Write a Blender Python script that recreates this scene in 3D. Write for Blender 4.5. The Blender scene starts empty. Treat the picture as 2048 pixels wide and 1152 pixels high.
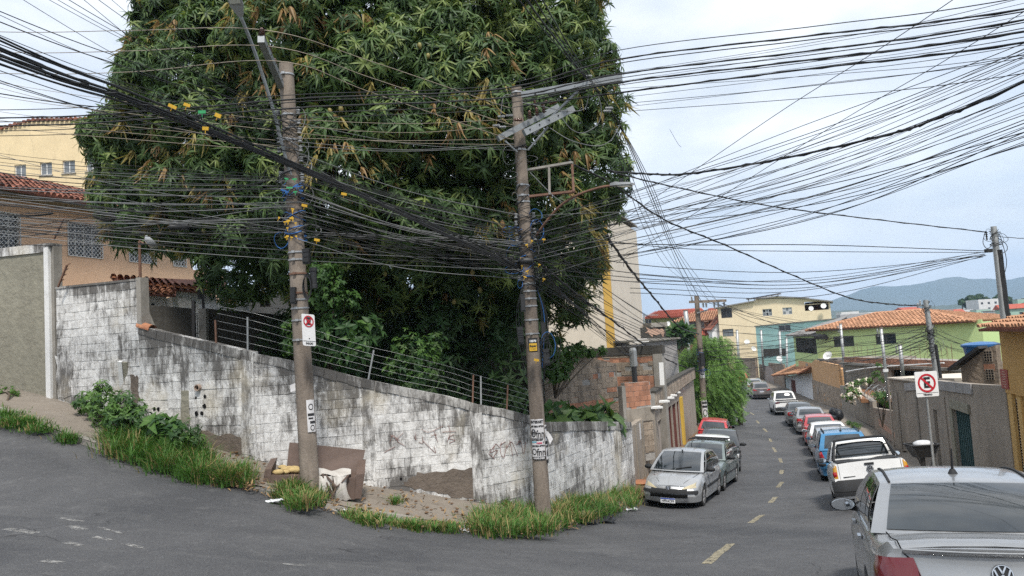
import bpy, bmesh, math, random
import numpy as np
from mathutils import Vector, Matrix
random.seed(7)
rng = np.random.default_rng(7)
S = bpy.context.scene
C = S.collection
R_ = math.radians
# ---------------------------------------------------------------- camera
FPX, CX, CY = 1540.0, 1024.0, 576.0
PITCH, ROLL = R_(4.16), math.atan(0.062)
cf = Vector((0, math.cos(PITCH), math.sin(PITCH)))
r0, u0 = Vector((1, 0, 0)), Vector((0, -math.sin(PITCH), math.cos(PITCH)))
cu = u0 * math.cos(ROLL) + r0 * math.sin(ROLL)
cr = r0 * math.cos(ROLL) - u0 * math.sin(ROLL)
cam = bpy.data.cameras.new('camera')
cam.sensor_width = 36.0
cam.lens = FPX * 36.0 / 2048.0
cam.clip_start, cam.clip_end = 0.1, 30000
co = bpy.data.objects.new('camera', cam)
co.matrix_world = Matrix(((cr.x, cu.x, -cf.x, 0), (cr.y, cu.y, -cf.y, 0), (cr.z, cu.z, -cf.z, 0), (0, 0, 0, 1)))
C.objects.link(co)
S.camera = co
# ---------------------------------------------------------------- sky, sun, exposure
SUN_EL, SUN_AZ = R_(58), R_(168)          # azimuth clockwise from +Y: behind the camera, a little to the left
W = bpy.data.worlds.new('World')
S.world = W
W.use_nodes = True
nt = W.node_tree
nt.nodes.clear()
def nn(t, kind, **kw):
 n = t.nodes.new(kind)
 for k, v in kw.items(): setattr(n, k, v)
 return n
sk = nn(nt, 'ShaderNodeTexSky', sky_type='NISHITA', sun_disc=False, sun_elevation=SUN_EL, sun_rotation=SUN_AZ, air_density=1.0, dust_density=2.0)
tc = nn(nt, 'ShaderNodeTexCoord')
mp = nn(nt, 'ShaderNodeMapping'); mp.inputs['Scale'].default_value = (1.0, 1.0, 2.6)
n1 = nn(nt, 'ShaderNodeTexNoise'); n1.inputs['Scale'].default_value = 2.3; n1.inputs['Detail'].default_value = 9; n1.inputs['Roughness'].default_value = .55; n1.inputs['Distortion'].default_value = .35
rp = nn(nt, 'ShaderNodeValToRGB'); rp.color_ramp.elements[0].position = .36; rp.color_ramp.elements[1].position = .60
rp.color_ramp.elements[0].color = (.68, .68, .68, 1); rp.color_ramp.elements[1].color = (1, 1, 1, 1)
n2 = nn(nt, 'ShaderNodeTexNoise'); n2.inputs['Scale'].default_value = 3.4; n2.inputs['Detail'].default_value = 7
rp2 = nn(nt, 'ShaderNodeValToRGB'); rp2.color_ramp.elements[0].position = .36; rp2.color_ramp.elements[1].position = .66
rp2.color_ramp.elements[0].color = (4.3, 4.7, 5.25, 1); rp2.color_ramp.elements[1].color = (7.0, 7.1, 7.2, 1)
mx = nn(nt, 'ShaderNodeMix', data_type='RGBA')
bg = nn(nt, 'ShaderNodeBackground'); bg.inputs['Strength'].default_value = .115
wo = nn(nt, 'ShaderNodeOutputWorld')
L = nt.links.new
L(tc.outputs['Generated'], mp.inputs['Vector']); L(mp.outputs[0], n1.inputs['Vector']); L(mp.outputs[0], n2.inputs['Vector'])
L(n1.outputs['Fac'], rp.inputs[0]); L(n2.outputs['Fac'], rp2.inputs[0])
L(rp.outputs[0], mx.inputs[0]); L(sk.outputs[0], mx.inputs[6]); L(rp2.outputs[0], mx.inputs[7])
L(mx.outputs[2], bg.inputs['Color']); L(bg.outputs[0], wo.inputs['Surface'])
sd = bpy.data.lights.new('sun', 'SUN'); sd.energy = 2.7; sd.angle = R_(9); sd.color = (1, .95, .87)
so = bpy.data.objects.new('sun', sd)
sdir = Vector((math.sin(SUN_AZ) * math.cos(SUN_EL), math.cos(SUN_AZ) * math.cos(SUN_EL), math.sin(SUN_EL)))
so.rotation_euler = sdir.to_track_quat('Z', 'Y').to_euler()
so.location = (0, 0, 60)
C.objects.link(so)
S.view_settings.view_transform = 'Standard'; S.view_settings.look = 'None'
S.view_settings.exposure = 0.80; S.view_settings.gamma = 1.0; S.view_settings.use_curve_mapping = False
S.render.engine = 'CYCLES'
S.cycles.use_denoising = False
S.cycles.max_bounces = 6; S.cycles.diffuse_bounces = 3; S.cycles.glossy_bounces = 3; S.cycles.transparent_max_bounces = 12; S.cycles.volume_bounces = 0
S.cycles.sample_clamp_indirect = 4
S.cycles.caustics_reflective = False; S.cycles.caustics_refractive = False
# ---------------------------------------------------------------- geometry helpers
def U(px, py, D):
 """the point seen at a photograph pixel, D metres along the view axis"""
 return cf * D + cr * ((px - CX) / FPX * D) - cu * ((py - CY) / FPX * D)
class F:
 """a vertical plane through two ground points: u runs along it, z up, d outwards (towards the right of b->a)"""
 def __init__(s, a, b):
  s.o = Vector((a[0], a[1], 0)); d = Vector((b[0] - a[0], b[1] - a[1], 0))
  s.L = d.length; s.u = d.normalized(); s.n = Vector((s.u.y, -s.u.x, 0))
 def uv(s, px, py):
  d = U(px, py, 1.0); p = d * (s.o.dot(s.n) / d.dot(s.n))
  return (p - s.o).dot(s.u), p.z
 def P(s, u, z, d=0.0): return s.o + s.u * u + s.n * d + Vector((0, 0, z))
class MB:
 """collects shapes for ONE mesh object"""
 def __init__(s): s.v = []; s.f = []; s.m = []
 def add(s, vs, fs, mi=0):
  k = len(s.v); s.v += [tuple(p) for p in vs]
  for q in fs: s.f.append(tuple(i + k for i in q)); s.m.append(mi)
  return s
 def hexa(s, p, mi=0):   # 8 corners: bottom 0-3 ccw, top 4-7
  return s.add(p, [(3, 2, 1, 0), (4, 5, 6, 7), (0, 1, 5, 4), (1, 2, 6, 5), (2, 3, 7, 6), (3, 0, 4, 7)], mi)
 def box(s, c, sz, mi=0, X=None, Y=None, Z=None):
  c = Vector(c); X = Vector(X or (1, 0, 0)); Z = Vector(Z or (0, 0, 1)); Y = Vector(Y) if Y else Z.cross(X)
  a, b, h = X * sz[0] / 2, Y * sz[1] / 2, Z * sz[2] / 2
  return s.hexa([c - a - b - h, c + a - b - h, c + a + b - h, c - a + b - h, c - a - b + h, c + a - b + h, c + a + b + h, c - a + b + h], mi)
 def fbox(s, f, ua, ub, za, zb, da, db, mi=0):
  P = f.P
  return s.hexa([P(ua, za, db), P(ub, za, db), P(ub, za, da), P(ua, za, da), P(ua, zb, db), P(ub, zb, db), P(ub, zb, da), P(ua, zb, da)], mi)
 def fpoly(s, f, pts, da, db, mi=0):   # polygon (u,z) ccw seen from outside, extruded
  n = len(pts); vs = [f.P(a, b, db) for a, b in pts] + [f.P(a, b, da) for a, b in pts]
  fs = [tuple(range(n)), tuple(range(2 * n - 1, n - 1, -1))] + [(i, i + n, (i + 1) % n + n, (i + 1) % n) for i in range(n)]
  return s.add(vs, fs, mi)
 def beam(s, a, b, w, h, mi=0, up=None):
  a, b = Vector(a), Vector(b); X = (b - a); l = X.length; X.normalize()
  Z = Vector(up) if up else (Vector((0, 0, 1)) if abs(X.z) < .95 else Vector((0, 1, 0)))
  Y = Z.cross(X).normalized(); Z = X.cross(Y)
  return s.box((a + b) / 2, (l, w, h), mi, X, Y, Z)
 def tube(s, pts, r, n=6, mi=0, cap=True):
  pts = [Vector(p) for p in pts]; rs = r if isinstance(r, (list, tuple)) else [r] * len(pts)
  k = len(s.v); prev = None
  for i, p in enumerate(pts):
   t = (pts[min(i + 1, len(pts) - 1)] - pts[max(i - 1, 0)]).normalized()
   if prev is None:
    a = t.cross(Vector((0, 0, 1)) if abs(t.z) < .9 else Vector((1, 0, 0))).normalized()
   else: a = (prev - t * prev.dot(t)).normalized()
   prev = a; b = t.cross(a)
   for j in range(n):
    th = 2 * math.pi * j / n; s.v.append(tuple(p + (a * math.cos(th) + b * math.sin(th)) * rs[i]))
  for i in range(len(pts) - 1):
   for j in range(n):
    q = k + i * n; s.f.append((q + j, q + (j + 1) % n, q + n + (j + 1) % n, q + n + j)); s.m.append(mi)
  if cap:
   s.f.append(tuple(k + j for j in reversed(range(n)))); s.m.append(mi)
   q = k + (len(pts) - 1) * n; s.f.append(tuple(q + j for j in range(n))); s.m.append(mi)
  return s
 def disc(s, c, nrm, r, n=16, th=.01, mi=0):
  c, nrm = Vector(c), Vector(nrm).normalized()
  return s.tube([c - nrm * th / 2, c + nrm * th / 2], r, n, mi)
 def lathe(s, c, prof, n=14, mi=0, axis=(0, 0, 1)):
  c, Z = Vector(c), Vector(axis).normalized(); X = Z.orthogonal().normalized(); Y = Z.cross(X); k = len(s.v)
  for r, h in prof:
   for j in range(n):
    th = 2 * math.pi * j / n; s.v.append(tuple(c + Z * h + (X * math.cos(th) + Y * math.sin(th)) * r))
  for i in range(len(prof) - 1):
   for j in range(n):
    q = k + i * n; s.f.append((q + j, q + (j + 1) % n, q + n + (j + 1) % n, q + n + j)); s.m.append(mi)
  return s
 def sphere(s, c, r, n=8, mi=0, sc=(1, 1, 1)):
  c = Vector(c); k = len(s.v); m = max(4, n // 2)
  vs = [(0, 0, 1)] + [(math.sin(math.pi * i / m) * math.cos(2 * math.pi * j / n), math.sin(math.pi * i / m) * math.sin(2 * math.pi * j / n), math.cos(math.pi * i / m)) for i in range(1, m) for j in range(n)] + [(0, 0, -1)]
  fs = [(0, 1 + j, 1 + (j + 1) % n) for j in range(n)]
  for i in range(m - 2):
   for j in range(n):
    q = 1 + i * n; fs.append((q + j, q + n + j, q + n + (j + 1) % n, q + (j + 1) % n))
  q = 1 + (m - 2) * n; e = 1 + (m - 1) * n
  fs += [(q + j, e, q + (j + 1) % n) for j in range(n)]
  return s.add([(c.x + a * r * sc[0], c.y + b * r * sc[1], c.z + h * r * sc[2]) for a, b, h in vs], fs, mi)
 def grid(s, rows, mi=0):  # rows of equally many points -> quads
  k = len(s.v); m = len(rows[0])
  for r in rows: s.v += [tuple(p) for p in r]
  for i in range(len(rows) - 1):
   for j in range(m - 1):
    q = k + i * m + j; s.f.append((q, q + 1, q + m + 1, q + m)); s.m.append(mi)
  return s
 def mesh(s, name, mats, off=None, smooth=False):
  me = bpy.data.meshes.new(name); v = np.array(s.v, dtype=float).reshape(-1, 3)
  if off is not None: v = v - np.array(off)
  me.from_pydata(v.tolist(), [], s.f)
  ml = mats if isinstance(mats, (list, tuple)) else [mats]
  for m in ml: me.materials.append(m)
  if len(ml) > 1: me.polygons.foreach_set('material_index', s.m)
  if smooth:
   me.polygons.foreach_set('use_smooth', [True] * len(me.polygons))
   if smooth is not True: me.set_sharp_from_angle(angle=R_(smooth))
  me.update()
  return me
 def build(s, name, mats, parent=None, smooth=False, local=False, **kw):
  me = s.mesh(name, mats, None if (local or parent is None) else WL.get(parent.name, (0, 0, 0)), smooth)
  o = bpy.data.objects.new(name, me); C.objects.link(o)
  if parent is not None:
   o.parent = parent
   if parent.name in WL: WL[o.name] = WL[parent.name]
  for k_, v_ in kw.items(): o[k_] = v_
  return o
WL = {}      # world location of the thing an object belongs to
def empty(name, loc, label=None, cat=None, group=None, rz=0, kind=None):
 o = bpy.data.objects.new(name, None); o.empty_display_size = .2; C.objects.link(o); o.location = loc; o.rotation_euler = (0, 0, rz)
 WL[o.name] = tuple(loc)
 return tag(o, label, cat, group, kind)
def tag(o, label=None, cat=None, group=None, kind=None):
 for k, v in (('label', label), ('category', cat), ('group', group), ('kind', kind)):
  if v: o[k] = v
 return o
def copy_tree(o, parent=None):
 c = o.copy(); C.objects.link(c)
 if parent is not None: c.parent = parent; c.matrix_parent_inverse = o.matrix_parent_inverse
 for ch in o.children: copy_tree(ch, c)
 return c
def link_mesh(name, me, parent=None, loc=(0, 0, 0), **kw):
 o = bpy.data.objects.new(name, me); C.objects.link(o); o.location = loc
 if parent is not None: o.parent = parent
 for k, v in kw.items(): o[k] = v
 return o
def lerp(a, b, t): return a + (b - a) * t
def interp(x, pts):
 if x <= pts[0][0]: return pts[0][1]
 for (a, b), (c, d) in zip(pts, pts[1:]):
  if x <= c: return b + (d - b) * (x - a) / (c - a)
 return pts[-1][1]
def smooth_curve(P, n):
 """Catmull-Rom through points"""
 P = [Vector(p) for p in P]; P = [P[0] * 2 - P[1]] + P + [P[-1] * 2 - P[-2]]; out = []
 for i in range(1, len(P) - 2):
  a, b, c, d = P[i - 1:i + 3]
  for k in range(n):
   t = k / n
   out.append(.5 * ((2 * b) + (c - a) * t + (2 * a - 5 * b + 4 * c - d) * t * t + (3 * b - a - 3 * c + d) * t ** 3))
 out.append(P[-2]); return out
def clip_poly(pts, a, b, keep_left=True):
 out = []; n = len(pts)
 sd_ = lambda p: ((b[0] - a[0]) * (p[1] - a[1]) - (b[1] - a[1]) * (p[0] - a[0])) * (1 if keep_left else -1)
 for i in range(n):
  p, q = pts[i], pts[(i + 1) % n]; sp, sq = sd_(p), sd_(q)
  if sp >= 0: out.append(p)
  if (sp > 0 > sq) or (sp < 0 < sq):
   t = sp / (sp - sq); out.append((lerp(p[0], q[0], t), lerp(p[1], q[1], t)))
 return out
# ---------------------------------------------------------------- materials
def base_mat(name):
 m = bpy.data.materials.new(name); m.use_nodes = True; t = m.node_tree
 return m, t, t.nodes['Principled BSDF']
def c4(c): return (c[0], c[1], c[2], 1)
def noise(t, vec, scale, detail=5, rough=.55, dist=0):
 n = nn(t, 'ShaderNodeTexNoise'); n.inputs['Scale'].default_value = scale; n.inputs['Detail'].default_value = detail
 n.inputs['Roughness'].default_value = rough; n.inputs['Distortion'].default_value = dist
 if vec is not None: t.links.new(vec, n.inputs['Vector'])
 return n.outputs['Fac']
def ramp(t, fac, stops):
 r = nn(t, 'ShaderNodeValToRGB'); e = r.color_ramp.elements
 e[0].position, e[0].color = stops[0][0], c4(stops[0][1]); e[1].position, e[1].color = stops[-1][0], c4(stops[-1][1])
 for p, c in stops[1:-1]: x = e.new(p); x.color = c4(c)
 t.links.new(fac, r.inputs[0]); return r.outputs[0]
def fac_ramp(t, fac, a, b): return ramp(t, fac, [(a, (0, 0, 0)), (b, (1, 1, 1))])
def mixc(t, fac, a, b, mode='MIX'):
 m = nn(t, 'ShaderNodeMix', data_type='RGBA', blend_type=mode)
 for s_, v in ((0, fac), (6, a), (7, b)):
  if hasattr(v, 'is_linked'): t.links.new(v, m.inputs[s_])
  elif s_ == 0: m.inputs[0].default_value = v
  else: m.inputs[s_].default_value = c4(v)
 return m.outputs[2]
def math_(t, op, a, b=None):
 m = nn(t, 'ShaderNodeMath', operation=op)
 for i, v in enumerate((a, b)):
  if v is None: continue
  if hasattr(v, 'is_linked'): t.links.new(v, m.inputs[i])
  else: m.inputs[i].default_value = v
 return m.outputs[0]
def pos(t): return nn(t, 'ShaderNodeNewGeometry').outputs['Position']
def mapped(t, vec, sc, rot=(0, 0, 0)):
 m = nn(t, 'ShaderNodeMapping'); m.inputs['Scale'].default_value = sc; m.inputs['Rotation'].default_value = rot
 t.links.new(vec, m.inputs['Vector']); return m.outputs[0]
def bump(t, b, h, strength, dist=.02):
 n = nn(t, 'ShaderNodeBump'); n.inputs['Strength'].default_value = strength; n.inputs['Distance'].default_value = dist
 t.links.new(h, n.inputs['Height']); t.links.new(n.outputs[0], b.inputs['Normal'])
def pm(name, c, c2=None, rough=.85, scale=2.5, lo=.35, hi=.65, bmp=.35, bscale=25, bdist=.01, metal=0, coat=0, spec=.3,
       streak=None, streak_amt=.6, sc=(1, 1, 1), sp=(.45, .75), speck=None, objrand=0):
 """grainy surface: two tones by large noise, optional vertical dirt streaks, fine specks, fine relief"""
 m, t, b = base_mat(name); p = pos(t)
 if c2 is None: c2 = tuple(x * .78 for x in c)
 q = mapped(t, p, sc)
 col = mixc(t, fac_ramp(t, noise(t, q, scale, 7, .62), lo, hi), c, c2)
 col = mixc(t, .35, col, mixc(t, noise(t, p, scale * 11, 4), tuple(x * .6 for x in c), tuple(min(1, x * 1.3) for x in c)))
 if speck: col = mixc(t, fac_ramp(t, noise(t, p, 23, 6, .7), .56, .68), col, speck)
 if streak:
  s_ = mapped(t, p, (2.0, 2.0, .5)); k = fac_ramp(t, noise(t, s_, 1.5, 8, .7, .5), *sp)
  col = mixc(t, math_(t, 'MULTIPLY', k, streak_amt), col, streak)
 if objrand:
  oi = nn(t, 'ShaderNodeObjectInfo'); hs = nn(t, 'ShaderNodeHueSaturation')
  t.links.new(math_(t, 'ADD', math_(t, 'MULTIPLY', oi.outputs['Random'], objrand * 2), 1 - objrand), hs.inputs['Value'])
  t.links.new(col, hs.inputs['Color']); col = hs.outputs[0]
 t.links.new(col, b.inputs['Base Color'])
 b.inputs['Roughness'].default_value = rough; b.inputs['Metallic'].default_value = metal; b.inputs['Coat Weight'].default_value = coat
 b.inputs['Specular IOR Level'].default_value = spec
 if bmp: bump(t, b, noise(t, p, bscale, 5, .6), bmp, bdist)
 return m
def flat(name, c, rough=.5, metal=0, coat=0, spec=.4, trans=0, alpha=1, emit=None):
 m, t, b = base_mat(name); p = pos(t)
 col = mixc(t, noise(t, p, 6, 4), tuple(x * .88 for x in c), tuple(min(1, x * 1.06) for x in c))
 t.links.new(col, b.inputs['Base Color']); b.inputs['Roughness'].default_value = rough; b.inputs['Metallic'].default_value = metal
 b.inputs['Coat Weight'].default_value = coat; b.inputs['Coat Roughness'].default_value = .05; b.inputs['Specular IOR Level'].default_value = spec
 b.inputs['Transmission Weight'].default_value = trans; b.inputs['Alpha'].default_value = alpha
 return m
M = {}
# ---------------------------------------------------------------- ground heights
KL = [(92, 863, 16.2), (220, 908, 15.4), (360, 952, 14.7), (514, 981, 14.3), (668, 1022, 14.5), (790, 1045, 14.7), (924, 1058, 15.0), (1051, 1066, 16.0), (1150, 1050, 17.6), (1226, 1024, 19.8), (1272, 1009, 21.8)]
ctl = [U(*p) for p in KL]
ctl += [Vector(p) for p in ((3.3, 5.3, -2.62), (8.15, 17.4, -4.12), (11.4, 25.9, -5.2), (14.1, 34.5, -5.85), (17.4, 45, -6.35), (21.4, 59.4, -6.75), (24.9, 76.6, -7.0),
  (28.6, 96, -7.0), (5.3, 22, -4.85), (8.5, 30, -5.5), (10.6, 39, -6.05), (15.5, 62, -6.75), (20, 80, -6.95), (-12.9, 8.8, -1.25), (-4, 6, -1.78), (-21, 21, 1.3), (-22, 13, 1.3),
  (0, 9, -2.72), (5, 10, -3.1), (-6, 0, -1.15), (6, 0, -1.8), (0, 0, -1.62), (12, 20, -4.35), (16.5, 32, -5.6), (23, 50, -6.5), (34, 96, -7.0), (22, 100, -7.0), (-12, 24, -.4), (-1, 24, -3.6), (8, 40, -5.7), (16, 12, -3.5))]
PA = np.array([(p.x, p.y) for p in ctl]); PZ = np.array([p.z for p in ctl])
def _phi(d2): return np.where(d2 > 1e-9, d2 * np.log(np.maximum(d2, 1e-9)), 0) * .5
_n = len(PA); _A = np.zeros((_n + 3, _n + 3))
_A[:_n, :_n] = _phi(((PA[:, None] - PA[None]) ** 2).sum(-1)) + np.eye(_n) * .6
_A[:_n, _n] = 1; _A[:_n, _n + 1:] = PA; _A[_n, :_n] = 1; _A[_n + 1:, :_n] = PA.T
_w = np.linalg.solve(_A, np.concatenate([PZ, [0, 0, 0]]))
def gz_np(x, y):
 q = np.stack([np.atleast_1d(x), np.atleast_1d(y)], -1).astype(float)
 z = _phi(((q[:, None] - PA[None]) ** 2).sum(-1)) @ _w[:_n] + _w[_n] + q @ _w[_n + 1:]
 t = np.clip((q[:, 1] - 95) / 12, 0, 1)
 return np.clip(z * (1 - t) - 7.0 * t, -7.3, 2.5)
def gz(x, y): return float(gz_np(x, y)[0])
def on_ground(px, py, dz=0.0):
 """where the ray through a pixel meets the ground surface (+dz)"""
 d = U(px, py, 1.0); a = 2.0
 for D in np.arange(2, 140, .25):
  p = d * float(D)
  if p.z < gz(p.x, p.y) + dz: break
  a = float(D)
 b = a + .25
 for _ in range(14):
  m = (a + b) / 2; p = d * m
  if p.z < gz(p.x, p.y) + dz: b = m
  else: a = m
 return d * b
kerb_left = [Vector((-26, 24, 0)), Vector((-20, 21.2, 0)), Vector((-14, 18.4, 0))] + [Vector((p.x, p.y, 0)) for p in ctl[:len(KL)]] + [Vector((x, y, 0)) for x, y in ((6.6, 30), (9.0, 39), (11.5, 47), (15.5, 62), (19.6, 80), (23.2, 100), (26.6, 125))]
kerb_right = [Vector((x, y, 0)) for x, y in ((1.2, -6), (4.2, 1.5), (5.2, 5.0), (8.95, 17.0), (12.05, 25.9), (14.9, 34.5), (18.3, 45), (22.4, 59.4), (26.0, 76.6), (29.7, 96), (34.2, 125))]
wall_right = [Vector((x, y, 0)) for x, y in ((11.97, 18.1), (12.5, 20), (15.67, 31.5), (20.4, 45), (24.4, 59), (27.9, 76), (31.6, 96), (36.3, 125))]
# ---------------------------------------------------------------- materials of the ground
def asphalt():
 m, t, b = base_mat('asphalt'); p = pos(t)
 a = mixc(t, fac_ramp(t, noise(t, p, .45, 6, .6, .6), .38, .66), (.048, .050, .056), (.088, .089, .094))
 str_ = mapped(t, p, (.9, .16, 1), (0, 0, R_(-20))); a = mixc(t, math_(t, 'MULTIPLY', fac_ramp(t, noise(t, str_, 1.5, 7, .6, .8), .5, .74), .35), a, (.045, .046, .052))
 str2 = mapped(t, p, (.2, 1.1, 1), (0, 0, R_(-14))); a = mixc(t, math_(t, 'MULTIPLY', fac_ramp(t, noise(t, str2, 1.7, 7, .65, .8), .54, .78), .32), a, (.19, .187, .18))
 a = mixc(t, math_(t, 'MULTIPLY', fac_ramp(t, noise(t, p, 7, 8, .8), .42, .66), .5), a, (.05, .05, .055))
 a = mixc(t, math_(t, 'MULTIPLY', fac_ramp(t, noise(t, mapped(t, p, (1, .5, 1), (0, 0, .4)), 3.1, 9, .8), .54, .70), .38), a, (.19, .188, .185))
 a = mixc(t, fac_ramp(t, noise(t, p, 60, 4, .8), .48, .80), a, (.205, .205, .20))
 a = mixc(t, math_(t, 'MULTIPLY', fac_ramp(t, noise(t, p, 160, 2), .54, .66), .6), a, (.02, .02, .022))
 vr = nn(t, 'ShaderNodeTexVoronoi', feature='DISTANCE_TO_EDGE'); vr.inputs['Scale'].default_value = .55
 wv = nn(t, 'ShaderNodeVectorMath', operation='ADD'); t.links.new(p, wv.inputs[0])
 nz = nn(t, 'ShaderNodeTexNoise'); nz.inputs['Scale'].default_value = 1.4; t.links.new(p, nz.inputs['Vector']); t.links.new(nz.outputs['Color'], wv.inputs[1]); t.links.new(wv.outputs[0], vr.inputs['Vector'])
 crack = math_(t, 'MULTIPLY', math_(t, 'LESS_THAN', vr.outputs['Distance'], .006), fac_ramp(t, noise(t, p, .3, 3), .48, .6))
 a = mixc(t, math_(t, 'MULTIPLY', crack, .7), a, (.028, .028, .03))
 t.links.new(a, b.inputs['Base Color']); b.inputs['Roughness'].default_value = .78; b.inputs['Specular IOR Level'].default_value = .3
 bump(t, b, noise(t, p, 70, 4, .7), .5, .008); return m
M['asphalt'] = asphalt()
M['dirt'] = pm('dirt', (.135, .080, .045), (.19, .125, .076), scale=1.3, bmp=.6, bscale=22, bdist=.03, speck=(.10, .075, .05))
M['walk'] = pm('worn_concrete', (.25, .22, .185), (.16, .135, .11), scale=1.1, bmp=.5, bscale=18, bdist=.02, speck=(.12, .10, .085))
M['kerb'] = pm('kerb_stone', (.33, .31, .285), (.19, .175, .155), scale=3, bmp=.6, bscale=14, bdist=.02, objrand=.2)
def worn(name, c, a, b_):
 m, t, b = base_mat(name); p = pos(t); b.inputs['Base Color'].default_value = c4(c); b.inputs['Roughness'].default_value = .85
 t.links.new(fac_ramp(t, noise(t, p, 11, 9, .8), a, b_), b.inputs['Alpha']); return m
M['oldpaint'] = worn('worn_road_paint', (.31, .275, .19), .38, .56)
M['oldwhite'] = worn('worn_white_paint', (.36, .355, .34), .45, .62)
M['earth'] = pm('earth', (.10, .085, .05), (.06, .07, .03), scale=.3, bmp=.4, bscale=3)
M['farland'] = pm('far_land', (.10, .13, .07), (.22, .19, .15), scale=.02, bmp=0)
M['hill'] = pm('hill_scrub', (.040, .062, .030), (.085, .088, .045), scale=.0016, lo=.3, hi=.7, bmp=0)
# ---------------------------------------------------------------- terrain sheet
def terrain():
 xs = np.concatenate([np.linspace(-3000, -90, 8), np.arange(-80, 131, 3.0), np.linspace(140, 4500, 26)])
 ys = np.concatenate([np.linspace(-600, -30, 5), np.arange(-24, 131, 3.0), np.array([140, 160, 190, 230, 280, 340, 420, 520, 700, 1000, 1600, 2600, 4200, 6500])])
 X, Y = np.meshgrid(xs, ys); Z = gz_np(X.ravel(), Y.ravel()).reshape(X.shape)
 # out of the mapped part: level off, then the valley behind and the far slope
 cx = np.interp(Y, [0, 22, 96, 130], [2, 7, 27, 33]); off = X - cx
 Z = np.where(np.abs(off) > 40, np.clip(Z, -8, 1), Z)
 Z = Z - .30 - np.clip((off - 5) / 12, 0, 1) * 1.2 * (Y < 130)
 dist = np.hypot(X, Y); t = np.clip((dist - 135) / 150, 0, 1); Z = Z * (1 - t) + (-34) * t
 t = np.clip((dist - 300) / 260, 0, 1); Z = Z + t * 30
 t = np.clip((dist - 620) / 500, 0, 1); Z = Z - t * 46
 mb = MB(); mb.grid([[(X[i, j], Y[i, j], Z[i, j]) for j in range(len(xs))] for i in range(len(ys))])
 o = mb.build('ground', M['farland'], smooth=True); tag(o, kind='structure')
 return xs, ys, Z
terrain()
def far_z(x, y):
 d = math.hypot(x, y)
 z = -7.3; t = min(1, max(0, (d - 135) / 150)); z = z * (1 - t) - 34 * t
 z += 30 * min(1, max(0, (d - 300) / 260)); return z
# ---------------------------------------------------------------- road
def resample(pl, n):
 cl = smooth_curve(pl, 8); ds = [0]
 for a, b in zip(cl, cl[1:]): ds.append(ds[-1] + (b - a).length)
 out = []; j = 0
 for i in range(n):
  s_ = ds[-1] * i / (n - 1)
  while j < len(ds) - 2 and ds[j + 1] < s_: j += 1
  out.append(cl[j].lerp(cl[j + 1], (s_ - ds[j]) / max(1e-6, ds[j + 1] - ds[j])))
 return out
def road():
 left = resample(kerb_left, 150)
 near = [Vector((-30, 14, 0)), Vector((-20, 10.5, 0)), Vector((-12, 5, 0)), Vector((-8, -3, 0)), Vector((-3, -8, 0))] + kerb_right
 right = resample(near, 150)
 # pair points by arc fraction, keep the corner points of both sides together
 mb = MB(); K = 26; rows = []
 for a, b in zip(left, right):
  ps = [a.lerp(b, k / K) for k in range(K + 1)]
  z = gz_np(np.array([p.x for p in ps]), np.array([p.y for p in ps]))
  rows.append([(p.x, p.y, z[i]) for i, p in enumerate(ps)])
 mb.grid(rows); o = mb.build('road', M['asphalt'], smooth=True); tag(o, kind='structure'); return o
ROAD = road()
def strip(name, A, B, za, zb, mat, K=8, n=120):
 mb = MB(); rows = []
 for i, (a, b) in enumerate(zip(A, B)):
  rows.append([tuple(a.lerp(b, k / K).to_2d()) + (lerp(za[i], zb[i], k / K) + .025 * math.sin(i * 1.7 + k * 2.3) * math.sin(k / K * math.pi),) for k in range(K + 1)])
 mb.grid(rows); o = mb.build(name, mat, smooth=True); tag(o, kind='structure'); return o
# foot of the white wall: pixel, depth (walls use the same line)
WB = [(103, 793, 18.8), (275, 848, 17.6), (403, 890, 16.9), (504, 915, 16.5), (717, 966, 16.8), (900, 993, 17.2), (967, 1003, 17.4), (1095, 1012, 18.6), (1262, 975, 24.1)]
wall_foot = [U(*p) for p in WB]
def left_walk():
 WX = [Vector((-27, 26.3, gz(-26, 24) + .2)), Vector((-20.5, 22.9, gz(-20, 21) + .2)), Vector((-14.5, 20.15, .1))] + wall_foot + [Vector((7.25, 36, gz(7.6, 36) + .2)), Vector((10.5, 47.3, gz(10.5, 47.3) + .2)), Vector((13.6, 62.3, gz(13.6, 62) + .2)), Vector((17.6, 80.4, -6.7)), Vector((21.2, 100.4, -6.7))]
 Kp = kerb_left[:3] + [kerb_left[3], kerb_left[4], kerb_left[5], kerb_left[6], kerb_left[7], kerb_left[9], Vector((.0, 15.85, 0)), Vector((.75, 16.55, 0)), Vector((3.4, 21.1, 0))] + [Vector((8.35, 35, 0)), kerb_left[16], kerb_left[17], kerb_left[18], kerb_left[19]]
 A, B = resample([Vector((p.x, p.y, gz(p.x, p.y) + .14)) for p in Kp], 170), resample(WX, 170)
 # kerb side follows the true kerb line
 kl = resample(kerb_left[:20], 400)
 A2 = []
 for a in A:
  q = min(kl, key=lambda p: (p.x - a.x) ** 2 + (p.y - a.y) ** 2); A2.append(Vector((q.x, q.y, gz(q.x, q.y) + .125)))
 B2 = [b + (b - a).normalized() * .25 for a, b in zip(A2, B)]
 concrete_upto = 52
 strip('pavement_concrete', A2[:concrete_upto + 1], B2[:concrete_upto + 1], [a.z for a in A2], [b.z for b in B], M['walk'])
 strip('pavement_dirt', A2[concrete_upto:118], B2[concrete_upto:118], [a.z for a in A2[concrete_upto:118]], [b.z for b in B[concrete_upto:118]], M['dirt'])
 strip('pavement_downhill', A2[117:], B2[117:], [a.z for a in A2[117:]], [b.z for b in B[117:]], M['walk'])
 return A2, B
WALK_A, WALK_B = left_walk()
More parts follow.
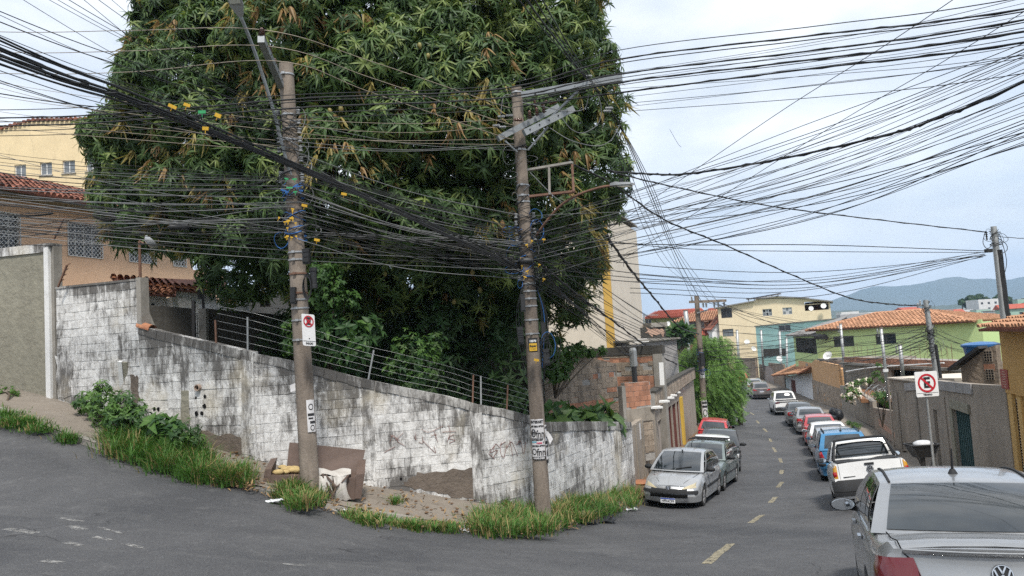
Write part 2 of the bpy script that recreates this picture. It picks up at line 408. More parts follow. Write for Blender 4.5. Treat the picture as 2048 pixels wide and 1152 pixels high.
def walk_z(x, y):
 """height of the left pavement"""
 i = min(range(len(WALK_A)), key=lambda i: ((WALK_A[i].x + WALK_B[i].x) / 2 - x) ** 2 + ((WALK_A[i].y + WALK_B[i].y) / 2 - y) ** 2)
 best = None
 for j in range(max(0, i - 12), min(len(WALK_A), i + 13)):
  a, b = WALK_A[j], WALK_B[j]; ab = Vector((b.x - a.x, b.y - a.y)); t = max(0, min(1, ((x - a.x) * ab.x + (y - a.y) * ab.y) / ab.length_squared))
  d = (a.x + ab.x * t - x) ** 2 + (a.y + ab.y * t - y) ** 2
  if best is None or d < best[0]: best = (d, lerp(a.z, b.z, t))
 return best[1]
def on_walk(px, py):
 d = U(px, py, 1.0); lo = None
 for D in np.arange(9, 60, .15):
  p = d * float(D)
  if p.z < walk_z(p.x, p.y): return d * (float(D) - .07)
 return d * 15
def right_walk():
 A = resample(kerb_right, 110); B = resample([Vector((3.5, -7, 0)), Vector((6.8, .5, 0)), Vector((8.0, 4, 0))] + wall_right, 110)
 A = [Vector((p.x, p.y, gz(p.x, p.y) + .13)) for p in A]; B = [p + (p - a).normalized() * .3 for p, a in zip(B, A)]
 za = [a.z for a in A]; zb = [z + .08 for z in za]
 strip('pavement_right', A, B, za, zb, M['walk'], K=5)
right_walk()
def kerbs(pl, name, side, n0, n1, step=.9, hgt=.125):
 cl = resample(pl, 900); acc = 0; last = cl[0]; pts = [cl[0]]
 for p in cl[1:]:
  acc += (p - last).length; last = p
  if acc >= step: pts.append(p); acc = 0
 par = bpy.data.objects.new(name, None); C.objects.link(par); tag(par, kind='structure'); WL[par.name] = (0, 0, 0)
 rest = MB()
 for i, (a, b) in enumerate(zip(pts, pts[1:])):
  X = (b - a).normalized(); Y = Vector((-X.y, X.x, 0)) * side; j = random.uniform(-.02, .02)
  za, zb = gz(a.x, a.y), gz(b.x, b.y); a2 = a + X * .008; b2 = b - X * .008; w = .13
  mb = rest if not (n0 <= i < n1) else MB()
  h = hgt + random.uniform(-.03, .012)
  V = lambda p, o, z: p + Y * (o + j) + Vector((0, 0, z))
  mb.hexa([V(a2, -.012, za - .2), V(b2, -.012, zb - .2), V(b2, w, zb - .2), V(a2, w, za - .2), V(a2, .012, za + h), V(b2, .012, zb + h), V(b2, w, zb + h + .006), V(a2, w, za + h + .006)])
  if mb is not rest: mb.build('kerb_stone', M['kerb'], par)
 if rest.v: o = rest.build('kerb_run', M['kerb'], par); o['kind'] = 'stuff'
kerbs(kerb_left[2:20], 'left_kerb', 1, 0, 42)
kerbs(kerb_right, 'right_kerb', -1, 22, 60)
# ---------------------------------------------------------------- road markings (parts of the road)
def dash(px0, py0, px1, py1, w, mat, name='lane_dash'):
 a, b = on_ground(px0, py0), on_ground(px1, py1); X = Vector((b.x - a.x, b.y - a.y, 0)).normalized(); Y = Vector((-X.y, X.x, 0))
 mb = MB(); n = 7; rows = []
 for i in range(n):
  p = a.lerp(b, i / (n - 1)); rows.append([])
  for k in (-1, -.3, .3, 1):
   q = p + Y * k * w / 2 * random.uniform(.75, 1.1) + X * random.uniform(-.04, .04); rows[-1].append((q.x, q.y, gz(q.x, q.y) + .005))
 mb.grid(rows); mb.build(name, mat, ROAD)
for d in ((1412, 1128, 1462, 1088, .16), (1501, 1046, 1524, 1030, .15), (1540, 1006, 1551, 994, .15), (1556, 975, 1564, 964, .15), (1562, 948, 1564, 940, .15), (1563, 925, 1559, 917, .15), (1552, 904, 1546, 895, .15), (1543, 884, 1539, 877, .15), (1534, 864, 1527, 857, .15), (1518, 847, 1513, 841, .15), (1508, 830, 1500, 825, .15), (1490, 816, 1485, 812, .15)):
 dash(*d, M['oldpaint'])
for d in ((6, 1058, 72, 1066, .16), (120, 1036, 166, 1044, .10), (140, 1052, 168, 1060, .16), (196, 1054, 246, 1068, .08), (190, 1074, 216, 1080, .10), (130, 1084, 160, 1092, .14), (250, 1088, 284, 1096, .10), (85, 1122, 120, 1126, .14), (565, 1128, 610, 1132, .10)):
 dash(*d, M['oldwhite'], 'worn_marking')
dash(1491, 852, 1519, 850, .12, M['oldwhite'], 'worn_marking')
dash(1424, 832, 1440, 855, .14, M['oldwhite'], 'kerb_line')
# ---------------------------------------------------------------- hills
def ridge(name, prof, D0, depth, seed):
 r = random.Random(seed); n = 150; pts = []
 x0, x1 = prof[0][0], prof[-1][0]; rows = []
 for i in range(n):
  px = lerp(x0, x1, i / (n - 1)); py = interp(px, prof) + r.uniform(-.7, .7); crest = U(px, py, D0)
  far = Vector((crest.x, crest.y, 0)).normalized(); row = []
  for k, (dd, hh) in enumerate(((-1, -.25), (-.8, .02), (-.6, .22), (-.42, .45), (-.25, .68), (-.1, .9), (0, 1), (.5, .4), (1, -.3))):
   h = (crest.z + 110) * hh - 110
   j = (math.sin(i * .31 + k * 2 + seed) + .6 * math.sin(i * .83 + k)) * .05 * (crest.z + 110) * (1 if hh < 1 else 0)
   q = crest + far * (dd * depth); row.append((q.x, q.y, h + j))
  rows.append(row)
 mb = MB().grid(rows); o = mb.build(name, M['hill'], smooth=True); tag(o, kind='structure')
ridge('hills', [(900, 670), (1180, 668), (1240, 655), (1275, 644), (1310, 650), (1380, 655), (1480, 652), (1560, 640), (1620, 620), (1650, 605), (1690, 592), (1720, 580), (1745, 573), (1800, 572), (1825, 570), (1860, 563), (1885, 556), (1910, 553), (1930, 556), (1950, 559), (1975, 557), (1990, 558), (2010, 561), (2048, 553), (2100, 546), (2200, 556), (2350, 585), (2500, 560), (2700, 590)], 5200, 1300, 3)
ridge('low_hills', [(1000, 668), (1240, 672), (1400, 660), (1560, 640), (1640, 624), (1700, 620), (1780, 622), (1860, 612), (1960, 606), (2048, 612), (2200, 596), (2500, 610)], 2400, 700, 11)
# ---------------------------------------------------------------- haze
def haze():
 m = bpy.data.materials.new('haze_air'); m.use_nodes = True; t = m.node_tree; t.nodes.clear()
 v = nn(t, 'ShaderNodeVolumePrincipled'); v.inputs['Color'].default_value = (.50, .71, 1, 1); v.inputs['Density'].default_value = HAZE_D; v.inputs['Anisotropy'].default_value = .0
 o = nn(t, 'ShaderNodeOutputMaterial'); t.links.new(v.outputs[0], o.inputs['Volume'])
 mb = MB().box((600, 3300, 140), (9400, 8400, 760)); ob = mb.build('haze', m); tag(ob, kind='stuff')
HAZE_D = 1.7e-4
haze()
# ---------------------------------------------------------------- wall materials
def whitewash(name, white, grey, dark, stain=None, bias=0.0):
 """old limewash on blocks: peels to grey, mould runs down from the top and up from the foot (distances come per block in the object colour)"""
 m, t, b = base_mat(name); p = pos(t); oi = nn(t, 'ShaderNodeObjectInfo'); sep = nn(t, 'ShaderNodeSeparateColor'); t.links.new(oi.outputs['Color'], sep.inputs[0])
 a = mixc(t, fac_ramp(t, noise(t, p, 2.2, 9, .68, .5), .36, .68), white, tuple(w * .74 for w in white))
 a = mixc(t, math_(t, 'MULTIPLY', fac_ramp(t, noise(t, p, 9, 8, .75), .47, .62), .65), a, grey)
 runs = noise(t, mapped(t, p, (4, 4, .8)), 2.2, 10, .8, .5)
 top = math_(t, 'SUBTRACT', 1.0, math_(t, 'MULTIPLY', sep.outputs[0], 3.6)); top = math_(t, 'MAXIMUM', top, 0)
 foot = math_(t, 'MAXIMUM', math_(t, 'SUBTRACT', .8, math_(t, 'MULTIPLY', sep.outputs[2], 4.0)), 0)
 s1 = math_(t, 'ADD', math_(t, 'ADD', runs, bias), math_(t, 'MULTIPLY', top, .16)); s1 = math_(t, 'ADD', s1, math_(t, 'MULTIPLY', foot, .14))
 s1 = math_(t, 'ADD', s1, math_(t, 'MULTIPLY', math_(t, 'SUBTRACT', noise(t, p, .8, 6, .65), .5), .95)); s1 = math_(t, 'ADD', s1, math_(t, 'MULTIPLY', math_(t, 'SUBTRACT', sep.outputs[1], .5), .06))
 a = mixc(t, math_(t, 'MULTIPLY', fac_ramp(t, s1, .475, .67), .93), a, dark)
 flake = noise(t, p, 17, 7, .8); a = mixc(t, fac_ramp(t, math_(t, 'ADD', flake, math_(t, 'MULTIPLY', math_(t, 'SUBTRACT', noise(t, p, 1.1, 3), .5), .5)), .63, .70), a, tuple(g * .5 for g in grey))
 if stain: a = mixc(t, math_(t, 'MULTIPLY', fac_ramp(t, noise(t, p, .9, 4), .55, .72), .55), a, stain)
 t.links.new(a, b.inputs['Base Color']); b.inputs['Roughness'].default_value = .92; b.inputs['Specular IOR Level'].default_value = .2
 bump(t, b, noise(t, p, 21, 8, .7), .75, .018); return m
M['wash'] = whitewash('old_whitewash', (.80, .795, .78), (.40, .385, .365), (.10, .094, .088), stain=(.55, .49, .38))
M['coping'] = whitewash('mouldy_coping', (.50, .49, .47), (.27, .26, .245), (.085, .08, .075), bias=.0)
M['joint'] = pm('old_joint', (.40, .385, .36), (.17, .16, .15), scale=5, bmp=.6, bscale=18, bdist=.02)
M['greyrender'] = pm('grey_render', (.30, .285, .225), (.235, .22, .175), scale=1.6, bmp=.9, bscale=6, bdist=.04, streak=(.12, .11, .09), streak_amt=.35)
M['brownrender'] = pm('brown_render', (.27, .215, .165), (.18, .14, .11), scale=1.5, bmp=1, bscale=7, bdist=.05, streak=(.08, .065, .055), streak_amt=.7, sp=(.48, .72))
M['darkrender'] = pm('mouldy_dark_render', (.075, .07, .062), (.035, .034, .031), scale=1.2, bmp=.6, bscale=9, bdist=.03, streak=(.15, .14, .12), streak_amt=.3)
M['concrete'] = pm('raw_concrete', (.33, .31, .28), (.22, .205, .18), scale=2, bmp=.5, bscale=15, streak=(.09, .085, .075), streak_amt=.6)
M['whitepaint'] = pm('white_paint', (.74, .74, .73), (.60, .595, .58), scale=1.3, lo=.5, hi=.8, bmp=.3, streak=(.2, .19, .18), streak_amt=.45, sp=(.58, .8))
M['brick'] = pm('red_brick', (.44, .215, .135), (.34, .165, .105), scale=4, bmp=.5, bscale=18, streak=(.10, .075, .06), streak_amt=.6, objrand=.25)
M['adobe'] = pm('rendered_block', (.37, .305, .24), (.27, .215, .165), scale=3, bmp=.9, bscale=9, bdist=.03, streak=(.07, .06, .052), streak_amt=.6, objrand=.18)
M['tile'] = pm('clay_tile', (.42, .19, .10), (.26, .11, .065), scale=3, bmp=.3, speck=(.11, .075, .06), objrand=.35)
M['tiledark'] = pm('old_clay_tile', (.25, .095, .06), (.11, .06, .05), scale=2, bmp=.3, speck=(.055, .045, .042), objrand=.45)
M['tilelight'] = pm('pale_clay_tile', (.47, .255, .15), (.34, .175, .10), scale=1.2, bmp=.3, speck=(.22, .13, .085), objrand=.2)
M['graffiti'] = flat('red_brown_paint', (.26, .14, .12), .8); M['patch'] = pm('dark_plaster', (.17, .14, .115), (.10, .082, .068), scale=3, bmp=1, bscale=12, bdist=.03)
M['galv'] = pm('galvanised', (.40, .41, .41), (.30, .31, .31), rough=.5, metal=.6, scale=6, bmp=.05)
M['rust'] = pm('rusty_steel', (.20, .11, .075), (.11, .065, .05), rough=.8, scale=8, bmp=.3)
M['ironblack'] = pm('black_iron', (.03, .03, .032), rough=.55, bmp=.1)
M['dark'] = flat('dark_inside', (.012, .012, .013), .9, spec=.1)
M['pipe'] = flat('clay_pipe', (.33, .25, .2), .8)
def polyz(f, pts):
 """[(px,py)..] on a vertical plane -> [(u,z)..]"""
 return [f.uv(*p) for p in pts]
def core(f, tops, foots, d0=-.19, d1=0.0, mb=None, sink=.25):
 us = sorted(set([p[0] for p in tops] + [p[0] for p in foots])); us = [u for u in us if tops[0][0] - 1e-6 <= u <= tops[-1][0] + 1e-6]
 mb = mb or MB()
 P = f.P
 for a, b in zip(us, us[1:]):
  za, zb, ya, yb = interp(a, tops), interp(b, tops), interp(a, foots) - sink, interp(b, foots) - sink
  mb.hexa([P(a, ya, d1), P(b, yb, d1), P(b, yb, d0), P(a, ya, d0), P(a, za, d1), P(b, zb, d1), P(b, zb, d0), P(a, za, d0)])
 return mb
def blockwork(par, f, tops, foots, bl=.40, ch=.20, mat=None, name='block', proud=.012, z0=0.0, dtop=0.0, skip=None, jr=.006, limit=300, keep=None):
 """courses of blocks, cut by the wall's top and foot lines, each a part of its own"""
 zmin, zmax = min(p[1] for p in foots), max(p[1] for p in tops); ua, ub = tops[0][0], tops[-1][0]
 k0 = math.floor((zmin - z0) / ch) - 1; n = 0; rest = MB()
 for k in range(k0, math.ceil((zmax - z0) / ch) + 1):
  zl = z0 + k * ch; u = ua - bl * (.5 if k % 2 else 0) + random.uniform(-.03, .03)
  while u < ub:
   w = bl * random.uniform(.96, 1.04); a, b = max(u, ua), min(u + w, ub); u += w
   if b - a < .05: continue
   g = .0025 + random.uniform(0, .003); w1 = random.uniform(-jr, jr) * .5; w2 = random.uniform(-jr, jr) * .5
   q = [(a + g, zl + g + w1), (b - g, zl + g + w2), (b - g, zl + ch - g + w2), (a + g, zl + ch - g + w1)]
   ta, tb = interp(a, tops) - dtop, interp(b, tops) - dtop; fa, fb = interp(a, foots), interp(b, foots)
   if min(fa, fb) > zl + ch or max(ta, tb) < zl: continue
   q = clip_poly(q, (a, ta), (b, tb), False)
   if len(q) >= 3: q = clip_poly(q, (a, fa - .03), (b, fb - .03), True)
   if len(q) < 3: continue
   um, zm = sum(p[0] for p in q) / len(q), sum(p[1] for p in q) / len(q)
   ar = abs(sum(q[i][0] * q[(i + 1) % len(q)][1] - q[(i + 1) % len(q)][0] * q[i][1] for i in range(len(q)))) / 2
   if ar < .004 or (skip and skip(um, zm)): continue
   pr = proud + random.uniform(-.006, .006) + (random.random() < .04) * -.008; nq = len(q)
   tl, tr_ = random.uniform(-.003, .003), random.uniform(-.003, .003)
   inn = []
   for (x, y) in q:
    dx, dy = um - x, zm - y; l = math.hypot(dx, dy) or 1; e = .005 + random.uniform(0, .006)
    inn.append((x + dx / l * e, y + dy / l * e))
   vs = [f.P(x, y, -.03) for x, y in q] + [f.P(x, y, pr - .007) for x, y in q] + [f.P(x, y, pr + (tl if x < um else tr_)) for x, y in inn]
   fs = []
   for r in (0, 1):
    for i in range(nq): j = (i + 1) % nq; fs.append((r * nq + i, r * nq + j, (r + 1) * nq + j, (r + 1) * nq + i))
   fs.append(tuple(range(2 * nq, 3 * nq)))
   big = n < limit and (keep is None or keep(um, zm))
   mb = MB() if big else rest
   mb.add(vs, fs)
   if big:
    o = mb.build(name, mat, par); n += 1
    o.color = (max(0, interp(um, tops) - zm) / 3, random.random(), max(0, zm - interp(um, foots)) / 3, 1)
 if rest.v: o = rest.build(name + '_rest', mat, par); o['kind'] = 'stuff'; o.color = (.4, .5, .3, 1)
 return n
def coping(par, f, tops, mat, h=.19, w=.26, step=.27, over=.012, name='coping_block', lean=.12):
 u = tops[0][0]; th = .2
 while u < tops[-1][0] - .02:
  v = min(tops[-1][0], u + step * random.uniform(.85, 1.12))
  za, zb = interp(u, tops), interp(v, tops); a, b = u + .006, v - .006; hh = h * random.uniform(.93, 1.05); s = -(zb - za) / (v - u) * hh * lean * 4
  db, df = -th - over, over + .02 + random.uniform(-.006, .008); P = f.P; j = random.uniform(-.01, .008)
  mb = MB().hexa([P(a - s, za - hh, df), P(b - s, zb - hh, df), P(b - s, zb - hh, db), P(a - s, za - hh, db), P(a, za + j, df - .012), P(b, zb + j, df - .012), P(b, zb + j, db), P(a, za + j, db)])
  o = mb.build(name, mat, par); o.color = (random.uniform(0, .12), random.random(), .6, 1); u = v
F_A = F(wall_foot[0], wall_foot[3]); F_B = F(wall_foot[3], wall_foot[6]); F_C = F(wall_foot[6], wall_foot[7]); F_D = F(wall_foot[7], wall_foot[8])
def foots_of(f, px): return polyz(f, px)
foot_px = [(p[0], p[1]) for p in WB]
def seg_foot(f, i, j): return [f.uv(*foot_px[k]) for k in range(i, j + 1)]
# --- tall white wall beside the pier
wl = empty('block_wall', U(190, 825, 18.2), 'tall stained white block wall between the white pier and the lower sloping wall', 'wall', rz=0)
fa = F_A; tops = polyz(fa, [(112, 574), (150, 570), (190, 566), (276, 557)]); ft = polyz(fa, [(103, 793), (190, 822), (275, 848)]); ft = [(tops[0][0], ft[0][1])] + ft[1:2] + [(tops[-1][0], ft[2][1])]
core(fa, tops, ft).build('core', M['wash'], wl).color = (.2, .5, .3, 1)
UCUT = tops[-1][0]
zc = ft[0][1]
blockwork(wl, fa, tops, ft, mat=M['wash'], z0=zc, dtop=.05)
mb = MB(); P = fa.P
for a, b in zip(tops, tops[1:]):
 mb.hexa([P(a[0], a[1] - .05, .03), P(b[0], b[1] - .05, .03), P(b[0], b[1] - .05, -.2), P(a[0], a[1] - .05, -.2), P(a[0], a[1], .02), P(b[0], b[1], .02), P(b[0], b[1], -.2), P(a[0], a[1], -.2)])
o = mb.build('top_mortar', M['coping'], wl); o.color = (0, .8, .5, 1)
u1, z1 = fa.uv(272, 560); u2, _ = fa.uv(281, 560); z0_ = fa.uv(276, 655)[1]
o = MB().fbox(fa, UCUT - .04, UCUT + .10, z0_, z1 + .05, -.21, .025).build('end_post', M['concrete'], wl)
# peeled plaster beside the pier
def ragged(f, pts, d, jit=.025, n=3):
 out = []
 for i in range(len(pts)):
  a, b = pts[i], pts[(i + 1) % len(pts)]
  for k in range(n): out.append((lerp(a[0], b[0], k / n) + random.uniform(-jit, jit), lerp(a[1], b[1], k / n) + random.uniform(-jit, jit)))
 return out
def patch(par, f, px, d, mat, name='plaster_patch', jit=.025, col=(.16, .5, .12, 1), n=3):
 mb = MB().fpoly(f, ragged(f, list(reversed(polyz(f, px))), d, jit, n), -.02, d); o = mb.build(name, mat, par); o.color = col; return o
patch(wl, fa, [(113, 715), (133, 700), (147, 730), (140, 790), (118, 800)], .022, M['wash'], jit=.05, n=6, col=(.2, .5, .12, 1))
# --- long sloping white wall (two planes)
w2 = empty('block_wall', U(620, 930, 16.6), 'long sloping white block wall with mouldy coping stones behind the broken sofa', 'wall')
TOPPX = [(275, 652), (300, 657), (340, 667), (430, 687), (504, 704), (588, 722), (625, 731), (722, 756), (800, 773), (900, 793), (967, 808)]
tA = [p for p in polyz(fa, TOPPX[:5])]; tA = [(UCUT, tA[0][1])] + tA[1:]; fA = [(UCUT, fa.uv(275, 848)[1])] + [fa.uv(403, 890), fa.uv(504, 915)]
core(fa, tA, fA).build('core', M['wash'], w2).color = (.2, .5, .3, 1)
blockwork(w2, fa, tA, fA, mat=M['wash'], z0=zc, dtop=.2, limit=150); coping(w2, fa, tA, M['coping'])
tB = polyz(F_B, TOPPX[4:]); fB = seg_foot(F_B, 3, 6)
tB = [(0, tA[-1][1])] + tB[1:]; tB[-1] = (F_B.L, tB[-1][1])
core(F_B, tB, fB).build('core', M['wash'], w2).color = (.2, .5, .3, 1)
blockwork(w2, F_B, tB, fB, mat=M['wash'], z0=zc, dtop=.2, limit=200); coping(w2, F_B, tB, M['coping'])
for x0, x1, y0, y1, d in ((362, 379, 690, 850, .018), (484, 503, 716, 910, .026)): patch(w2, fa, [(x0, y0), (x1, y0 + 2), (x1 + 1, y1), (x0 + 1, y1 - 2)], d, M['wash'], 'pilaster', .012, n=8)
for x0, x1, y0, y1, d in ((722, 748, 780, 960, .028), (940, 962, 822, 1000, .028)): patch(w2, F_B, [(x0, y0), (x1, y0 + 4), (x1 + 4, y1), (x0 + 6, y1 - 2)], d, M['wash'], 'pilaster', .018, n=9)
patch(w2, F_B, [(836, 946), (962, 934), (964, 1000), (905, 992), (800, 972)], .02, M['patch'], 'dark_plaster', .035, n=11)
patch(w2, fa, [(262, 750), (276, 752), (280, 800), (266, 810)], .02, M['patch'], 'dark_plaster', .025, n=9)
patch(w2, fa, [(405, 862), (500, 876), (503, 912), (440, 905), (395, 880)], .022, M['patch'], 'dark_plaster', .045, n=10)
patch(w2, fa, [(364, 780), (378, 782), (380, 848), (363, 846)], .024, M['greyrender'], 'grey_plaster', .015, n=5)
u, z = fa.uv(399, 775); MB().lathe(fa.P(u, z, .0), [(.075, -.02), (.075, .09), (.055, .09), (.055, .0), (0, 0)], 14, axis=fa.n).build('pipe_stub', M['pipe'], w2)
MB().disc(fa.P(u, z, .02), fa.n, .052, 12, .01).build('pipe_shade', M['dark'], w2)  # dark disc stands in for the shade inside the pipe
for (x, y, r) in ((411, 793, .045), (410, 812, .055), (394, 827, .055), (405, 826, .05), (393, 795, .03), (310, 818, .05), (318, 818, .05)):  # dark flat shapes on the wall face stand in for shade in holes
 u, z = fa.uv(x, y); mb = MB(); mb.add([fa.P(u + r * random.uniform(.7, 1.15) * math.cos(a), z + r * random.uniform(.7, 1.2) * math.sin(a), .022) for a in [i * math.pi / 6 for i in range(12)]], [tuple(range(12))]); mb.build('hole', M['dark'], w2)
u, z = F_B.uv(802, 957); MB().disc(F_B.P(u, z, .02), F_B.n, .03, 12, .01).build('hole', M['dark'], w2)
u, z = fa.uv(275, 652); ua, za = fa.uv(300, 659)
mb = MB(); rows = []
for k in range(5):
 t_ = k / 4; c0 = Vector(fa.P(lerp(u, ua, t_), lerp(z, za, t_) + .0, -.08)); rows.append([c0 + fa.n * .13 * math.cos(a) + Vector((0, 0, .11 * math.sin(a))) for a in [i * math.pi / 6 for i in range(7)]])
mb.grid(rows); mb.grid([[p - Vector((0, 0, .02)) for p in r] for r in rows]); mb.build('ridge_tile', M['tile'], w2, smooth=True)
def scribble(par, f, strokes, w=.009, d=.026):
 mb = MB()
 for st in strokes:
  pts = smooth_curve([f.P(*f.uv(*p), d) for p in st], 5) if len(st) > 2 else [f.P(*f.uv(*p), d) for p in st]
  for a, b in zip(pts, pts[1:]):
   if (b - a).length > 1e-4: mb.beam(a, b, .006, w, up=None) if abs((b - a).normalized().z) < .9 else mb.beam(a, b, w, .006)
 mb.build('graffiti', M['graffiti'], par)
scribble(w2, F_B, [[(779, 885), (786, 870), (797, 884), (809, 891)], [(780, 870), (800, 880)], [(806, 866), (790, 880)], [(828, 872), (832, 880), (830, 865)], [(838, 884), (845, 886), (845, 874)], [(843, 858), (857, 864), (886, 852)], [(862, 872), (872, 868), (870, 876)], [(868, 862), (874, 880), (876, 884)],
     [(884, 864), (912, 862)], [(897, 850), (900, 866), (894, 884)], [(908, 868), (896, 876), (910, 880), (898, 886)], [(845, 880), (870, 905), (868, 893)], [(768, 905), (790, 893)]])
# --- right wall that turns the corner (two planes)
w3 = empty('block_wall', U(1130, 990, 19.5), 'white block wall streaked black turning the corner behind the second concrete pole', 'wall')
tC = polyz(F_C, [(967, 808), (1010, 818), (1060, 831), (1095, 843)]); tC[0] = (0, tB[-1][1]); tC[-1] = (F_C.L, tC[-1][1]); fC = seg_foot(F_C, 6, 7)
tD = polyz(F_D, [(1095, 843), (1180, 843), (1262, 844)]); tD[0] = (0, tC[-1][1]); fD = [(0, fC[-1][1])] + polyz(F_D, [(1180, 998), (1262, 975)])
core(F_C, tC, fC).build('core', M['wash'], w3).color = (.2, .5, .3, 1); core(F_D, tD, fD).build('core', M['wash'], w3).color = (.2, .5, .3, 1)
blockwork(w3, F_C, tC, fC, mat=M['wash'], z0=zc, dtop=.2, limit=100); blockwork(w3, F_D, tD, fD, mat=M['wash'], z0=zc, dtop=.24, limit=200)
coping(w3, F_C, tC, M['coping']); coping(w3, F_D, tD, M['coping'], h=.24, step=.5)
patch(w3, F_D, [(1228, 860), (1234, 860), (1238, 985), (1232, 985)], .02, M['wash'], 'pilaster', .015, n=8)
scribble(w3, F_C, [[(990, 888), (978, 905), (994, 900), (984, 916)], [(976, 907), (988, 918)], [(1001, 884), (1000, 905), (1006, 915), (1012, 890)], [(998, 890), (1010, 883)], [(1018, 880), (1024, 912)], [(1012, 896), (1022, 884), (1034, 912)], [(1032, 890), (1040, 882), (1046, 908), (1050, 884)], [(985, 900), (990, 888), (998, 895)]], .01)
# --- grey wall and white pier at far left
gA = wall_foot[0] + (wall_foot[0] - wall_foot[3]).normalized() * 8; f_g = F(gA, wall_foot[0])
gw = empty('rendered_wall', U(50, 780, 19.2), 'grey rough rendered wall at the left end with mouldy white capping', 'wall')
t_ = polyz(f_g, [(-160, 520), (0, 497), (98, 486)]); t_ = [(0, t_[0][1])] + t_[1:]; ftg = [(0, f_g.uv(-160, 735)[1])] + polyz(f_g, [(0, 766), (98, 796)])
core(f_g, [(a, b - .12) for a, b in t_], ftg).build('render', M['greyrender'], gw)
mb = MB()
for a, b in zip(t_, t_[1:]):
 P = f_g.P; mb.hexa([P(a[0], a[1] - .22, .035), P(b[0], b[1] - .22, .035), P(b[0], b[1] - .22, -.24), P(a[0], a[1] - .22, -.24), P(a[0], a[1], .03), P(b[0], b[1], .03), P(b[0], b[1], -.24), P(a[0], a[1], -.24)])
o = mb.build('capping', M['wash'], gw); o.color = (.08, .4, .6, 1)
ua, za = f_g.uv(97, 800); ub, zb = f_g.uv(107, 487)
pr_ = empty('white_pier', f_g.P(ua, za), 'tall white painted pier between the grey wall and the white block wall', 'pier')
MB().fbox(f_g, ua - .02, ua + .14, za - .2, zb - .06, -.25, .05).build('shaft', M['whitepaint'], pr_)
o = MB().fbox(f_g, ua - .03, ua + .22, zb - .06, zb + .02, -.27, .06).build('cap', M['coping'], pr_); o.color = (.15, .3, .6, 1)
MB().fbox(f_g, ua + .14, ua + .24, za - .1, zb - .06, -.25, -.02).build('pier_side', M['concrete'], pr_)  # darker grey right side face of the pier
# leaning concrete stub in the weeds
a, b = on_walk(252, 830), None
cp = empty('concrete_post', a, 'short white concrete post leaning on the white wall among weeds', 'post')
u, z = fa.uv(248, 722); MB().beam(a - Vector((0, 0, .2)), fa.P(u, z, .1), .10, .10).build('shaft', M['whitepaint'], cp)
u2, z2 = fa.uv(257, 722); MB().beam(a + fa.u * .11 - fa.n * .05 - Vector((0, 0, .2)), fa.P(u + .11, z - .03, .07), .1, .07).build('shade_backing', M['greyrender'], cp)  # grey beam paints in the shaded side of the white post
# --- wire fence above the coping
wf = empty('wire_fence', F_B.P(0, tB[0][1]), 'five strand wire fence standing on the sloping white wall', 'fence')
def fence_post(f, px, top, lean=0.0, mat='galv', w=.035):
 u, z = f.uv(*px); ut, zt = f.uv(*top); MB().beam(f.P(u, z - .1, -.1), f.P(ut, zt, -.1), w, w).build('post', M[mat], wf)
fence_post(fa, (489, 700), (489, 634)); fence_post(F_B, (735, 758), (748, 700)); fence_post(F_B, (963, 805), (963, 752)); fence_post(F_C, (1018, 822), (1021, 770), mat='rust'); fence_post(F_B, (946, 800), (948, 750), mat='rust'); fence_post(fa, (426, 690), (424, 640), mat='rust')
for k, h in enumerate((.16, .33, .5, .67, .84)):
 pts = [fa.P(a, b + h, -.1) for a, b in tA if a > tA[2][0]] + [F_B.P(a, b + h * lerp(1, .8, a / F_B.L) + .01 * math.sin(a * 3 + k), -.1) for a, b in tB[1:]] + [F_C.P(a, b + h * .75, -.1) for a, b in tC[1:]]
 MB().tube(smooth_curve(pts, 4), .003, 4).build('strand', M['steel' if 'steel' in M else 'galv'], wf)
# ---------------------------------------------------------------- foliage
def leafmat(name, c, c2, rough=.5, spec=.3, trans=.25):
 m, t, b = base_mat(name); p = pos(t); oi = nn(t, 'ShaderNodeObjectInfo')
 a = mixc(t, fac_ramp(t, noise(t, p, .9, 4), .35, .65), c, c2)
 a = mixc(t, math_(t, 'MULTIPLY', fac_ramp(t, noise(t, p, 6, 3), .4, .7), .6), a, tuple(x * 1.55 for x in c2))
 t.links.new(a, b.inputs['Base Color']); b.inputs['Roughness'].default_value = rough; b.inputs['Specular IOR Level'].default_value = spec
 tr = nn(t, 'ShaderNodeBsdfTranslucent'); t.links.new(mixc(t, .5, a, (c2[0] * 1.8, c2[1] * 1.9, c2[2] * .8)), tr.inputs['Color'])
 ms = nn(t, 'ShaderNodeMixShader'); ms.inputs[0].default_value = trans
 o = t.nodes['Material Output']; t.links.new(b.outputs[0], ms.inputs[1]); t.links.new(tr.outputs[0], ms.inputs[2]); t.links.new(ms.outputs[0], o.inputs['Surface']); return m
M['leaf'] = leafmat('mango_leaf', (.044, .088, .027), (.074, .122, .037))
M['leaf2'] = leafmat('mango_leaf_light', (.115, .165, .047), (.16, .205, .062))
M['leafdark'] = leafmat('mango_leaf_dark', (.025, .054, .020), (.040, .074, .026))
M['leafyoung'] = leafmat('mango_leaf_bronze', (.22, .185, .062), (.28, .23, .085), trans=.35)
M['leafred'] = leafmat('mango_leaf_coppery', (.23, .14, .065), (.28, .185, .085), trans=.35)
M['bush'] = leafmat('bush_leaf', (.045, .105, .022), (.080, .155, .034))
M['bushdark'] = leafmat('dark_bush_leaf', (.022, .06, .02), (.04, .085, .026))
M['ivy'] = leafmat('ivy_leaf', (.032, .080, .018), (.060, .125, .027))
M['pepper'] = leafmat('feathery_leaf', (.085, .175, .038), (.14, .25, .055))
M['grass'] = leafmat('grass_blade', (.052, .130, .025), (.080, .17, .036), rough=.55)
M['straw'] = leafmat('dry_grass', (.33, .27, .12), (.25, .19, .09), rough=.8)
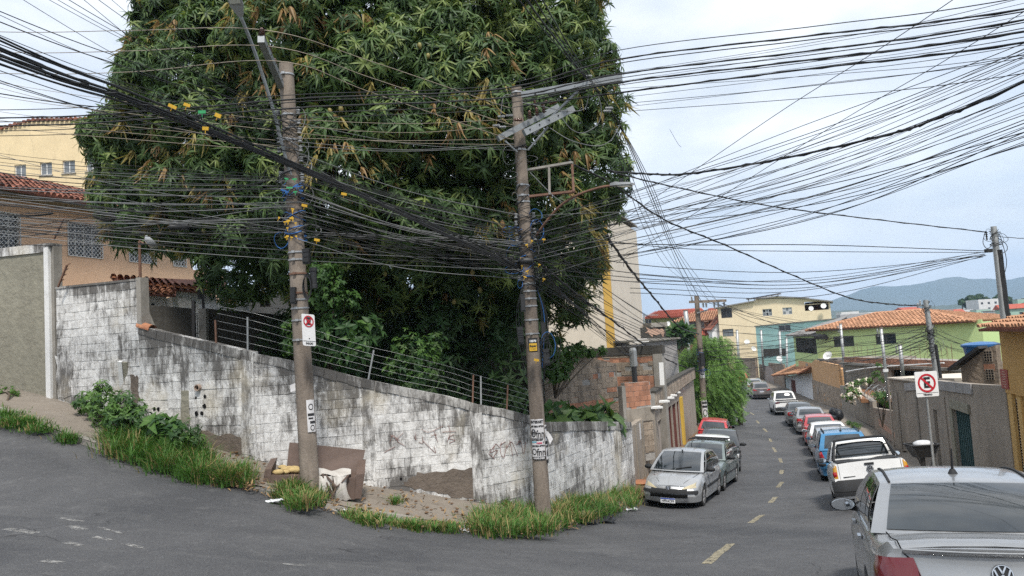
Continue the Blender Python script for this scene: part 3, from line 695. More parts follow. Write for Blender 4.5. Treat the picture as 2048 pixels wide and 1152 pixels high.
M['bark'] = pm('bark', (.115, .09, .065), (.06, .05, .04), scale=5, bmp=.9, bscale=14, bdist=.03)
M['mango'] = pm('mango_skin', (.20, .22, .07), (.30, .16, .08), rough=.5, scale=6, bmp=.05)
def leaf_geo(L, w, droop, nseg=3):
 """one folded lance-shaped leaf along +x, as (verts, quads)"""
 xs = np.linspace(0, 1, nseg + 1); prof = np.sin(np.pi * np.clip(xs * .93 + .04, 0, 1)) ** .8
 v = []
 for x, p in zip(xs, prof):
  z = -droop * x * x * L; v += [(x * L, -w * p / 2, z + w * .14 * p), (x * L, 0, z - .02 * w), (x * L, w * p / 2, z + w * .14 * p)]
 f = []
 for i in range(nseg):
  q = i * 3; f += [(q, q + 1, q + 4, q + 3), (q + 1, q + 2, q + 5, q + 4)]
 return np.array(v), np.array(f)
def whorl(n, L, w, droop, seed, up=.25, nseg=3):
 r = random.Random(seed); V, Fc = [], []; k = 0
 for i in range(n):
  v, f = leaf_geo(L * r.uniform(.7, 1.1), w * r.uniform(.8, 1.15), droop * r.uniform(.6, 1.5), nseg)
  el = r.uniform(-.55, .55) + up; az = 2 * math.pi * i / n * 1.0 + r.uniform(-.35, .35); tw = r.uniform(-.5, .5)
  Rm = np.array(Matrix.Rotation(az, 3, 'Z') @ Matrix.Rotation(-el, 3, 'Y') @ Matrix.Rotation(tw, 3, 'X'))
  V.append(v @ Rm.T); Fc.append(f + k); k += len(v)
 return np.concatenate(V), np.concatenate(Fc)
def np_mesh(name, V, Q, mats, mi=None):
 me = bpy.data.meshes.new(name); nv, nq = len(V), len(Q)
 me.vertices.add(nv); me.vertices.foreach_set('co', V.astype(np.float32).ravel())
 me.loops.add(nq * 4); me.loops.foreach_set('vertex_index', Q.astype(np.int32).ravel())
 me.polygons.add(nq); me.polygons.foreach_set('loop_start', np.arange(0, nq * 4, 4, dtype=np.int32)); me.polygons.foreach_set('loop_total', np.full(nq, 4, dtype=np.int32))
 for m in mats: me.materials.append(m)
 if mi is not None: me.polygons.foreach_set('material_index', mi.astype(np.int32))
 me.update(calc_edges=True); me.validate(); return me
def rot_to(d, spin):
 d = Vector(d).normalized(); return (d.to_track_quat('Z', 'Y').to_matrix() @ Matrix.Rotation(spin, 3, 'Z'))
def scatter(variants, places):
 """variants: [(V,Q)], places: [(variant, pos, 3x3, scale, material)] -> V, Q, mi"""
 VV, QQ, MI = [], [], []; k = 0
 for vi, p, Rm, s, m in places:
  V, Q = variants[vi]; VV.append(V @ (np.array(Rm).T * s) + np.array(p)); QQ.append(Q + k); k += len(V); MI.append(np.full(len(Q), m))
 return np.concatenate(VV), np.concatenate(QQ), np.concatenate(MI)
def inside(poly, x, y):
 c = False; n = len(poly)
 for i in range(n):
  (x1, y1), (x2, y2) = poly[i], poly[(i + 1) % n]
  if (y1 > y) != (y2 > y) and x < (x2 - x1) * (y - y1) / (y2 - y1) + x1: c = not c
 return c
# ---------------------------------------------------------------- the mango tree
def mango():
 r = random.Random(21)
 OUT = [(275, -40), (258, 60), (240, 120), (222, 165), (210, 230), (165, 245), (165, 300), (190, 350), (176, 400), (190, 445), (215, 470), (235, 500), (262, 492), (318, 512), (355, 500), (395, 498), (412, 540), (436, 590), (462, 612), (520, 588), (560, 592), (600, 640), (680, 650), (760, 625), (850, 640), (930, 650),
           (1000, 660), (1060, 650), (1110, 690), (1150, 640), (1186, 628), (1190, 580), (1215, 530), (1205, 470), (1238, 430), (1246, 400), (1222, 370), (1244, 330), (1238, 240), (1226, 150), (1205, 90), (1200, -40), (1100, -160), (900, -240), (600, -240), (380, -160)]
 o2 = []
 for a, b in zip(OUT, OUT[1:] + OUT[:1]):
  o2.append(a); l = math.hypot(b[0] - a[0], b[1] - a[1])
  for k in range(1, int(l / 34) + 1): t_ = k / (int(l / 34) + 1); o2.append((lerp(a[0], b[0], t_) + r.gauss(0, 10), lerp(a[1], b[1], t_) + r.gauss(0, 10)))
 OUT = o2
 root_b = U(930, 800, 23.5); root_b.z = gz(root_b.x, root_b.y) - .4
 t = empty('mango_tree', root_b, 'huge dense mango tree with drooping dark leaves and bronze young shoots behind the white wall', 'tree')
 ccx, ccy = 720, 250
 blobs = []
 tries = 0
 def dfront(px, py):
  q = ((px - ccx) / 570) ** 2 + ((py - ccy) / 500) ** 2
  d = 24.5 - 6.2 * math.sqrt(max(0, 1 - min(1, q)))
  if px < 330: d -= 1.2 * (330 - px) / 160
  return d
 while len(blobs) < 215 and tries < 8000:
  tries += 1
  px, py = r.uniform(165, 1250), r.uniform(-220, 690)
  if not inside(OUT, px, py): continue
  rad = r.uniform(46, 92)
  if min(math.hypot(px - b[0], py - b[1]) / (rad + b[2]) for b in blobs) < .42 if blobs else False: continue
  # keep blobs inside the outline
  ok = all(inside(OUT, px + rad * .74 * math.cos(a), py + rad * .74 * math.sin(a)) for a in [i * math.pi / 4 for i in range(8)])
  if not ok:
   rad *= .5
   if not all(inside(OUT, px + rad * .7 * math.cos(a), py + rad * .7 * math.sin(a)) for a in [i * math.pi / 4 for i in range(8)]): continue
  blobs.append((px, py, rad, dfront(px, py) + r.uniform(-.5, 1.2)))
 variants = [whorl(12, .205, .047, 1.1, s) for s in range(6)] + [whorl(9, .24, .05, .7, 60 + s, up=.5) for s in range(3)] + [whorl(9, .22, .05, 1.6, 80 + s, up=-.5) for s in range(3)]
 places = []
 for (px, py, rad, D) in blobs:
  c = U(px, py, D); R = rad / FPX * D * 1.06
  n = int(48 + 140 * (R / .95) ** 2); yo = r.random() < .25; lt = r.random() < .28
  if px < 480 and py > 80: yo = r.random() < .42
  for i in range(n):
   d = Vector((r.gauss(0, 1), r.gauss(0, 1), r.gauss(0, 1))).normalized()
   if d.dot(cf) > .45 and r.random() < .7: continue
   if d.z < -.35 and r.random() < .45: d.z *= -1
   p = c + Vector((d.x, d.y, d.z * .92)) * R * r.uniform(.72, 1.08)
   ax = (d + Vector((0, 0, .35)) + Vector((r.uniform(-.4, .4), r.uniform(-.4, .4), r.uniform(-.3, .3)))).normalized()
   u_ = r.random(); m, vi = 0, r.randrange(6)
   if yo and u_ < .32 and d.z > -.2: m, vi = 3 if r.random() < .62 else 4, 9 + r.randrange(3)
   elif u_ < (.38 if lt else .14): m = 1; vi = r.choice([0, 1, 2, 6, 7, 8])
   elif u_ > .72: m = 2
   if m >= 3: ax = (d * .4 + Vector((0, 0, -1))).normalized() * -1
   places.append((vi, p, rot_to(ax, r.uniform(0, 6.28)), r.uniform(.8, 1.2), m))
 # inner mass: darker whorls behind, thinning to gaps
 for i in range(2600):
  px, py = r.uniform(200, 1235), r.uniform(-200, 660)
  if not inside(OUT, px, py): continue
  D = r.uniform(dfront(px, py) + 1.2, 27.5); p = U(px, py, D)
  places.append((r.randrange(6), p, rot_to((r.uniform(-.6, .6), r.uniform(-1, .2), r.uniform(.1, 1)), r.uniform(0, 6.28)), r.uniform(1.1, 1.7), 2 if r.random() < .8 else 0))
 # drooping sprays along the outline
 for i in range(len(OUT)):
  a, b = OUT[i], OUT[(i + 1) % len(OUT)]
  for k in range(int(math.hypot(b[0] - a[0], b[1] - a[1]) / 6)):
   q = r.random(); px, py = lerp(a[0], b[0], q) + r.gauss(0, 11), lerp(a[1], b[1], q) + r.gauss(0, 11)
   px = lerp(px, ccx, .02); py = lerp(py, ccy, .02)
   places.append((r.randrange(6), U(px, py, dfront(px, py) + r.uniform(-.9, .7)), rot_to((r.uniform(-.6, .6), r.uniform(-1, .2), r.uniform(-.2, .8)), r.uniform(0, 6.28)), r.uniform(.75, 1.1), 0 if r.random() < .7 else r.choice([1, 2, 3])))
 mats = [M['leaf'], M['leaf2'], M['leafdark'], M['leafyoung'], M['leafred']]
 # the 300 nearest whorls are parts of their own, sharing meshes
 order = sorted(range(len(places)), key=lambda i: (Vector(places[i][1]).length / places[i][3]) + (6 if Vector(places[i][1]).z > 11 else 0))
 near = set(order[:300]); shared = {}
 base = Vector(root_b)
 for i in near:
  vi, p, Rm, s, m = places[i]
  if (vi, m) not in shared: shared[(vi, m)] = np_mesh('leaf_cluster', variants[vi][0], variants[vi][1], [mats[m]])
  o = bpy.data.objects.new('leaf_cluster', shared[(vi, m)]); C.objects.link(o); o.parent = t
  o.matrix_local = Matrix.Translation(Vector(p) - base) @ (Rm.to_4x4() @ Matrix.Scale(s, 4))
 V, Q, mi = scatter(variants, [places[i] for i in range(len(places)) if i not in near])
 o = link_mesh('crown', np_mesh('crown', V - np.array(base), Q, mats, mi), t, kind='stuff')
 # trunk and limbs
 mb = MB(); top = U(800, 520, 23.8)
 trunk = [root_b, root_b + Vector((-.1, 0, 1.0)), root_b + Vector((-.4, .1, 2.2)), root_b + Vector((-.7, .1, 3.2))]
 mb.tube(smooth_curve(trunk, 4), [.62 - .02 * i for i in range(13)], 12); mb.build('trunk', M['bark'], t, smooth=True)
 for k in range(15):
  b_ = r.choice(blobs); e = U(b_[0], b_[1], b_[3] + .5); s0 = trunk[-1] + Vector((0, 0, -.4)); mid = s0.lerp(e, .45) + Vector((r.uniform(-.6, .6), r.uniform(-.5, .5), r.uniform(.0, .9)))
  mb = MB(); n_ = 5; pts = smooth_curve([s0, mid, e], n_); mb.tube(pts, [lerp(.17, .03, i / (len(pts) - 1)) for i in range(len(pts))], 7); mb.build('limb', M['bark'], t, smooth=True)
 # hanging fruit
 fm = MB().sphere((0, 0, 0), 1, 8).mesh('mango', M['mango'], smooth=True)
 for (x, y) in [(451, 31), (420, 38), (467, 80), (693, 72), (690, 100), (840, 92), (856, 112), (893, 64), (660, 222), (682, 218), (434, 465), (455, 470), (408, 462), (452, 498), (712, 634), (822, 585), (910, 624), (960, 580), (908, 604), (742, 88), (520, 96), (1090, 250), (600, 40), (880, 392), (770, 548), (1010, 250), (836, 500), (945, 545), (1130, 200), (612, 140)]:
  D = dfront(x, y) - .55; p = U(x, y, D); o = bpy.data.objects.new('mango', fm); C.objects.link(o); o.parent = t; s = r.uniform(.055, .075)
  o.location = p - base; o.scale = (s, s, s * 1.3); o.rotation_euler = (r.uniform(-.3, .3), r.uniform(-.3, .3), r.uniform(0, 6))
 return t
mango()
# ---------------------------------------------------------------- generic leafy mass
def leafy(name, label, cat, blobs, L, w, n_per, mats, wts, seed, parts=40, part_name='leaf_cluster', leaves=6, droop=.6, stems=True, base=None, group=None, up=.3, bark='bark', trunk_r=.03, density_back=.4):
 """blobs: (px,py,radius px,D)"""
 r = random.Random(seed); variants = [whorl(leaves, L, w, droop, seed * 10 + s, up=up, nseg=2) for s in range(4)]
 if base is None: base = on_walk(blobs[0][0], blobs[0][1] + blobs[0][2])
 t = empty(name, base, label, cat, group); base = Vector(base); places = []
 for (px, py, rad, D) in blobs:
  c = U(px, py, D); R = rad / FPX * D; n = int(n_per * (R / .5) ** 2) + 6
  for i in range(n):
   d = Vector((r.gauss(0, 1), r.gauss(0, 1), r.gauss(0, 1))).normalized()
   if d.dot(cf) > .3 and r.random() > density_back: continue
   p = c + d * R * (r.random() ** .33) * 1.05
   ax = (d + Vector((0, -.2, .7)) + Vector((r.uniform(-.4, .4), r.uniform(-.4, .4), r.uniform(-.3, .3)))).normalized()
   places.append((r.randrange(4), p, rot_to(ax, r.uniform(0, 6.28)), r.uniform(.7, 1.25), r.choices(range(len(mats)), wts)[0]))
 mm = [M[x] for x in mats]; order = sorted(range(len(places)), key=lambda i: Vector(places[i][1]).length); near = set(order[:parts]); shared = {}
 for i in near:
  vi, p, Rm, s, m = places[i]
  if (vi, m) not in shared: shared[(vi, m)] = np_mesh(part_name, variants[vi][0], variants[vi][1], [mm[m]])
  o = bpy.data.objects.new(part_name, shared[(vi, m)]); C.objects.link(o); o.parent = t; o.matrix_local = Matrix.Translation(Vector(p) - base) @ (Rm.to_4x4() @ Matrix.Scale(s, 4))
 far_ = [places[i] for i in range(len(places)) if i not in near]
 if not far_: far_ = [places[order[-1]]]
 V, Q, mi = scatter(variants, far_)
 link_mesh('foliage', np_mesh('foliage', V - np.array(base), Q, mm, mi), t, kind='stuff')
 if stems:
  for (px, py, rad, D) in blobs[:8]:
   e = U(px, py, D); MB().tube(smooth_curve([base - Vector((0, 0, .1)), base.lerp(e, .5) + Vector((r.uniform(-.1, .1), 0, .05)), e], 4), [trunk_r * (1 - .08 * i) for i in range(9)], 6).build('stem', M[bark], t)
 return t
# weeds and shrubs at the foot of the walls
leafy('weed_bush', 'round leafy green weed bush growing along the foot of the tall white wall', 'bush',
      [(190, 800, 26, 17.3), (206, 775, 16, 17.5), (210, 818, 34, 16.9), (245, 815, 36, 16.6), (275, 830, 34, 16.4), (240, 840, 30, 16.2), (170, 805, 22, 17.6), (290, 845, 22, 16.2)], .10, .05, 170, ['bush', 'bushdark'], (3, 1.2), 4, parts=120)
leafy('broad_weed', 'low weed with a few broad leaves below the holes in the white wall', 'plant', [(320, 848, 20, 15.9), (335, 866, 18, 15.7), (352, 855, 16, 15.8)], .22, .15, 40, ['bush', 'bushdark'], (2, 1), 5, parts=30, leaves=5)
leafy('weed_bush', 'scraggy dark weed bush beside the rubble patch of the white wall', 'bush', [(380, 860, 22, 15.7), (360, 872, 20, 15.5), (395, 878, 14, 15.6)], .09, .03, 150, ['bushdark', 'bush'], (2, 1), 6, parts=30)
leafy('weed_bush', 'small green weed on the grey wall side of the pavement', 'bush', [(12, 785, 16, 18.6), (28, 789, 10, 18.4)], .09, .045, 150, ['bush', 'bushdark'], (2, 1), 7, parts=20)
# undergrowth behind the wall
lot = U(700, 760, 19.5)
leafy('shrub', 'bright green small leaved shrub climbing beside the first concrete pole', 'shrub', [(640, 545, 28, 17.6), (662, 580, 34, 17.8), (690, 600, 30, 18), (640, 600, 26, 18), (665, 640, 24, 18), (670, 540, 20, 18.2)], .10, .055, 120, ['ivy', 'bushdark'], (3, 1), 8, parts=60, base=U(660, 720, 19) - Vector((0, 0, .8)), density_back=.3)
leafy('shrub', 'large leaved dark shrub leaning over the wall right of the first pole', 'shrub', [(690, 660, 30, 17.9), (715, 690, 34, 18), (665, 690, 26, 18), (740, 660, 26, 18.2), (705, 720, 28, 18.1), (650, 665, 18, 17.8)], .24, .10, 55, ['bushdark', 'bush'], (4, 1), 9, parts=60, base=U(700, 760, 19) - Vector((0, 0, .5)))
leafy('shrub', 'mid green small leaved shrub above the middle of the sloping wall', 'shrub', [(820, 700, 42, 18.4), (850, 740, 36, 18.2), (800, 740, 34, 18.3), (830, 765, 28, 18.1), (870, 690, 28, 18.6)], .10, .05, 130, ['bush', 'bushdark', 'leaf'], (2, 2, 1), 10, parts=60, base=U(830, 800, 19) - Vector((0, 0, .4)))
leafy('shrub', 'dark green bush left of the first pole over the wire fence', 'shrub', [(590, 660, 24, 18.3), (575, 690, 20, 18.3), (598, 700, 20, 18.2)], .11, .05, 100, ['bush', 'bushdark'], (2, 1), 12, parts=30, base=U(590, 730, 19) - Vector((0, 0, .5)))
r_ = random.Random(5)
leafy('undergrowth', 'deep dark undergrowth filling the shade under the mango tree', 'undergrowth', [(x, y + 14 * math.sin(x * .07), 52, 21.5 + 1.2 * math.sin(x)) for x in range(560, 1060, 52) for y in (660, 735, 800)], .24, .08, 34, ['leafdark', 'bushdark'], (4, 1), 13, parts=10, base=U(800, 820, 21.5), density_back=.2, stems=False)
leafy('ivy_plant', 'bright ivy spilling over the rendered wall beside the second pole', 'ivy', [(1105, 700, 30, 24), (1135, 712, 26, 25), (1100, 735, 28, 23.5), (1160, 700, 18, 26), (1120, 745, 20, 24), (1095, 690, 24, 24), (1180, 703, 12, 26.5), (1205, 700, 9, 27)], .13, .08, 110, ['ivy', 'bush'], (3, 1), 14, parts=60, base=U(1110, 790, 24.5), stems=True)
leafy('taro_plant', 'big leaved green plant rising behind the end of the white wall', 'plant', [(1130, 838, 14, 21.5), (1160, 836, 12, 22.5), (1190, 838, 12, 23), (1212, 834, 12, 24), (1110, 830, 16, 21)], .55, .26, 9, ['leaf', 'bushdark'], (1, 1), 15, parts=30, leaves=4, base=U(1160, 870, 22.5), droop=.5, stems=False)
# the feathery street tree down the hill
b_ = on_walk(1420, 862); b_ = Vector((15.05, 53.5, gz(15, 53.5) + .1))
pt = empty('street_tree', b_, 'feathery light green street tree standing behind the third pole', 'tree')
MB().tube(smooth_curve([b_ - Vector((0, 0, .2)), b_ + Vector((.1, 0, 1)), b_ + Vector((-.1, .2, 2.2)), b_ + Vector((.2, .2, 3.6))], 4), [.2 - .008 * i for i in range(13)], 8).build('trunk', M['bark'], pt, smooth=True)
def pepper():
 r = random.Random(31); D0 = 52.5; V0 = []
 var = []
 for s in range(4):   # a hanging feathery frond
  vs, fs = [], []; k = 0
  for i in range(9):
   for sd_ in (-1, 1):
    v, f = leaf_geo(.17, .036, .3, 2); Rm = np.array(Matrix.Rotation(sd_ * r.uniform(.6, 1.1), 3, 'Z') @ Matrix.Rotation(r.uniform(-.2, .6), 3, 'Y')); vs.append(v @ Rm.T + np.array((i * .075, 0, -.02 * i * i * .12))); fs.append(f + k); k += len(v)
  var.append((np.concatenate(vs), np.concatenate(fs)))
 places = []
 blobs = [(1420, 705, 34), (1395, 735, 36), (1450, 730, 32), (1380, 775, 28), (1420, 770, 46), (1462, 775, 28), (1405, 815, 36), (1445, 815, 34), (1372, 745, 20), (1430, 845, 24), (1408, 690, 20), (1440, 690, 20), (1385, 712, 22), (1470, 745, 16), (1452, 848, 16), (1475, 792, 12), (1362, 765, 12), (1400, 845, 14)]
 for (x, y, R0) in blobs:
  D = D0 + r.uniform(-1.2, .8); c = U(x, y, D); R = R0 / FPX * D
  for i in range(int(170 * (R / 1.0) ** 2) + 20):
   d = Vector((r.gauss(0, 1), r.gauss(0, 1), r.gauss(0, 1))).normalized(); p = c + d * R * r.random() ** .4 * 1.05
   X = (Vector((d.x, d.y, 0)) * .5 + Vector((r.uniform(-.3, .3), r.uniform(-.3, .3), -1.0 + .5 * r.random()))).normalized(); Y = X.cross(Vector((r.uniform(-1, 1), -1, 0))).normalized(); Z = X.cross(Y)
   places.append((r.randrange(4), p, Matrix((X, Y, Z)).transposed(), r.uniform(.7, 1.2), 1 if r.random() < .3 else 0))
 V, Q, mi = scatter(var, places); link_mesh('crown', np_mesh('crown', V - np.array(b_), Q, [M['pepper'], M['bush']], mi), pt, kind='stuff')
 for (x, y, R0) in blobs[::2]:
  e = U(x, y, D0 - .2); MB().tube(smooth_curve([b_ + Vector((0, .1, 2.0)), (b_ + Vector((0, .1, 2.8))).lerp(e, .5), e], 3), [.08 - .009 * i for i in range(7)], 5).build('limb', M['bark'], pt)
pepper()
# ---------------------------------------------------------------- grass along the kerb
def grass_patch(label, zone, n, hmin, hmax, seed, dry=.11, clump=.22, spread=.5):
 """zone: pixel polygon on the pavement/kerb; blades grow in clumps"""
 r = random.Random(seed); xs = [p[0] for p in zone]; ys = [p[1] for p in zone]; clumps = []
 while len(clumps) < n // 26 + 1:
  x, y = r.uniform(min(xs), max(xs)), r.uniform(min(ys), max(ys))
  if not inside(zone, x, y): continue
  p = on_walk(x, y); clumps.append((p, r.uniform(.6, 1.15), r.random() < dry * 1.4))
 VV, QQ, MI = [], [], []; k = 0
 for i in range(n):
  c, cs, cd = r.choice(clumps); a = r.uniform(0, 6.28); rr = abs(r.gauss(0, clump))
  p = np.array((c.x + rr * math.cos(a), c.y + rr * math.sin(a), c.z - .05)); h = r.uniform(hmin, hmax) * .85 * cs * max(.35, 1 - rr * .9); w = r.uniform(.007, .016)
  az = a + r.uniform(-.8, .8); d = np.array((math.cos(az), math.sin(az), 0)); bend = r.uniform(.15, 1.0) * h; sd_ = np.array((-d[1], d[0], 0))
  for t_ in (0, .35, .7, 1):
   q = p + np.array((0, 0, 1)) * h * (t_ - .32 * t_ * t_ * min(1.2, bend / h + .2)) + d * bend * t_ ** 2; ww = w * (1 - t_ * .9) + .001
   VV += [q - sd_ * ww, q + sd_ * ww]
  for s in range(3): QQ.append((k + 2 * s, k + 2 * s + 1, k + 2 * s + 3, k + 2 * s + 2))
  k += 8; m = 1 if (r.random() < dry * .5 or (cd and r.random() < .5)) else 0; MI += [m] * 3
 o = link_mesh('grass', np_mesh('grass', np.array(VV), np.array(QQ), [M['grass'], M['straw']], np.array(MI))); tag(o, label, 'grass', kind='stuff')
grass_patch('short kerb grass along the uphill pavement', [(0, 815), (60, 838), (95, 852), (95, 866), (0, 848)], 1700, .12, .34, 1)
grass_patch('grass tuft alone on the uphill kerb', [(122, 870), (148, 876), (146, 886), (122, 880)], 420, .15, .36, 2, clump=.12)
grass_patch('tall grass strip along the kerb below the white wall', [(205, 868), (280, 862), (330, 880), (392, 900), (420, 925), (438, 955), (400, 962), (360, 950), (290, 925), (215, 905)], 8200, .25, .72, 3)
grass_patch('tall thin grass beside the dirt pavement', [(440, 950), (485, 940), (492, 970), (450, 968)], 1100, .25, .62, 4, dry=.3, clump=.13)
grass_patch('grass tufts round the foot of the first pole', [(548, 975), (600, 965), (640, 985), (645, 1008), (600, 1012), (545, 985)], 2700, .2, .5, 5, dry=.25, clump=.16)
grass_patch('sparse low grass along the bend of the kerb', [(695, 1022), (760, 1040), (850, 1050), (905, 1052), (905, 1060), (790, 1052), (690, 1034)], 2600, .1, .30, 6, dry=.25)
grass_patch('tall grass round the foot of the second pole', [(940, 1040), (1000, 1020), (1060, 1018), (1090, 990), (1160, 985), (1240, 975), (1280, 990), (1285, 1004), (1200, 1032), (1110, 1060), (1040, 1066), (950, 1064)], 9500, .2, .6, 7, dry=.24)
grass_patch('dry weeds at the foot of the white corner wall', [(985, 990), (1050, 1000), (1080, 1004), (1060, 1010), (990, 1006)], 500, .12, .36, 8, dry=.5)
grass_patch('weed tuft in the middle of the dirt pavement', [(788, 1000), (804, 1000), (804, 1008), (788, 1008)], 160, .12, .32, 9, clump=.06)
# ---------------------------------------------------------------- materials of street hardware
M['pole'] = pm('old_concrete_pole', (.28, .235, .195), (.19, .155, .127), scale=3, bmp=.7, bscale=18, bdist=.015, streak=(.10, .082, .068), streak_amt=.8, sp=(.42, .66), sc=(1, 1, .4))
M['steel'] = pm('grey_painted_steel', (.30, .32, .335), (.22, .235, .245), rough=.5, metal=.3, scale=5, bmp=.1)
M['band'] = flat('steel_band', (.38, .39, .40), .45, .6)
M['porcelain'] = flat('brown_porcelain', (.10, .045, .03), .3, coat=.4)
M['greyins'] = flat('grey_insulator', (.28, .29, .30), .4)
M['blackplastic'] = flat('black_plastic', (.022, .023, .025), .5)
M['cable'] = flat('black_cable', (.020, .021, .023), .6)
M['greycable'] = flat('grey_cable', (.17, .175, .18), .5)
M['barewire'] = flat('bare_conductor', (.30, .255, .20), .5, .3)
M['bluecable'] = flat('blue_cable', (.03, .13, .38), .5)
M['greencable'] = flat('green_clip', (.04, .32, .12), .5)
M['tagyellow'] = flat('yellow_tag', (.58, .35, .03), .6)
M['lampgrey'] = flat('lamp_grey', (.34, .35, .36), .5, .2)
M['signwhite'] = flat('sign_white', (.78, .78, .78), .45)
M['signred'] = flat('sign_red', (.48, .02, .035), .45)
M['signblack'] = flat('print_black', (.022, .022, .024), .6)
M['paper'] = pm('poster_paper', (.66, .65, .66), (.5, .49, .49), scale=6, bmp=.3)
M['redink'] = flat('red_ink', (.55, .05, .12), .6)
M['blueink'] = flat('blue_ink', (.10, .42, .55), .6)
M['lens'] = flat('lamp_lens', (.55, .55, .5), .2)
def text(s, size, o, X, Y, mat, par, name='lettering', align='CENTER', d=.002, bold=0.0, sx=1.0):
 """flat print: the words as thin mesh letters at o, X across, Y up"""
 cu_ = bpy.data.curves.new('text', 'FONT'); cu_.body = s; cu_.size = size; cu_.align_x = align; cu_.align_y = 'CENTER'; cu_.extrude = .0006; cu_.offset = bold; cu_.resolution_u = 2
 tmp = bpy.data.objects.new('tmp_text', cu_); C.objects.link(tmp); dg = bpy.context.evaluated_depsgraph_get(); me = bpy.data.meshes.new_from_object(tmp.evaluated_get(dg)); bpy.data.objects.remove(tmp); bpy.data.curves.remove(cu_)
 X, Y = Vector(X).normalized(), Vector(Y).normalized(); Z = X.cross(Y); off = Vector(WL.get(par.name, (0, 0, 0))) if par is not None else Vector()
 mt = Matrix((X * sx, Y, Z)).transposed().to_4x4(); mt.translation = Vector(o) + Z * d - off
 me.transform(mt); me.materials.clear(); me.materials.append(mat); me.name = name
 ob = bpy.data.objects.new(name, me); C.objects.link(ob)
 if par is not None: ob.parent = par
 return ob
def pole(name, base, top, rb, rt, label, mat='pole', n=14, group='concrete utility poles'):
 t = empty(name, base, label, 'pole', group); a, b = Vector(base), Vector(top)
 pts = [a.lerp(b, i / 12) for i in range(13)]; MB().tube([a - (b - a) * .05] + pts, [rb] + [lerp(rb, rt, i / 12) for i in range(13)], n).build('shaft', M[mat], t, smooth=40)
 return t
class PoleAxis:
 def __init__(s, base, top, rb, rt): s.a, s.b, s.rb, s.rt = Vector(base), Vector(top), rb, rt; s.ax = (s.b - s.a).normalized()
 def at(s, py):    # axis point at a pixel row
  best = min((abs(proj(s.a.lerp(s.b, k / 400))[1] - py), k) for k in range(401)); t = best[1] / 400; return s.a.lerp(s.b, t), lerp(s.rb, s.rt, t)
def proj(p):
 p = Vector(p); d = p.dot(cf); return CX + p.dot(cr) / d * FPX, CY - p.dot(cu) / d * FPX, d
def band(t, A, py, h=.03, mat='band', buckle=True):
 p, r = A.at(py); mb = MB().tube([p - A.ax * h / 2, p + A.ax * h / 2], r + .008, 14)
 if buckle: mb.box(p + Vector((-.02, -(r + .02), 0)), (.06, .03, h * 1.5))
 mb.build('band', M[mat], t, smooth=40)
def spool(mb, p, ax, r=.045, L=.10, n=10):
 ax = Vector(ax).normalized(); mb.lathe(Vector(p) - ax * L / 2, [(0, 0), (r, 0), (r, L * .22), (r * .55, L * .35), (r, L * .5), (r * .55, L * .65), (r, L * .8), (r, L), (0, L)], n, axis=ax)
def insulator(t, p, ax, mat='porcelain', r=.06, L=.2, name='insulator'):
 mb = MB(); ax = Vector(ax).normalized(); prof = [(0, 0), (r * .35, 0)]
 for k in range(4): h = L * (.1 + .22 * k); prof += [(r * .4, h), (r * (1 - .12 * k), h + L * .05), (r * .4, h + L * .14)]
 prof += [(r * .3, L), (0, L)]; mb.lathe(p, prof, 10, axis=ax); return mb.build(name, M[mat], t, smooth=40)
def clutter(t, A, y0, y1, n, seed, mats, name='cable_wrap'):
 """loops and wraps of cable clinging to a pole between two pixel rows"""
 r = random.Random(seed)
 for k in range(n):
  p, rad = A.at(r.uniform(y0, y1)); mat = r.choice(mats); R = rad + r.uniform(.01, .07); a0 = r.uniform(0, 6.28); span = r.uniform(2.2, 6.2); tilt = r.uniform(-.5, .5); pts = []
  for i in range(15):
   a = a0 + span * i / 14; pts.append(p + Vector((math.cos(a) * R, math.sin(a) * R, 0)) + A.ax * (tilt * .25 * math.sin(a * 1.3) + .05 * (i / 14 - .5)))
  MB().tube(pts, r.uniform(.006, .016), 5).build(name, M[mat], t)
 for k in range(n // 2):
  p, rad = A.at(r.uniform(y0, y1)); w = r.uniform(.05, .22); h = r.uniform(.06, .25); c = p + Vector((r.choice((-1, 1)) * (rad + w * .7), -rad * r.uniform(.2, 1), 0)); pts = [c + Vector((w * math.cos(a), .05 * math.sin(2 * a), h * math.sin(a))) for a in [i * math.pi / 7 for i in range(15)]]
  MB().tube(pts, r.uniform(.004, .009), 4).build('cable_loop', M[r.choice(mats)], t)
def lamp_head(t, p, X, L=.55, w=.22):
 X = Vector(X).normalized(); Y = Vector((0, 0, 1)).cross(X).normalized(); Z = X.cross(Y); mb = MB()
 P = lambda a, b, c: p + X * a + Y * b + Z * c
 prof = [(0, .05, .05), (.12, .09, .07), (.2, w / 2, .06), (L * .8, w / 2, .05), (L, w * .4, .03)]
 rows = [[P(a, -b, 0), P(a, -b * .9, h), P(a, 0, h * 1.25), P(a, b * .9, h), P(a, b, 0), P(a, 0, -.015), P(a, -b, 0)] for a, b, h in prof]
 mb.grid(rows); mb.add([rows[0][i] for i in range(6)], [(0, 1, 2, 3, 4, 5)]); mb.add([rows[-1][i] for i in range(6)], [(5, 4, 3, 2, 1, 0)])
 o = mb.build('lamp_head', M['lampgrey'], t, smooth=40)
 MB().hexa([P(L * .42, -w * .38, -.03), P(L * .92, -w * .33, -.03), P(L * .92, w * .33, -.03), P(L * .42, w * .38, -.03), P(L * .42, -w * .38, -.01), P(L * .92, -w * .33, -.01), P(L * .92, w * .33, -.01), P(L * .42, w * .38, -.01)]).build('lens', M['lens'], o)
 MB().lathe(P(.26, 0, .07), [(.05, 0), (.05, .05), (.035, .07), (0, .07)], 10, axis=Z).build('photocell', M['blackplastic'], o)
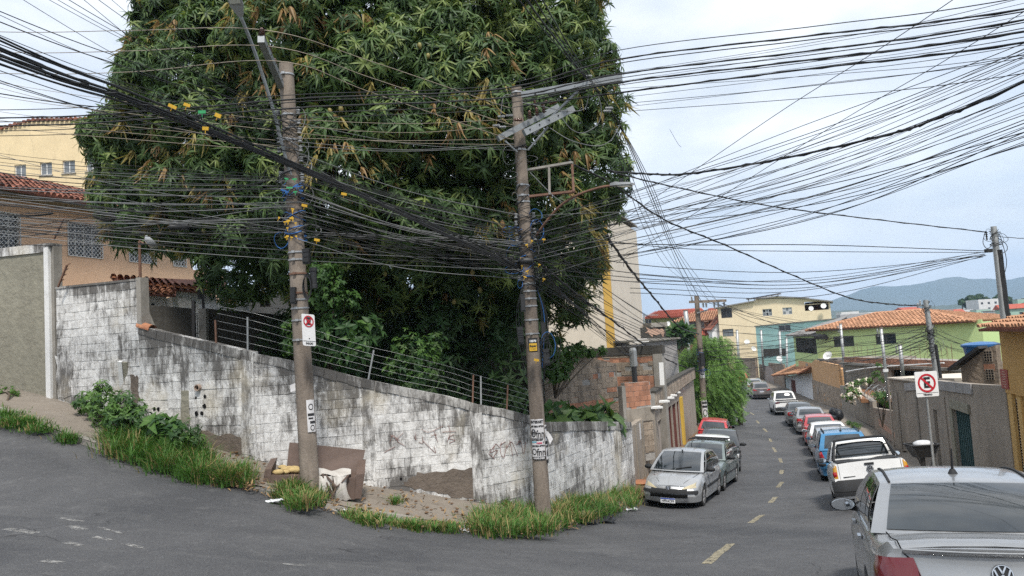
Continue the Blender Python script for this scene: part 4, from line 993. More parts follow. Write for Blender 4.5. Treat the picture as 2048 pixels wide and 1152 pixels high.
# ---------------------------------------------------------------- pole 1
B1, T1 = U(621, 985, 14.85), U(572, 128, 15.45); A1 = PoleAxis(B1, T1, .192, .147)
p1 = pole('utility_pole', B1, T1, .182, .140, 'weathered concrete utility pole in front of the broken sofa with a no stopping sign')
for y, m in ((150, 'band'), (232, 'band'), (282, 'band'), (506, 'band'), (520, 'band'), (548, 'rust'), (586, 'rust'), (600, 'band'), (617, 'band'), (641, 'band'), (680, 'band')): band(p1, A1, y, mat=m)
a, b = U(522, 78, 13.75), U(563, 172, 15.35)
mb = MB().beam(a, b, .12, .13); mb.build('cross_arm', M['steel'], p1)
mb = MB()
for k in range(5): q = a.lerp(b, .14 + .18 * k); mb.disc(q + Vector((.064, 0, 0)), (1, 0, 0), .016, 8, .006)
mb.build('bolt_hole', M['dark'], p1)
insulator(p1, a + Vector((0, .06, .06)), (0, 0, 1), r=.075, L=.17); insulator(p1, a.lerp(b, .36) + Vector((.02, 0, .06)), (0, 0, 1), r=.06, L=.15); insulator(p1, a.lerp(b, .62) + Vector((.02, 0, .06)), (0, 0, 1), r=.06, L=.15)
arm = [U(588, 365, 15.2), U(572, 318, 15.1), U(548, 225, 14.9), U(522, 140, 14.6), U(500, 78, 14.3), U(480, 30, 14.0)]
MB().tube(smooth_curve(arm, 5), .032, 8).build('lamp_arm', M['steel'], p1, smooth=True); lamp_head(p1, U(481, 33, 14.0), U(460, -25, 13.6) - U(481, 33, 14.0), .62, .25)
mb = MB()
for y in (228, 246, 264, 282, 300, 322, 348, 362):
 p, r = A1.at(y)
 for s_ in (-1, 1): spool(mb, p + Vector((s_ * (r + .05), -.06, 0)), (0, 0, 1))
mb.build('spool_insulator', M['greyins'], p1, smooth=40)
clutter(p1, A1, 345, 480, 34, 3, ['cable', 'cable', 'cable', 'greycable', 'bluecable', 'greycable']); clutter(p1, A1, 225, 345, 12, 4, ['cable', 'greycable'])
def hang_box(t, px, w, h, D, d=.12, name='junction_box', ribs=0):
 c = U(px[0], px[1], D); o = MB().box(c, (w, d, h)).box(c + Vector((0, 0, h / 2 + .01)), (w * 1.05, d * 1.05, .02)).box(c + Vector((0, -d / 2 - .008, 0)), (w * .8, .016, h * .82)).build(name, M['blackplastic'], t)
 for k in range(ribs): MB().box(c + Vector((0, -d / 2 - .022, -h * .35 + h * .7 * k / max(1, ribs - 1))), (w * .82, .012, .012)).build('rib', M['blackplastic'], o)
 return o
hang_box(p1, (613, 514), .13, .27, 14.75, ribs=3); hang_box(p1, (587, 592), .10, .30, 14.9, ribs=0)
c = U(627, 556, 14.85); MB().lathe(c - Vector((0, 0, .2)), [(0, 0), (.075, 0), (.075, .06), (.065, .07), (.065, .32), (.075, .33), (.075, .40), (0, .41)], 14).build('splice_closure', M['blackplastic'], p1, smooth=40)
for k in range(4): cc = U(615, 570, 14.8); MB().tube([cc + Vector((.07 * math.cos(a) * (1 + .06 * k), -.02 * k, .22 * math.sin(a) - .02 * k)) for a in [i * math.pi / 8 for i in range(17)]], .009, 5).build('cable_loop', M['cable'], p1)
# no-stopping sign (round red ring crossed twice over a black E, and INICIO below)
def parking_sign(t, o, X, Y, w, h, crosses, word, arrow='\u2022'):
 X, Y = Vector(X).normalized(), Vector(Y).normalized(); N = X.cross(Y); off = .012
 P = lambda a, b, d=0: o + X * a + Y * b + N * d
 mb = MB(); cor = [];
 for (sx, sy) in ((1, -1), (1, 1), (-1, 1), (-1, -1)):
  for k in range(4):
   a = {(1, -1): -90, (1, 1): 0, (-1, 1): 90, (-1, -1): 180}[(sx, sy)] + k * 30; rr = .03
   cor.append((sx * (w / 2 - rr) + rr * math.cos(R_(a)), sy * (h / 2 - rr) + rr * math.sin(R_(a))))
 n = len(cor); mb.add([P(a, b, off) for a, b in cor] + [P(a, b, 0) for a, b in cor], [tuple(range(n)), tuple(range(2 * n - 1, n - 1, -1))] + [(i, i + n, (i + 1) % n + n, (i + 1) % n) for i in range(n)])
 pl = mb.build('plate', M['signwhite'], t)
 c = h / 2 - w * .5; R0, R1 = w * .40, w * .315; e = off + .003
 text('E', w * .62, P(0, c, e), X, Y, M['signblack'], pl, 'letter', bold=.012)
 mb = MB(); K = 32
 ring = [(R0, i) for i in range(K)]
 vs = [P(R0 * math.cos(2 * math.pi * i / K), c + R0 * math.sin(2 * math.pi * i / K), e + .003) for i in range(K)] + [P(R1 * math.cos(2 * math.pi * i / K), c + R1 * math.sin(2 * math.pi * i / K), e + .003) for i in range(K)]
 mb.add(vs, [(i, (i + 1) % K, (i + 1) % K + K, i + K) for i in range(K)])
 for s_ in crosses:
  a, b = R_(45 * s_), w * .045; dx, dy = math.cos(a), math.sin(a)
  mb.add([P(dx * R1 * k - dy * j * b, c + dy * R1 * k + dx * j * b, e + .004 + .001 * s_) for k, j in ((-1.05, -1), (1.05, -1), (1.05, 1), (-1.05, 1))], [(0, 1, 2, 3)])
 mb.build('red_ring', M['signred'], pl)
 MB().disc(P(0, -h * .27, e), N, .012, 8, .003).build('dot', M['signblack'], pl)
 MB().box(P(0, -h / 2 + h * .15, e), (w * .94, .003, .006), 0, X, -N, Y).build('rule', M['signblack'], pl)
 text(word, h * .085, P(0, -h / 2 + h * .075, e), X, Y, M['signblack'], pl, 'lettering', bold=.002)
 return pl
c = U(617, 660, 14.55); X = (U(630, 661, 14.7) - U(604, 659, 14.5)); ns = empty('parking_sign', c, 'white no stopping sign strapped to the first pole reading INICIO', 'sign')
parking_sign(ns, c, X, (U(616, 630, 14.55) - U(619, 690, 14.55)), .275, .60, (1, -1), 'INICIO')
# torn posters stuck round the poles
def poster(t, A, y0, y1, a0, a1, items, name='poster', mat='paper', lift=.008):
 pa, ra = A.at(y0); pb, rb = A.at(y1); mb = MB(); n = 9; rows = []
 def Q(s, tt, d=0):     # s 0..1 round the pole, tt 0..1 down
  c_ = pa.lerp(pb, tt); rr = lerp(ra, rb, tt) + lift + d; a = lerp(a0, a1, s); return c_ + Vector((math.sin(a) * rr, -math.cos(a) * rr, 0))
 for i in range(7): rows.append([Q(k / (n - 1), i / 6 + random.uniform(-.008, .008)) for k in range(n)])
 mb.grid(rows); pl = mb.build(name, M[mat], t)
 for kind, s0, t0, s1, t1, m in items:
  m_ = MB()
  if kind == 'bar': m_.grid([[Q(lerp(s0, s1, k / 6), tt, .004) for k in range(7)] for tt in (t0, (t0 + t1) / 2, t1)])
  elif kind == 'ring':
   K = 20; cs, ct, rs, rt = (s0 + s1) / 2, (t0 + t1) / 2, (s1 - s0) / 2, (t1 - t0) / 2
   vs = [Q(cs + rs * math.cos(2 * math.pi * i / K), ct + rt * math.sin(2 * math.pi * i / K), .004) for i in range(K)] + [Q(cs + .72 * rs * math.cos(2 * math.pi * i / K), ct + .72 * rt * math.sin(2 * math.pi * i / K), .004) for i in range(K)]
   m_.add(vs, [(i, (i + 1) % K, (i + 1) % K + K, i + K) for i in range(K)])
  else:
   pass
  if m_.v: m_.build('print', M[m], pl)
  if kind.startswith('t:'):
   s_ = kind[2:]; o = Q((s0 + s1) / 2, (t0 + t1) / 2, .0); X_ = (Q(s1, (t0 + t1) / 2) - Q(s0, (t0 + t1) / 2)); Y_ = (Q(s0, t0) - Q(s0, t1)); hgt = Y_.length
   ob = text(s_, hgt * 1.15, (0, 0, 0), (1, 0, 0), (0, 1, 0), M[m], None, 'print', bold=.003); me = ob.data
   co = np.empty(len(me.vertices) * 3); me.vertices.foreach_get('co', co); co = co.reshape(-1, 3); w_ = max(1e-6, co[:, 0].max() - co[:, 0].min()); hh = max(1e-6, co[:, 1].max() - co[:, 1].min()); cx_, cy_ = (co[:, 0].max() + co[:, 0].min()) / 2, (co[:, 1].max() + co[:, 1].min()) / 2
   base = Vector(WL[t.name]); new = [Q((s0 + s1) / 2 + (x - cx_) / w_ * (s1 - s0), (t0 + t1) / 2 - (y - cy_) / hh * (t1 - t0), .005 + z) - base for x, y, z in co]
   me.vertices.foreach_set('co', [v for q in new for v in q]); ob.parent = pl
 return pl
B2, T2 = U(1086, 1022, 17.0), U(1033, 176, 17.65); A2 = PoleAxis(B2, T2, .188, .128)
p2 = pole('utility_pole', B2, T2, .180, .124, 'concrete utility pole plastered with internet posters beside the tall kerb grass')
sheet = [('t:INTERNET', .04, .03, .96, .10, 'signblack'), ('t:100% FIBRA OPTICA', .04, .15, .98, .20, 'signblack'), ('ring', .02, .24, .40, .44, 'signblack'), ('t:89', .09, .29, .34, .39, 'signblack'), ('t:fnn', .40, .27, .98, .45, 'signblack'),
         ('bar', .0, .465, 1, .475, 'signblack'), ('t:INTERNET', .04, .485, .9, .53, 'signblack'), ('t:CONEX', .04, .545, .42, .575, 'blueink'), ('t:TODO', .38, .57, .8, .61, 'redink'), ('t:T', .84, .56, .95, .61, 'signblack'), ('t:100% FIBRA OPTICA', .04, .635, .98, .68, 'signblack'), ('ring', .02, .72, .36, .88, 'signblack'), ('t:fnn', .38, .72, .98, .90, 'signblack'), ('bar', 0, .925, 1, 1, 'signblack'), ('t:99375-7438', .1, .94, .9, .985, 'paper')]
poster(p2, A2, 836, 916, -.95, .75, sheet)
poster(p2, A2, 850, 926, .86, 1.75, [('t:INTERNET', .05, .04, .9, .10, 'signblack'), ('ring', .1, .16, .9, .36, 'signblack'), ('t:89', .25, .21, .7, .31, 'signblack'), ('bar', .0, .42, 1, .5, 'signblack'), ('t:FIBRA', .05, .53, .9, .59, 'signblack'), ('ring', .1, .64, .9, .84, 'signblack'), ('t:89', .25, .69, .7, .79, 'signblack'), ('bar', 0, .9, 1, 1, 'signblack')], lift=.012)
p, r = A2.at(860); MB().grid([[p + Vector((r * .8 + .02 + .05 * k * (1 - i * .25), -.14 - .03 * k, -.06 * i - .02 * k * k)) for k in range(4)] for i in range(3)]).build('poster_flap', M['paper'], p2)
poster(p1, A1, 800, 862, .35, 1.25, [('ring', .2, .12, .8, .32, 'signblack'), ('bar', .1, .42, .9, .5, 'signblack'), ('bar', .15, .55, .7, .6, 'signblack'), ('bar', .3, .66, .95, .74, 'signblack'), ('ring', .3, .78, .85, .96, 'signblack')])
p, r = A1.at(775); MB().grid([[p + Vector((-r - .08 + .10 * k, -.05, .07 - .07 * i + .03 * k)) for k in range(2)] for i in range(3)]).build('poster_scrap', M['paper'], p1)
# ---------------------------------------------------------------- pole 2 hardware
for y in (186, 300, 372, 392, 404, 568, 583, 597, 612, 640, 668): band(p2, A2, y)
mb = MB().beam(U(1044, 190, 17.4), U(1243, 156, 16.3), .10, .13); mb.build('cross_arm', M['steel'], p2)
MB().beam(U(1068, 268, 17.5), U(1168, 170, 16.75), .045, .045).build('arm_brace', M['steel'], p2)
a, b = U(996, 277, 16.9), U(1116, 214, 17.7); MB().beam(a, b, .11, .13).build('cross_arm', M['steel'], p2)
a2, b2 = U(1048, 266, 16.7), U(1146, 218, 17.3); MB().beam(a2, b2, .11, .14).build('cross_arm', M['steel'], p2)
mb = MB()
for k in range(5): mb.disc(a2.lerp(b2, .12 + .19 * k) - cf * .075, cf, .017, 8, .01)
for k in range(4): mb.disc(U(1070 + 40 * k, 188 - 7 * k, 17.2 - .2 * k), cf, .016, 8, .12)
mb.build('bolt_hole', M['dark'], p2)
MB().beam(U(1010, 282, 16.95), U(1034, 304, 17.3), .03, .04).build('arm_brace', M['steel'], p2); MB().beam(U(1056, 300, 17.35), U(1096, 254, 17.1), .03, .04).build('arm_brace', M['steel'], p2)
for (x, y, D, ax) in ((1060, 238, 17.1, (0, 0, 1)), (1074, 232, 17.2, (0, 0, 1)), (1088, 226, 17.3, (0, 0, 1)), (1070, 216, 17.6, (0, 0, 1)), (1082, 212, 17.7, (.5, 0, .4)), (1098, 208, 17.7, (.9, 0, .2)), (1045, 240, 16.9, (-1, 0, .1))): insulator(p2, U(x, y, D), ax, r=.065, L=.19)
for (x, y, D) in ((1026, 231, 17), (1010, 233, 16.9), (1000, 251, 16.8), (1012, 254, 16.8), (1192, 168, 16.4), (1184, 152, 16.4), (1226, 216, 16.0), (1222, 222, 16)): insulator(p2, U(x, y, D), (-1, 0, .05), 'greyins', r=.05, L=.16)
for pts in ([(1040, 195), (1010, 190), (1003, 215), (1002, 228)], [(1044, 205), (1080, 212), (1130, 222), (1168, 218), (1178, 188)], [(1124, 236), (1142, 258), (1166, 266), (1194, 250), (1203, 222), (1196, 188)], [(1100, 256), (1140, 280), (1190, 292), (1220, 282), (1240, 250)], [(1060, 345), (1120, 402), (1150, 396), (1158, 384)]):
 MB().tube(smooth_curve([U(x, y, 16.8) for x, y in pts], 5), .009, 5).build('jumper_wire', M['greycable'], p2)
fr = [((1056, 340), (1145, 325)), ((1060, 393), (1149, 383)), ((1098, 334), (1099, 389)), ((1144, 325), (1147, 384))]
for k, (q1, q2) in enumerate(fr): MB().beam(U(*q1, 17.2 if q1[0] < 1062 else 16.9), U(*q2, 16.9 if q2[0] < 1110 else 16.6), .05, .075, up=(0, -1, .1)).build('frame_bar', M['rust'] if k % 2 else M['concrete'], p2)
arm = [U(1072, 472, 17.2), U(1095, 440, 17.0), U(1125, 408, 16.8), U(1160, 388, 16.6), U(1200, 375, 16.4), U(1226, 371, 16.3)]
MB().tube(smooth_curve(arm, 5), .028, 8).build('lamp_arm', M['rust'], p2, smooth=True); lamp_head(p2, U(1222, 372, 16.3), U(1268, 369, 15.9) - U(1222, 372, 16.3), .55, .24)
clutter(p2, A2, 425, 572, 46, 9, ['cable', 'cable', 'cable', 'greycable', 'cable', 'bluecable']); clutter(p2, A2, 290, 425, 8, 10, ['cable', 'greycable'])
mb = MB()
for y in (432, 446, 462, 478, 540, 556):
 p, r = A2.at(y)
 for s_ in (-1, 1): spool(mb, p + Vector((s_ * (r + .05), -.06, 0)), (0, 0, 1))
mb.build('spool_insulator', M['greyins'], p2, smooth=40)
c = U(1052, 521, 16.6); MB().lathe(c - Vector((.16, 0, 0)), [(0, 0), (.05, .02), (.075, .08), (.075, .24), (.05, .30), (0, .32)], 12, axis=(1, 0, -.05)).build('splice_closure', M['blackplastic'], p2, smooth=40)
hang_box(p2, (1046, 607), .10, .36, 16.8); hang_box(p2, (1041, 672), .12, .36, 16.75, ribs=6); hang_box(p2, (1093, 715), .14, .34, 16.85, ribs=2); hang_box(p2, (1087, 660), .10, .3, 16.95)
tg = hang_box(p2, (1066, 691), .205, .29, 16.7, .05, 'tag_box')
c = U(1066, 691, 16.7); MB().box(c + Vector((0, -.047, -.035)), (.165, .004, .165)).build('yellow_label', M['tagyellow'], tg); text('12573', .06, c + Vector((0, -.047, .095)), (1, 0, 0), (0, 0, 1), M['signwhite'], tg, bold=.003); text('Super', .062, c + Vector((0, -.052, -.01)), (1, 0, 0), (0, 0, 1), M['signblack'], tg, bold=.003); text('31 3333', .035, c + Vector((0, -.052, -.075)), (1, 0, 0), (0, 0, 1), M['signblack'], tg)
for k in range(9): p, r = A2.at(570); q, r2 = A2.at(700 + k * 9); s_ = 1 if k % 3 else -1; MB().tube(smooth_curve([p + Vector((s_ * r, -.08, 0)), p.lerp(q, .4) + Vector((s_ * (r + .06 + .02 * k), -.1, 0)), q + Vector((s_ * (r2 + .01), -.1, 0))], 5), .008, 5).build('down_cable', M['bluecable' if k == 4 else 'cable'], p2)
def ring_loop(c, w, h, n=14): return [c + Vector((w * math.cos(a), .03 * math.sin(2 * a), h * math.sin(a))) for a in [i * 2 * math.pi / n for i in range(n + 1)]]
for k in range(7): MB().tube(ring_loop(U(1090 + 2 * k, 690 + 9 * (k % 3), 16.8), .10 + .02 * k, .2 + .03 * k), .006, 4).build('cable_loop', M['bluecable' if k == 3 else 'cable'], p2)
# ---------------------------------------------------------------- poles further off
B3, T3 = U(1412, 862, 50), U(1393, 592, 50.6); A3 = PoleAxis(B3, T3, .21, .15)
p3 = pole('utility_pole', B3, T3, .21, .15, 'distant concrete utility pole standing beside the feathery green street tree')
MB().beam(U(1378, 604, 50.2), U(1453, 601, 49.6), .12, .16).build('cross_arm', M['pole'], p3); MB().beam(U(1394, 626, 50.3), U(1416, 620, 50), .07, .08).build('arm_brace', M['steel'], p3)
for x in (1406, 1412, 1428, 1436, 1448, 1384): insulator(p3, U(x, 604, 49.8), (0, 0, -1 if x > 1400 else 1), 'greyins', r=.11, L=.36)
clutter(p3, A3, 690, 750, 26, 14, ['cable', 'cable', 'bluecable', 'cable']); hang_box(p3, (1404, 720), .34, .8, 49.7)
poster(p3, A3, 743, 756, -1, 1, [('bar', .2, .3, .8, .5, 'signblack')]); poster(p3, A3, 800, 836, -1.1, 1, [('bar', .1, .1, .9, .2, 'signblack'), ('bar', .1, .3, .9, .42, 'signblack'), ('ring', .2, .5, .8, .9, 'signblack')])
B4, T4 = U(1880, 800, 30), U(1851, 600, 30.3); A4 = PoleAxis(B4, T4, .11, .10)
p4 = pole('utility_pole', B4, T4, .11, .095, 'slim grey pole with a knot of service wires before the lime green house', 'galv')
clutter(p4, A4, 655, 720, 24, 16, ['cable', 'cable', 'greycable']); clutter(p4, A4, 604, 625, 5, 17, ['cable']); insulator(p4, U(1841, 613, 30), (0, 0, 1), 'greyins', .07, .25); insulator(p4, U(1836, 616, 30), (0, 0, 1), 'greyins', .07, .2)
MB().tube([A4.at(690)[0] + Vector((.09, -.1, 0)), A4.at(770)[0] + Vector((.1, -.1, 0))], .06, 8).build('cable_bundle', M['cable'], p4)
B5, T5 = U(2014, 680, 24.3), U(1987, 453, 24.6); A5 = PoleAxis(B5, T5, .12, .085)
p5 = pole('utility_pole', B5, T5, .12, .088, 'leaning dark pole wrapped in thick cables rising behind the ochre house', 'galv')
for k in range(5):
 pts = [A5.at(y)[0] + Vector((.05 + .05 * math.sin(y * .02 + k * 1.3), -.09, 0)) for y in (500, 540, 580, 620, 670)]; MB().tube(smooth_curve(pts, 4), .035, 6).build('cable_bundle', M['cable'], p5)
clutter(p5, A5, 462, 500, 8, 19, ['cable']); insulator(p5, U(1972, 462, 24.4), (0, 0, -1), 'blackplastic', .05, .3); hang_box(p5, (1977, 502), .2, .09, 24.3)
for pts in ([(1970, 465), (1966, 485), (1974, 497), (1985, 490)], [(1996, 476), (2012, 488), (2014, 500), (2002, 508)], [(2000, 470), (2013, 520), (2008, 552)]): MB().tube(smooth_curve([U(x, y, 24.3) for x, y in pts], 5), .012, 4).build('cable_loop', M['cable'], p5)
def slim(label, base, top, D, r, boxes=()):
 b_, t_ = U(*base, D), U(*top, D + .1); t = empty('service_post', b_, label, 'post', 'thin service posts of the right-hand houses'); MB().tube([b_, t_], r, 8).build('shaft', M['galv'], t, smooth=True)
 MB().tube([t_, t_ + Vector((0, 0, .04))], r * 1.2, 8).build('cap', M['concrete'], t)
 for y in (top[1] + 8, top[1] + 16): p = U(lerp(top[0], base[0], (y - top[1]) / (base[1] - top[1])), y, D - r - .02); insulator(t, p + Vector((-r - .1, 0, 0)), (0, 0, 1), 'greyins', .06, .18)
 for (x, y, w, h) in boxes: MB().box(U(x, y, D - r - .05), (w, .08, h)).build('meter_box', M['whitepaint'], t)
slim('thin service post holding a small white box in front of the dark carport', (1777, 800), (1762, 657), 35.5, .075, [(1771, 741, .22, .13)])
slim('thin service post between the salmon house and the lime green house', (1692, 772), (1681, 648), 58, .11)
slim('short concrete post in front of the brick parapet of the unfinished house', (1806, 755), (1800, 690), 36, .09)
slim('thin service post in front of the mint facade beside its window', (1566, 790), (1559, 662), 93, .14)
slim('thin service post at the right end of the mint facade', (1576, 790), (1573, 675), 89, .12)
slim('grey service post left of the mint facade', (1480, 760), (1474, 660), 104, .17); slim('thin service post in front of the dark barred window', (1527, 740), (1522, 660), 102, .15)
slim('grey concrete post above the feathery tree by the brick facade', (1378, 680), (1371, 621), 112, .32); slim('rusty post standing on the bare brick yard wall', (1270, 760), (1268, 706), 31, .05)
# ---------------------------------------------------------------- overhead wires: each cable hangs between the points where the photograph shows it
wr = random.Random(99)
def wire(label, group, pts, r=.008, mat='cable', n=9, sides=4, name='overhead_cable', twist=0):
 P3 = [U(x, y, D) for x, y, D in pts]
 if len(P3) == 2: P3 = [P3[0], P3[0].lerp(P3[1], .5) - Vector((0, 0, .015 * (P3[1] - P3[0]).length)), P3[1]]
 off = lambda q: q[0] < 0 or q[0] > 2050 or q[1] < 0
 if off(pts[-1]): d = (P3[-1] - P3[-2]).normalized(); P3.append(P3[-1] + d * 7 + Vector((0, 0, .35)))
 if off(pts[0]): d = (P3[0] - P3[1]).normalized(); P3.insert(0, P3[0] + d * 7 + Vector((0, 0, .35)))
 cl = smooth_curve(P3, n)
 o = MB().tube(cl, r, sides).build(name, M[mat], None, smooth=True); tag(o, label, 'cable', group)
 if twist:
  pts2 = []
  for i, p in enumerate(cl): a = i * 1.9; pts2.append(p + Vector((math.cos(a), 0, math.sin(a))) * r * 1.3)
  o2 = MB().tube(pts2, r * .7, 4).build('twisted_strand', M[mat], o)
 return o
ORD = 'first second third fourth fifth sixth seventh eighth ninth tenth eleventh twelfth thirteenth fourteenth fifteenth sixteenth seventeenth eighteenth nineteenth twentieth'.split()
def ordinal(i, n, horiz=False):
 a, b = ('from left', 'from right') if horiz else ('from top', 'from bottom')
 return ORD[i] + ' ' + a if i < (n + 1) // 2 else ORD[n - 1 - i] + ' ' + b
def fan(label, group, A, B, n, Da, Db, ra=(.004, .008), mid=None, jit=3, mats=('cable',), sag=(4, 14)):
 """n cables between two pixel segments A (at depth Da) and B (at Db)"""
 items = []
 for i in range(n):
  t = (i + wr.uniform(.1, .9)) / n; s_ = t if wr.random() < .75 else wr.random()
  a = (lerp(A[0][0], A[1][0], t) + wr.uniform(-jit, jit), lerp(A[0][1], A[1][1], t) + wr.uniform(-jit, jit)); b = (lerp(B[0][0], B[1][0], s_) + wr.uniform(-jit, jit), lerp(B[0][1], B[1][1], s_) + wr.uniform(-jit, jit))
  m = ((a[0] + b[0]) / 2 + wr.uniform(-20, 20), (a[1] + b[1]) / 2 + wr.uniform(*sag)); da, db = Da + wr.uniform(-.5, .5), Db + wr.uniform(-.2, .2)
  items.append(([(a[0], a[1], da), (m[0], m[1], (da + db) / 2), (b[0], b[1], db)], wr.uniform(*ra), wr.choice(mats)))
 horiz = abs(A[0][0] - A[1][0]) > abs(A[0][1] - A[1][1])
 items.sort(key=lambda q: q[0][0][0] if horiz else q[0][0][1])
 for i, (pts, r, m) in enumerate(items): wire(label + ', ' + ordinal(i, n, horiz), group, pts, r, m)
G = 'overhead cables of the corner poles'
# thick bundle from the upper left to the second pole
for k in range(7):
 j = wr.uniform(-5, 5); wire('thick black cable in the heavy bundle sloping down from upper left to second pole', 'thick bundle of cables', [(-30, 62 + k * 9 + j, 7.5), (250, 180 + k * 4 + j, 10), (420, 250 + k * 3 + j * .5, 11.8), (600, 330 + k * 2, 13.9), (800, 418 + k * 2 - j, 15.4), (1043, 522 + k * 4, 16.7)], wr.uniform(.010, .020), 'cable', twist=k in (2, 4))
fan('thin black cable dropping from the top left corner to first pole', 'thin cables top left', ((-20, 0), (-20, 190)), ((590, 235), (592, 320)), 12, 9, 15.1, (.004, .008))
fan('thin black cable from upper left passing the lamp arm of first pole', 'thin cables over the lamp arm', ((20, -10), (300, -10)), ((585, 222), (590, 300)), 9, 9.5, 15.1, (.004, .007))
fan('service cable running level into the cable knot of first pole', 'level cables left of the first pole', ((-20, 300), (-20, 490)), ((585, 345), (590, 475)), 34, 17, 15.05, (.004, .009), mats=('cable', 'cable', 'greycable'), sag=(2, 16))
fan('light bare wire running level into the upper part of first pole', 'light bare wires left of the first pole', ((-20, 150), (-20, 260)), ((575, 240), (575, 310)), 6, 18, 15.1, (.005, .007), mats=('barewire',), sag=(0, 10))
for y0, y1 in ((57, 60), (98, 93), (140, 122)):
 wire('tan bare conductor resting on the steel arm of the first pole', 'bare conductors', [(-20, y0 + 6, 17), (260, y0 + 4, 15.8), (527 + (y1 - 60) * .4, y1, 14), (740, y1 + 62, 15.4), (1000, y1 + 150, 16.8), (1028, y1 + 152, 17)], .008, 'barewire')
fan('service cable strung between cable knots of the two corner poles', 'cables between the corner poles', ((592, 300), (596, 478)), ((1040, 430), (1048, 562)), 40, 15, 16.9, (.004, .010), mats=('cable', 'cable', 'cable', 'greycable'), sag=(2, 26))
fan('light wire strung between upper insulators of the corner poles', 'light wires between the corner poles', ((588, 232), (592, 300)), ((1026, 232), (1032, 300)), 7, 15, 17, (.005, .007), mats=('greycable', 'barewire'), sag=(4, 16))
fan('cable from the left edge passing low to the second pole', 'cables crossing to the second pole', ((-20, 380), (-20, 470)), ((1040, 470), (1048, 545)), 10, 14.5, 16.7, (.005, .010), sag=(6, 20), mats=('cable', 'greycable'))
# long wires from the left edge to the upper right
for k, (y0, y1, y2, r) in enumerate(((236, 196, 88, .012), (244, 202, 96, .008), (220, 188, 70, .007), (252, 214, 118, .012), (262, 226, 126, .007), (272, 236, 140, .006))):
 wire('long cable running from left edge past both poles to the upper right', 'long level cables', [(-20, y0, 13), (300, y0 - 14, 13), (620, y1, 13.2), (1000, y1 - 18, 13.4), (1240, y2 + 30, 13), (1650, y2 - 20, 11), (2080, y2 - 75 - k * 3, 9)], r, 'cable', twist=k in (0, 3))
fan('black cable fanning from the top arm of second pole to upper right', 'upper right fan', ((1180, 150), (1240, 230)), ((2070, -20), (2070, 150)), 10, 16.3, 9, (.003, .008), sag=(2, 14))
wire('thick black cable rising gently to the right edge under the top wires', 'thick rising cables', [(1045, 205, 17), (1240, 165, 15.8), (1600, 122, 12.5), (2080, 58, 9)], .015, 'cable', twist=1)
wire('thick black cable rising gently to the right edge under the top wires', 'thick rising cables', [(1045, 212, 17), (1240, 185, 15.8), (1600, 140, 12.5), (2080, 80, 9)], .014, 'cable', twist=1)
fan('cable fanning from the second pole knot to the right edge', 'right hand fan of cables', ((1060, 432), (1068, 560)), ((2075, 70), (2075, 300)), 30, 16.8, 9.5, (.003, .007), sag=(14, 58), mats=('cable', 'cable', 'greycable'))
fan('thin cable falling from upper right corner towards the second pole', 'steep cables at upper right', ((1180, 470), (1240, 530)), ((1890, -10), (2075, 20)), 2, 16, 9, (.003, .006), sag=(-10, 10))
fan('thin cable sloping from the right edge into the second pole', 'steep cables at right', ((1062, 460), (1066, 540)), ((2075, 60), (2075, 160)), 4, 16.8, 9, (.003, .006), sag=(-6, 20))
wire('kinked thick twisted cable sagging across the sky to the right edge', 'kinked cable', [(1215, 342, 16.4), (1300, 348, 15.4), (1380, 347, 14.6), (1560, 318, 13), (1780, 268, 11.5), (1870, 238, 10.8), (2080, 148, 9)], .018, 'cable', twist=1)
wire('thick twisted cable sagging from the rusty frame down to the slim grey pole', 'sagging twisted cable', [(1148, 330, 16.6), (1225, 368, 18), (1330, 440, 20.5), (1450, 490, 23), (1580, 548, 26), (1700, 596, 28.4), (1790, 609, 29.6), (1846, 611, 30.1)], .022, 'cable', twist=1)
wire('twisted cable sagging from the second pole to the leaning dark pole', 'cable to the dark pole', [(1215, 342, 16.4), (1340, 372, 18), (1540, 412, 20.5), (1760, 440, 22.8), (1972, 464, 24.4)], .015, 'cable', twist=1)
for k, (y0, ym, y1, x1) in enumerate(((480, 492, 502, 1975), (500, 545, 512, 1968), (520, 562, 508, 1970), (545, 575, 514, 1966), (535, 568, 510, 1970), (460, 505, 505, 1972))):
 wire('slack black cable reaching the leaning dark pole at the right', 'slack cables to the dark pole', [(1062, y0, 16.9), (1350, lerp(y0, ym, .8), 19), (1640, ym - 2, 21.5), (x1, y1, 24.3)], .009 if k else .012)
wire('black cable leaving the leaning dark pole to the right edge', 'short cable at right edge', [(1990, 472, 24.4), (2020, 475, 22), (2075, 474, 20)], .01)
for k in range(4): wire('black cable coming down from overhead to the cross arm of the third pole', 'cables to the third pole', [(1015 + k * 18, -30, 11), (1130 + k * 9, 110 + k * 4, 15), (1228 + k * 4, 232 + k * 6, 20), (1290 + k * 5, 372, 28), (1345 + k * 5, 505, 38), (1386 + k * 16, 602, 49.7)], .012 + .006 * (k == 1))
for k in range(3): wire('thin black wire slanting from the cluster by the street lamp to the third pole', 'thin slanting wires', [(1224 + 6 * k, 230 + k * 40, 16.2), (1290, 420 + 20 * k, 26), (1345, 520 + 12 * k, 38), (1400 + 20 * k, 604, 49.8)], .009)
for k in range(12): wire('black service cable running down from second pole to the third pole', 'cables from second to third pole', [(1066, 470 + k * 9, 16.9), (1170 + wr.uniform(-20, 20), 552 + k * 8 + wr.uniform(-6, 10), 22), (1290, 630 + k * 6 + wr.uniform(-6, 6), 34), (1402, 694 + k * 3.5, 49.7)], wr.uniform(.008, .016))
wire('heavy black cable hanging in a long curve down to the third pole', 'heavy hanging cables', [(1212, 470, 20), (1262, 540, 24), (1305, 592, 30), (1345, 640, 38), (1370, 660, 44), (1398, 668, 49.7)], .035, 'cable', twist=1)
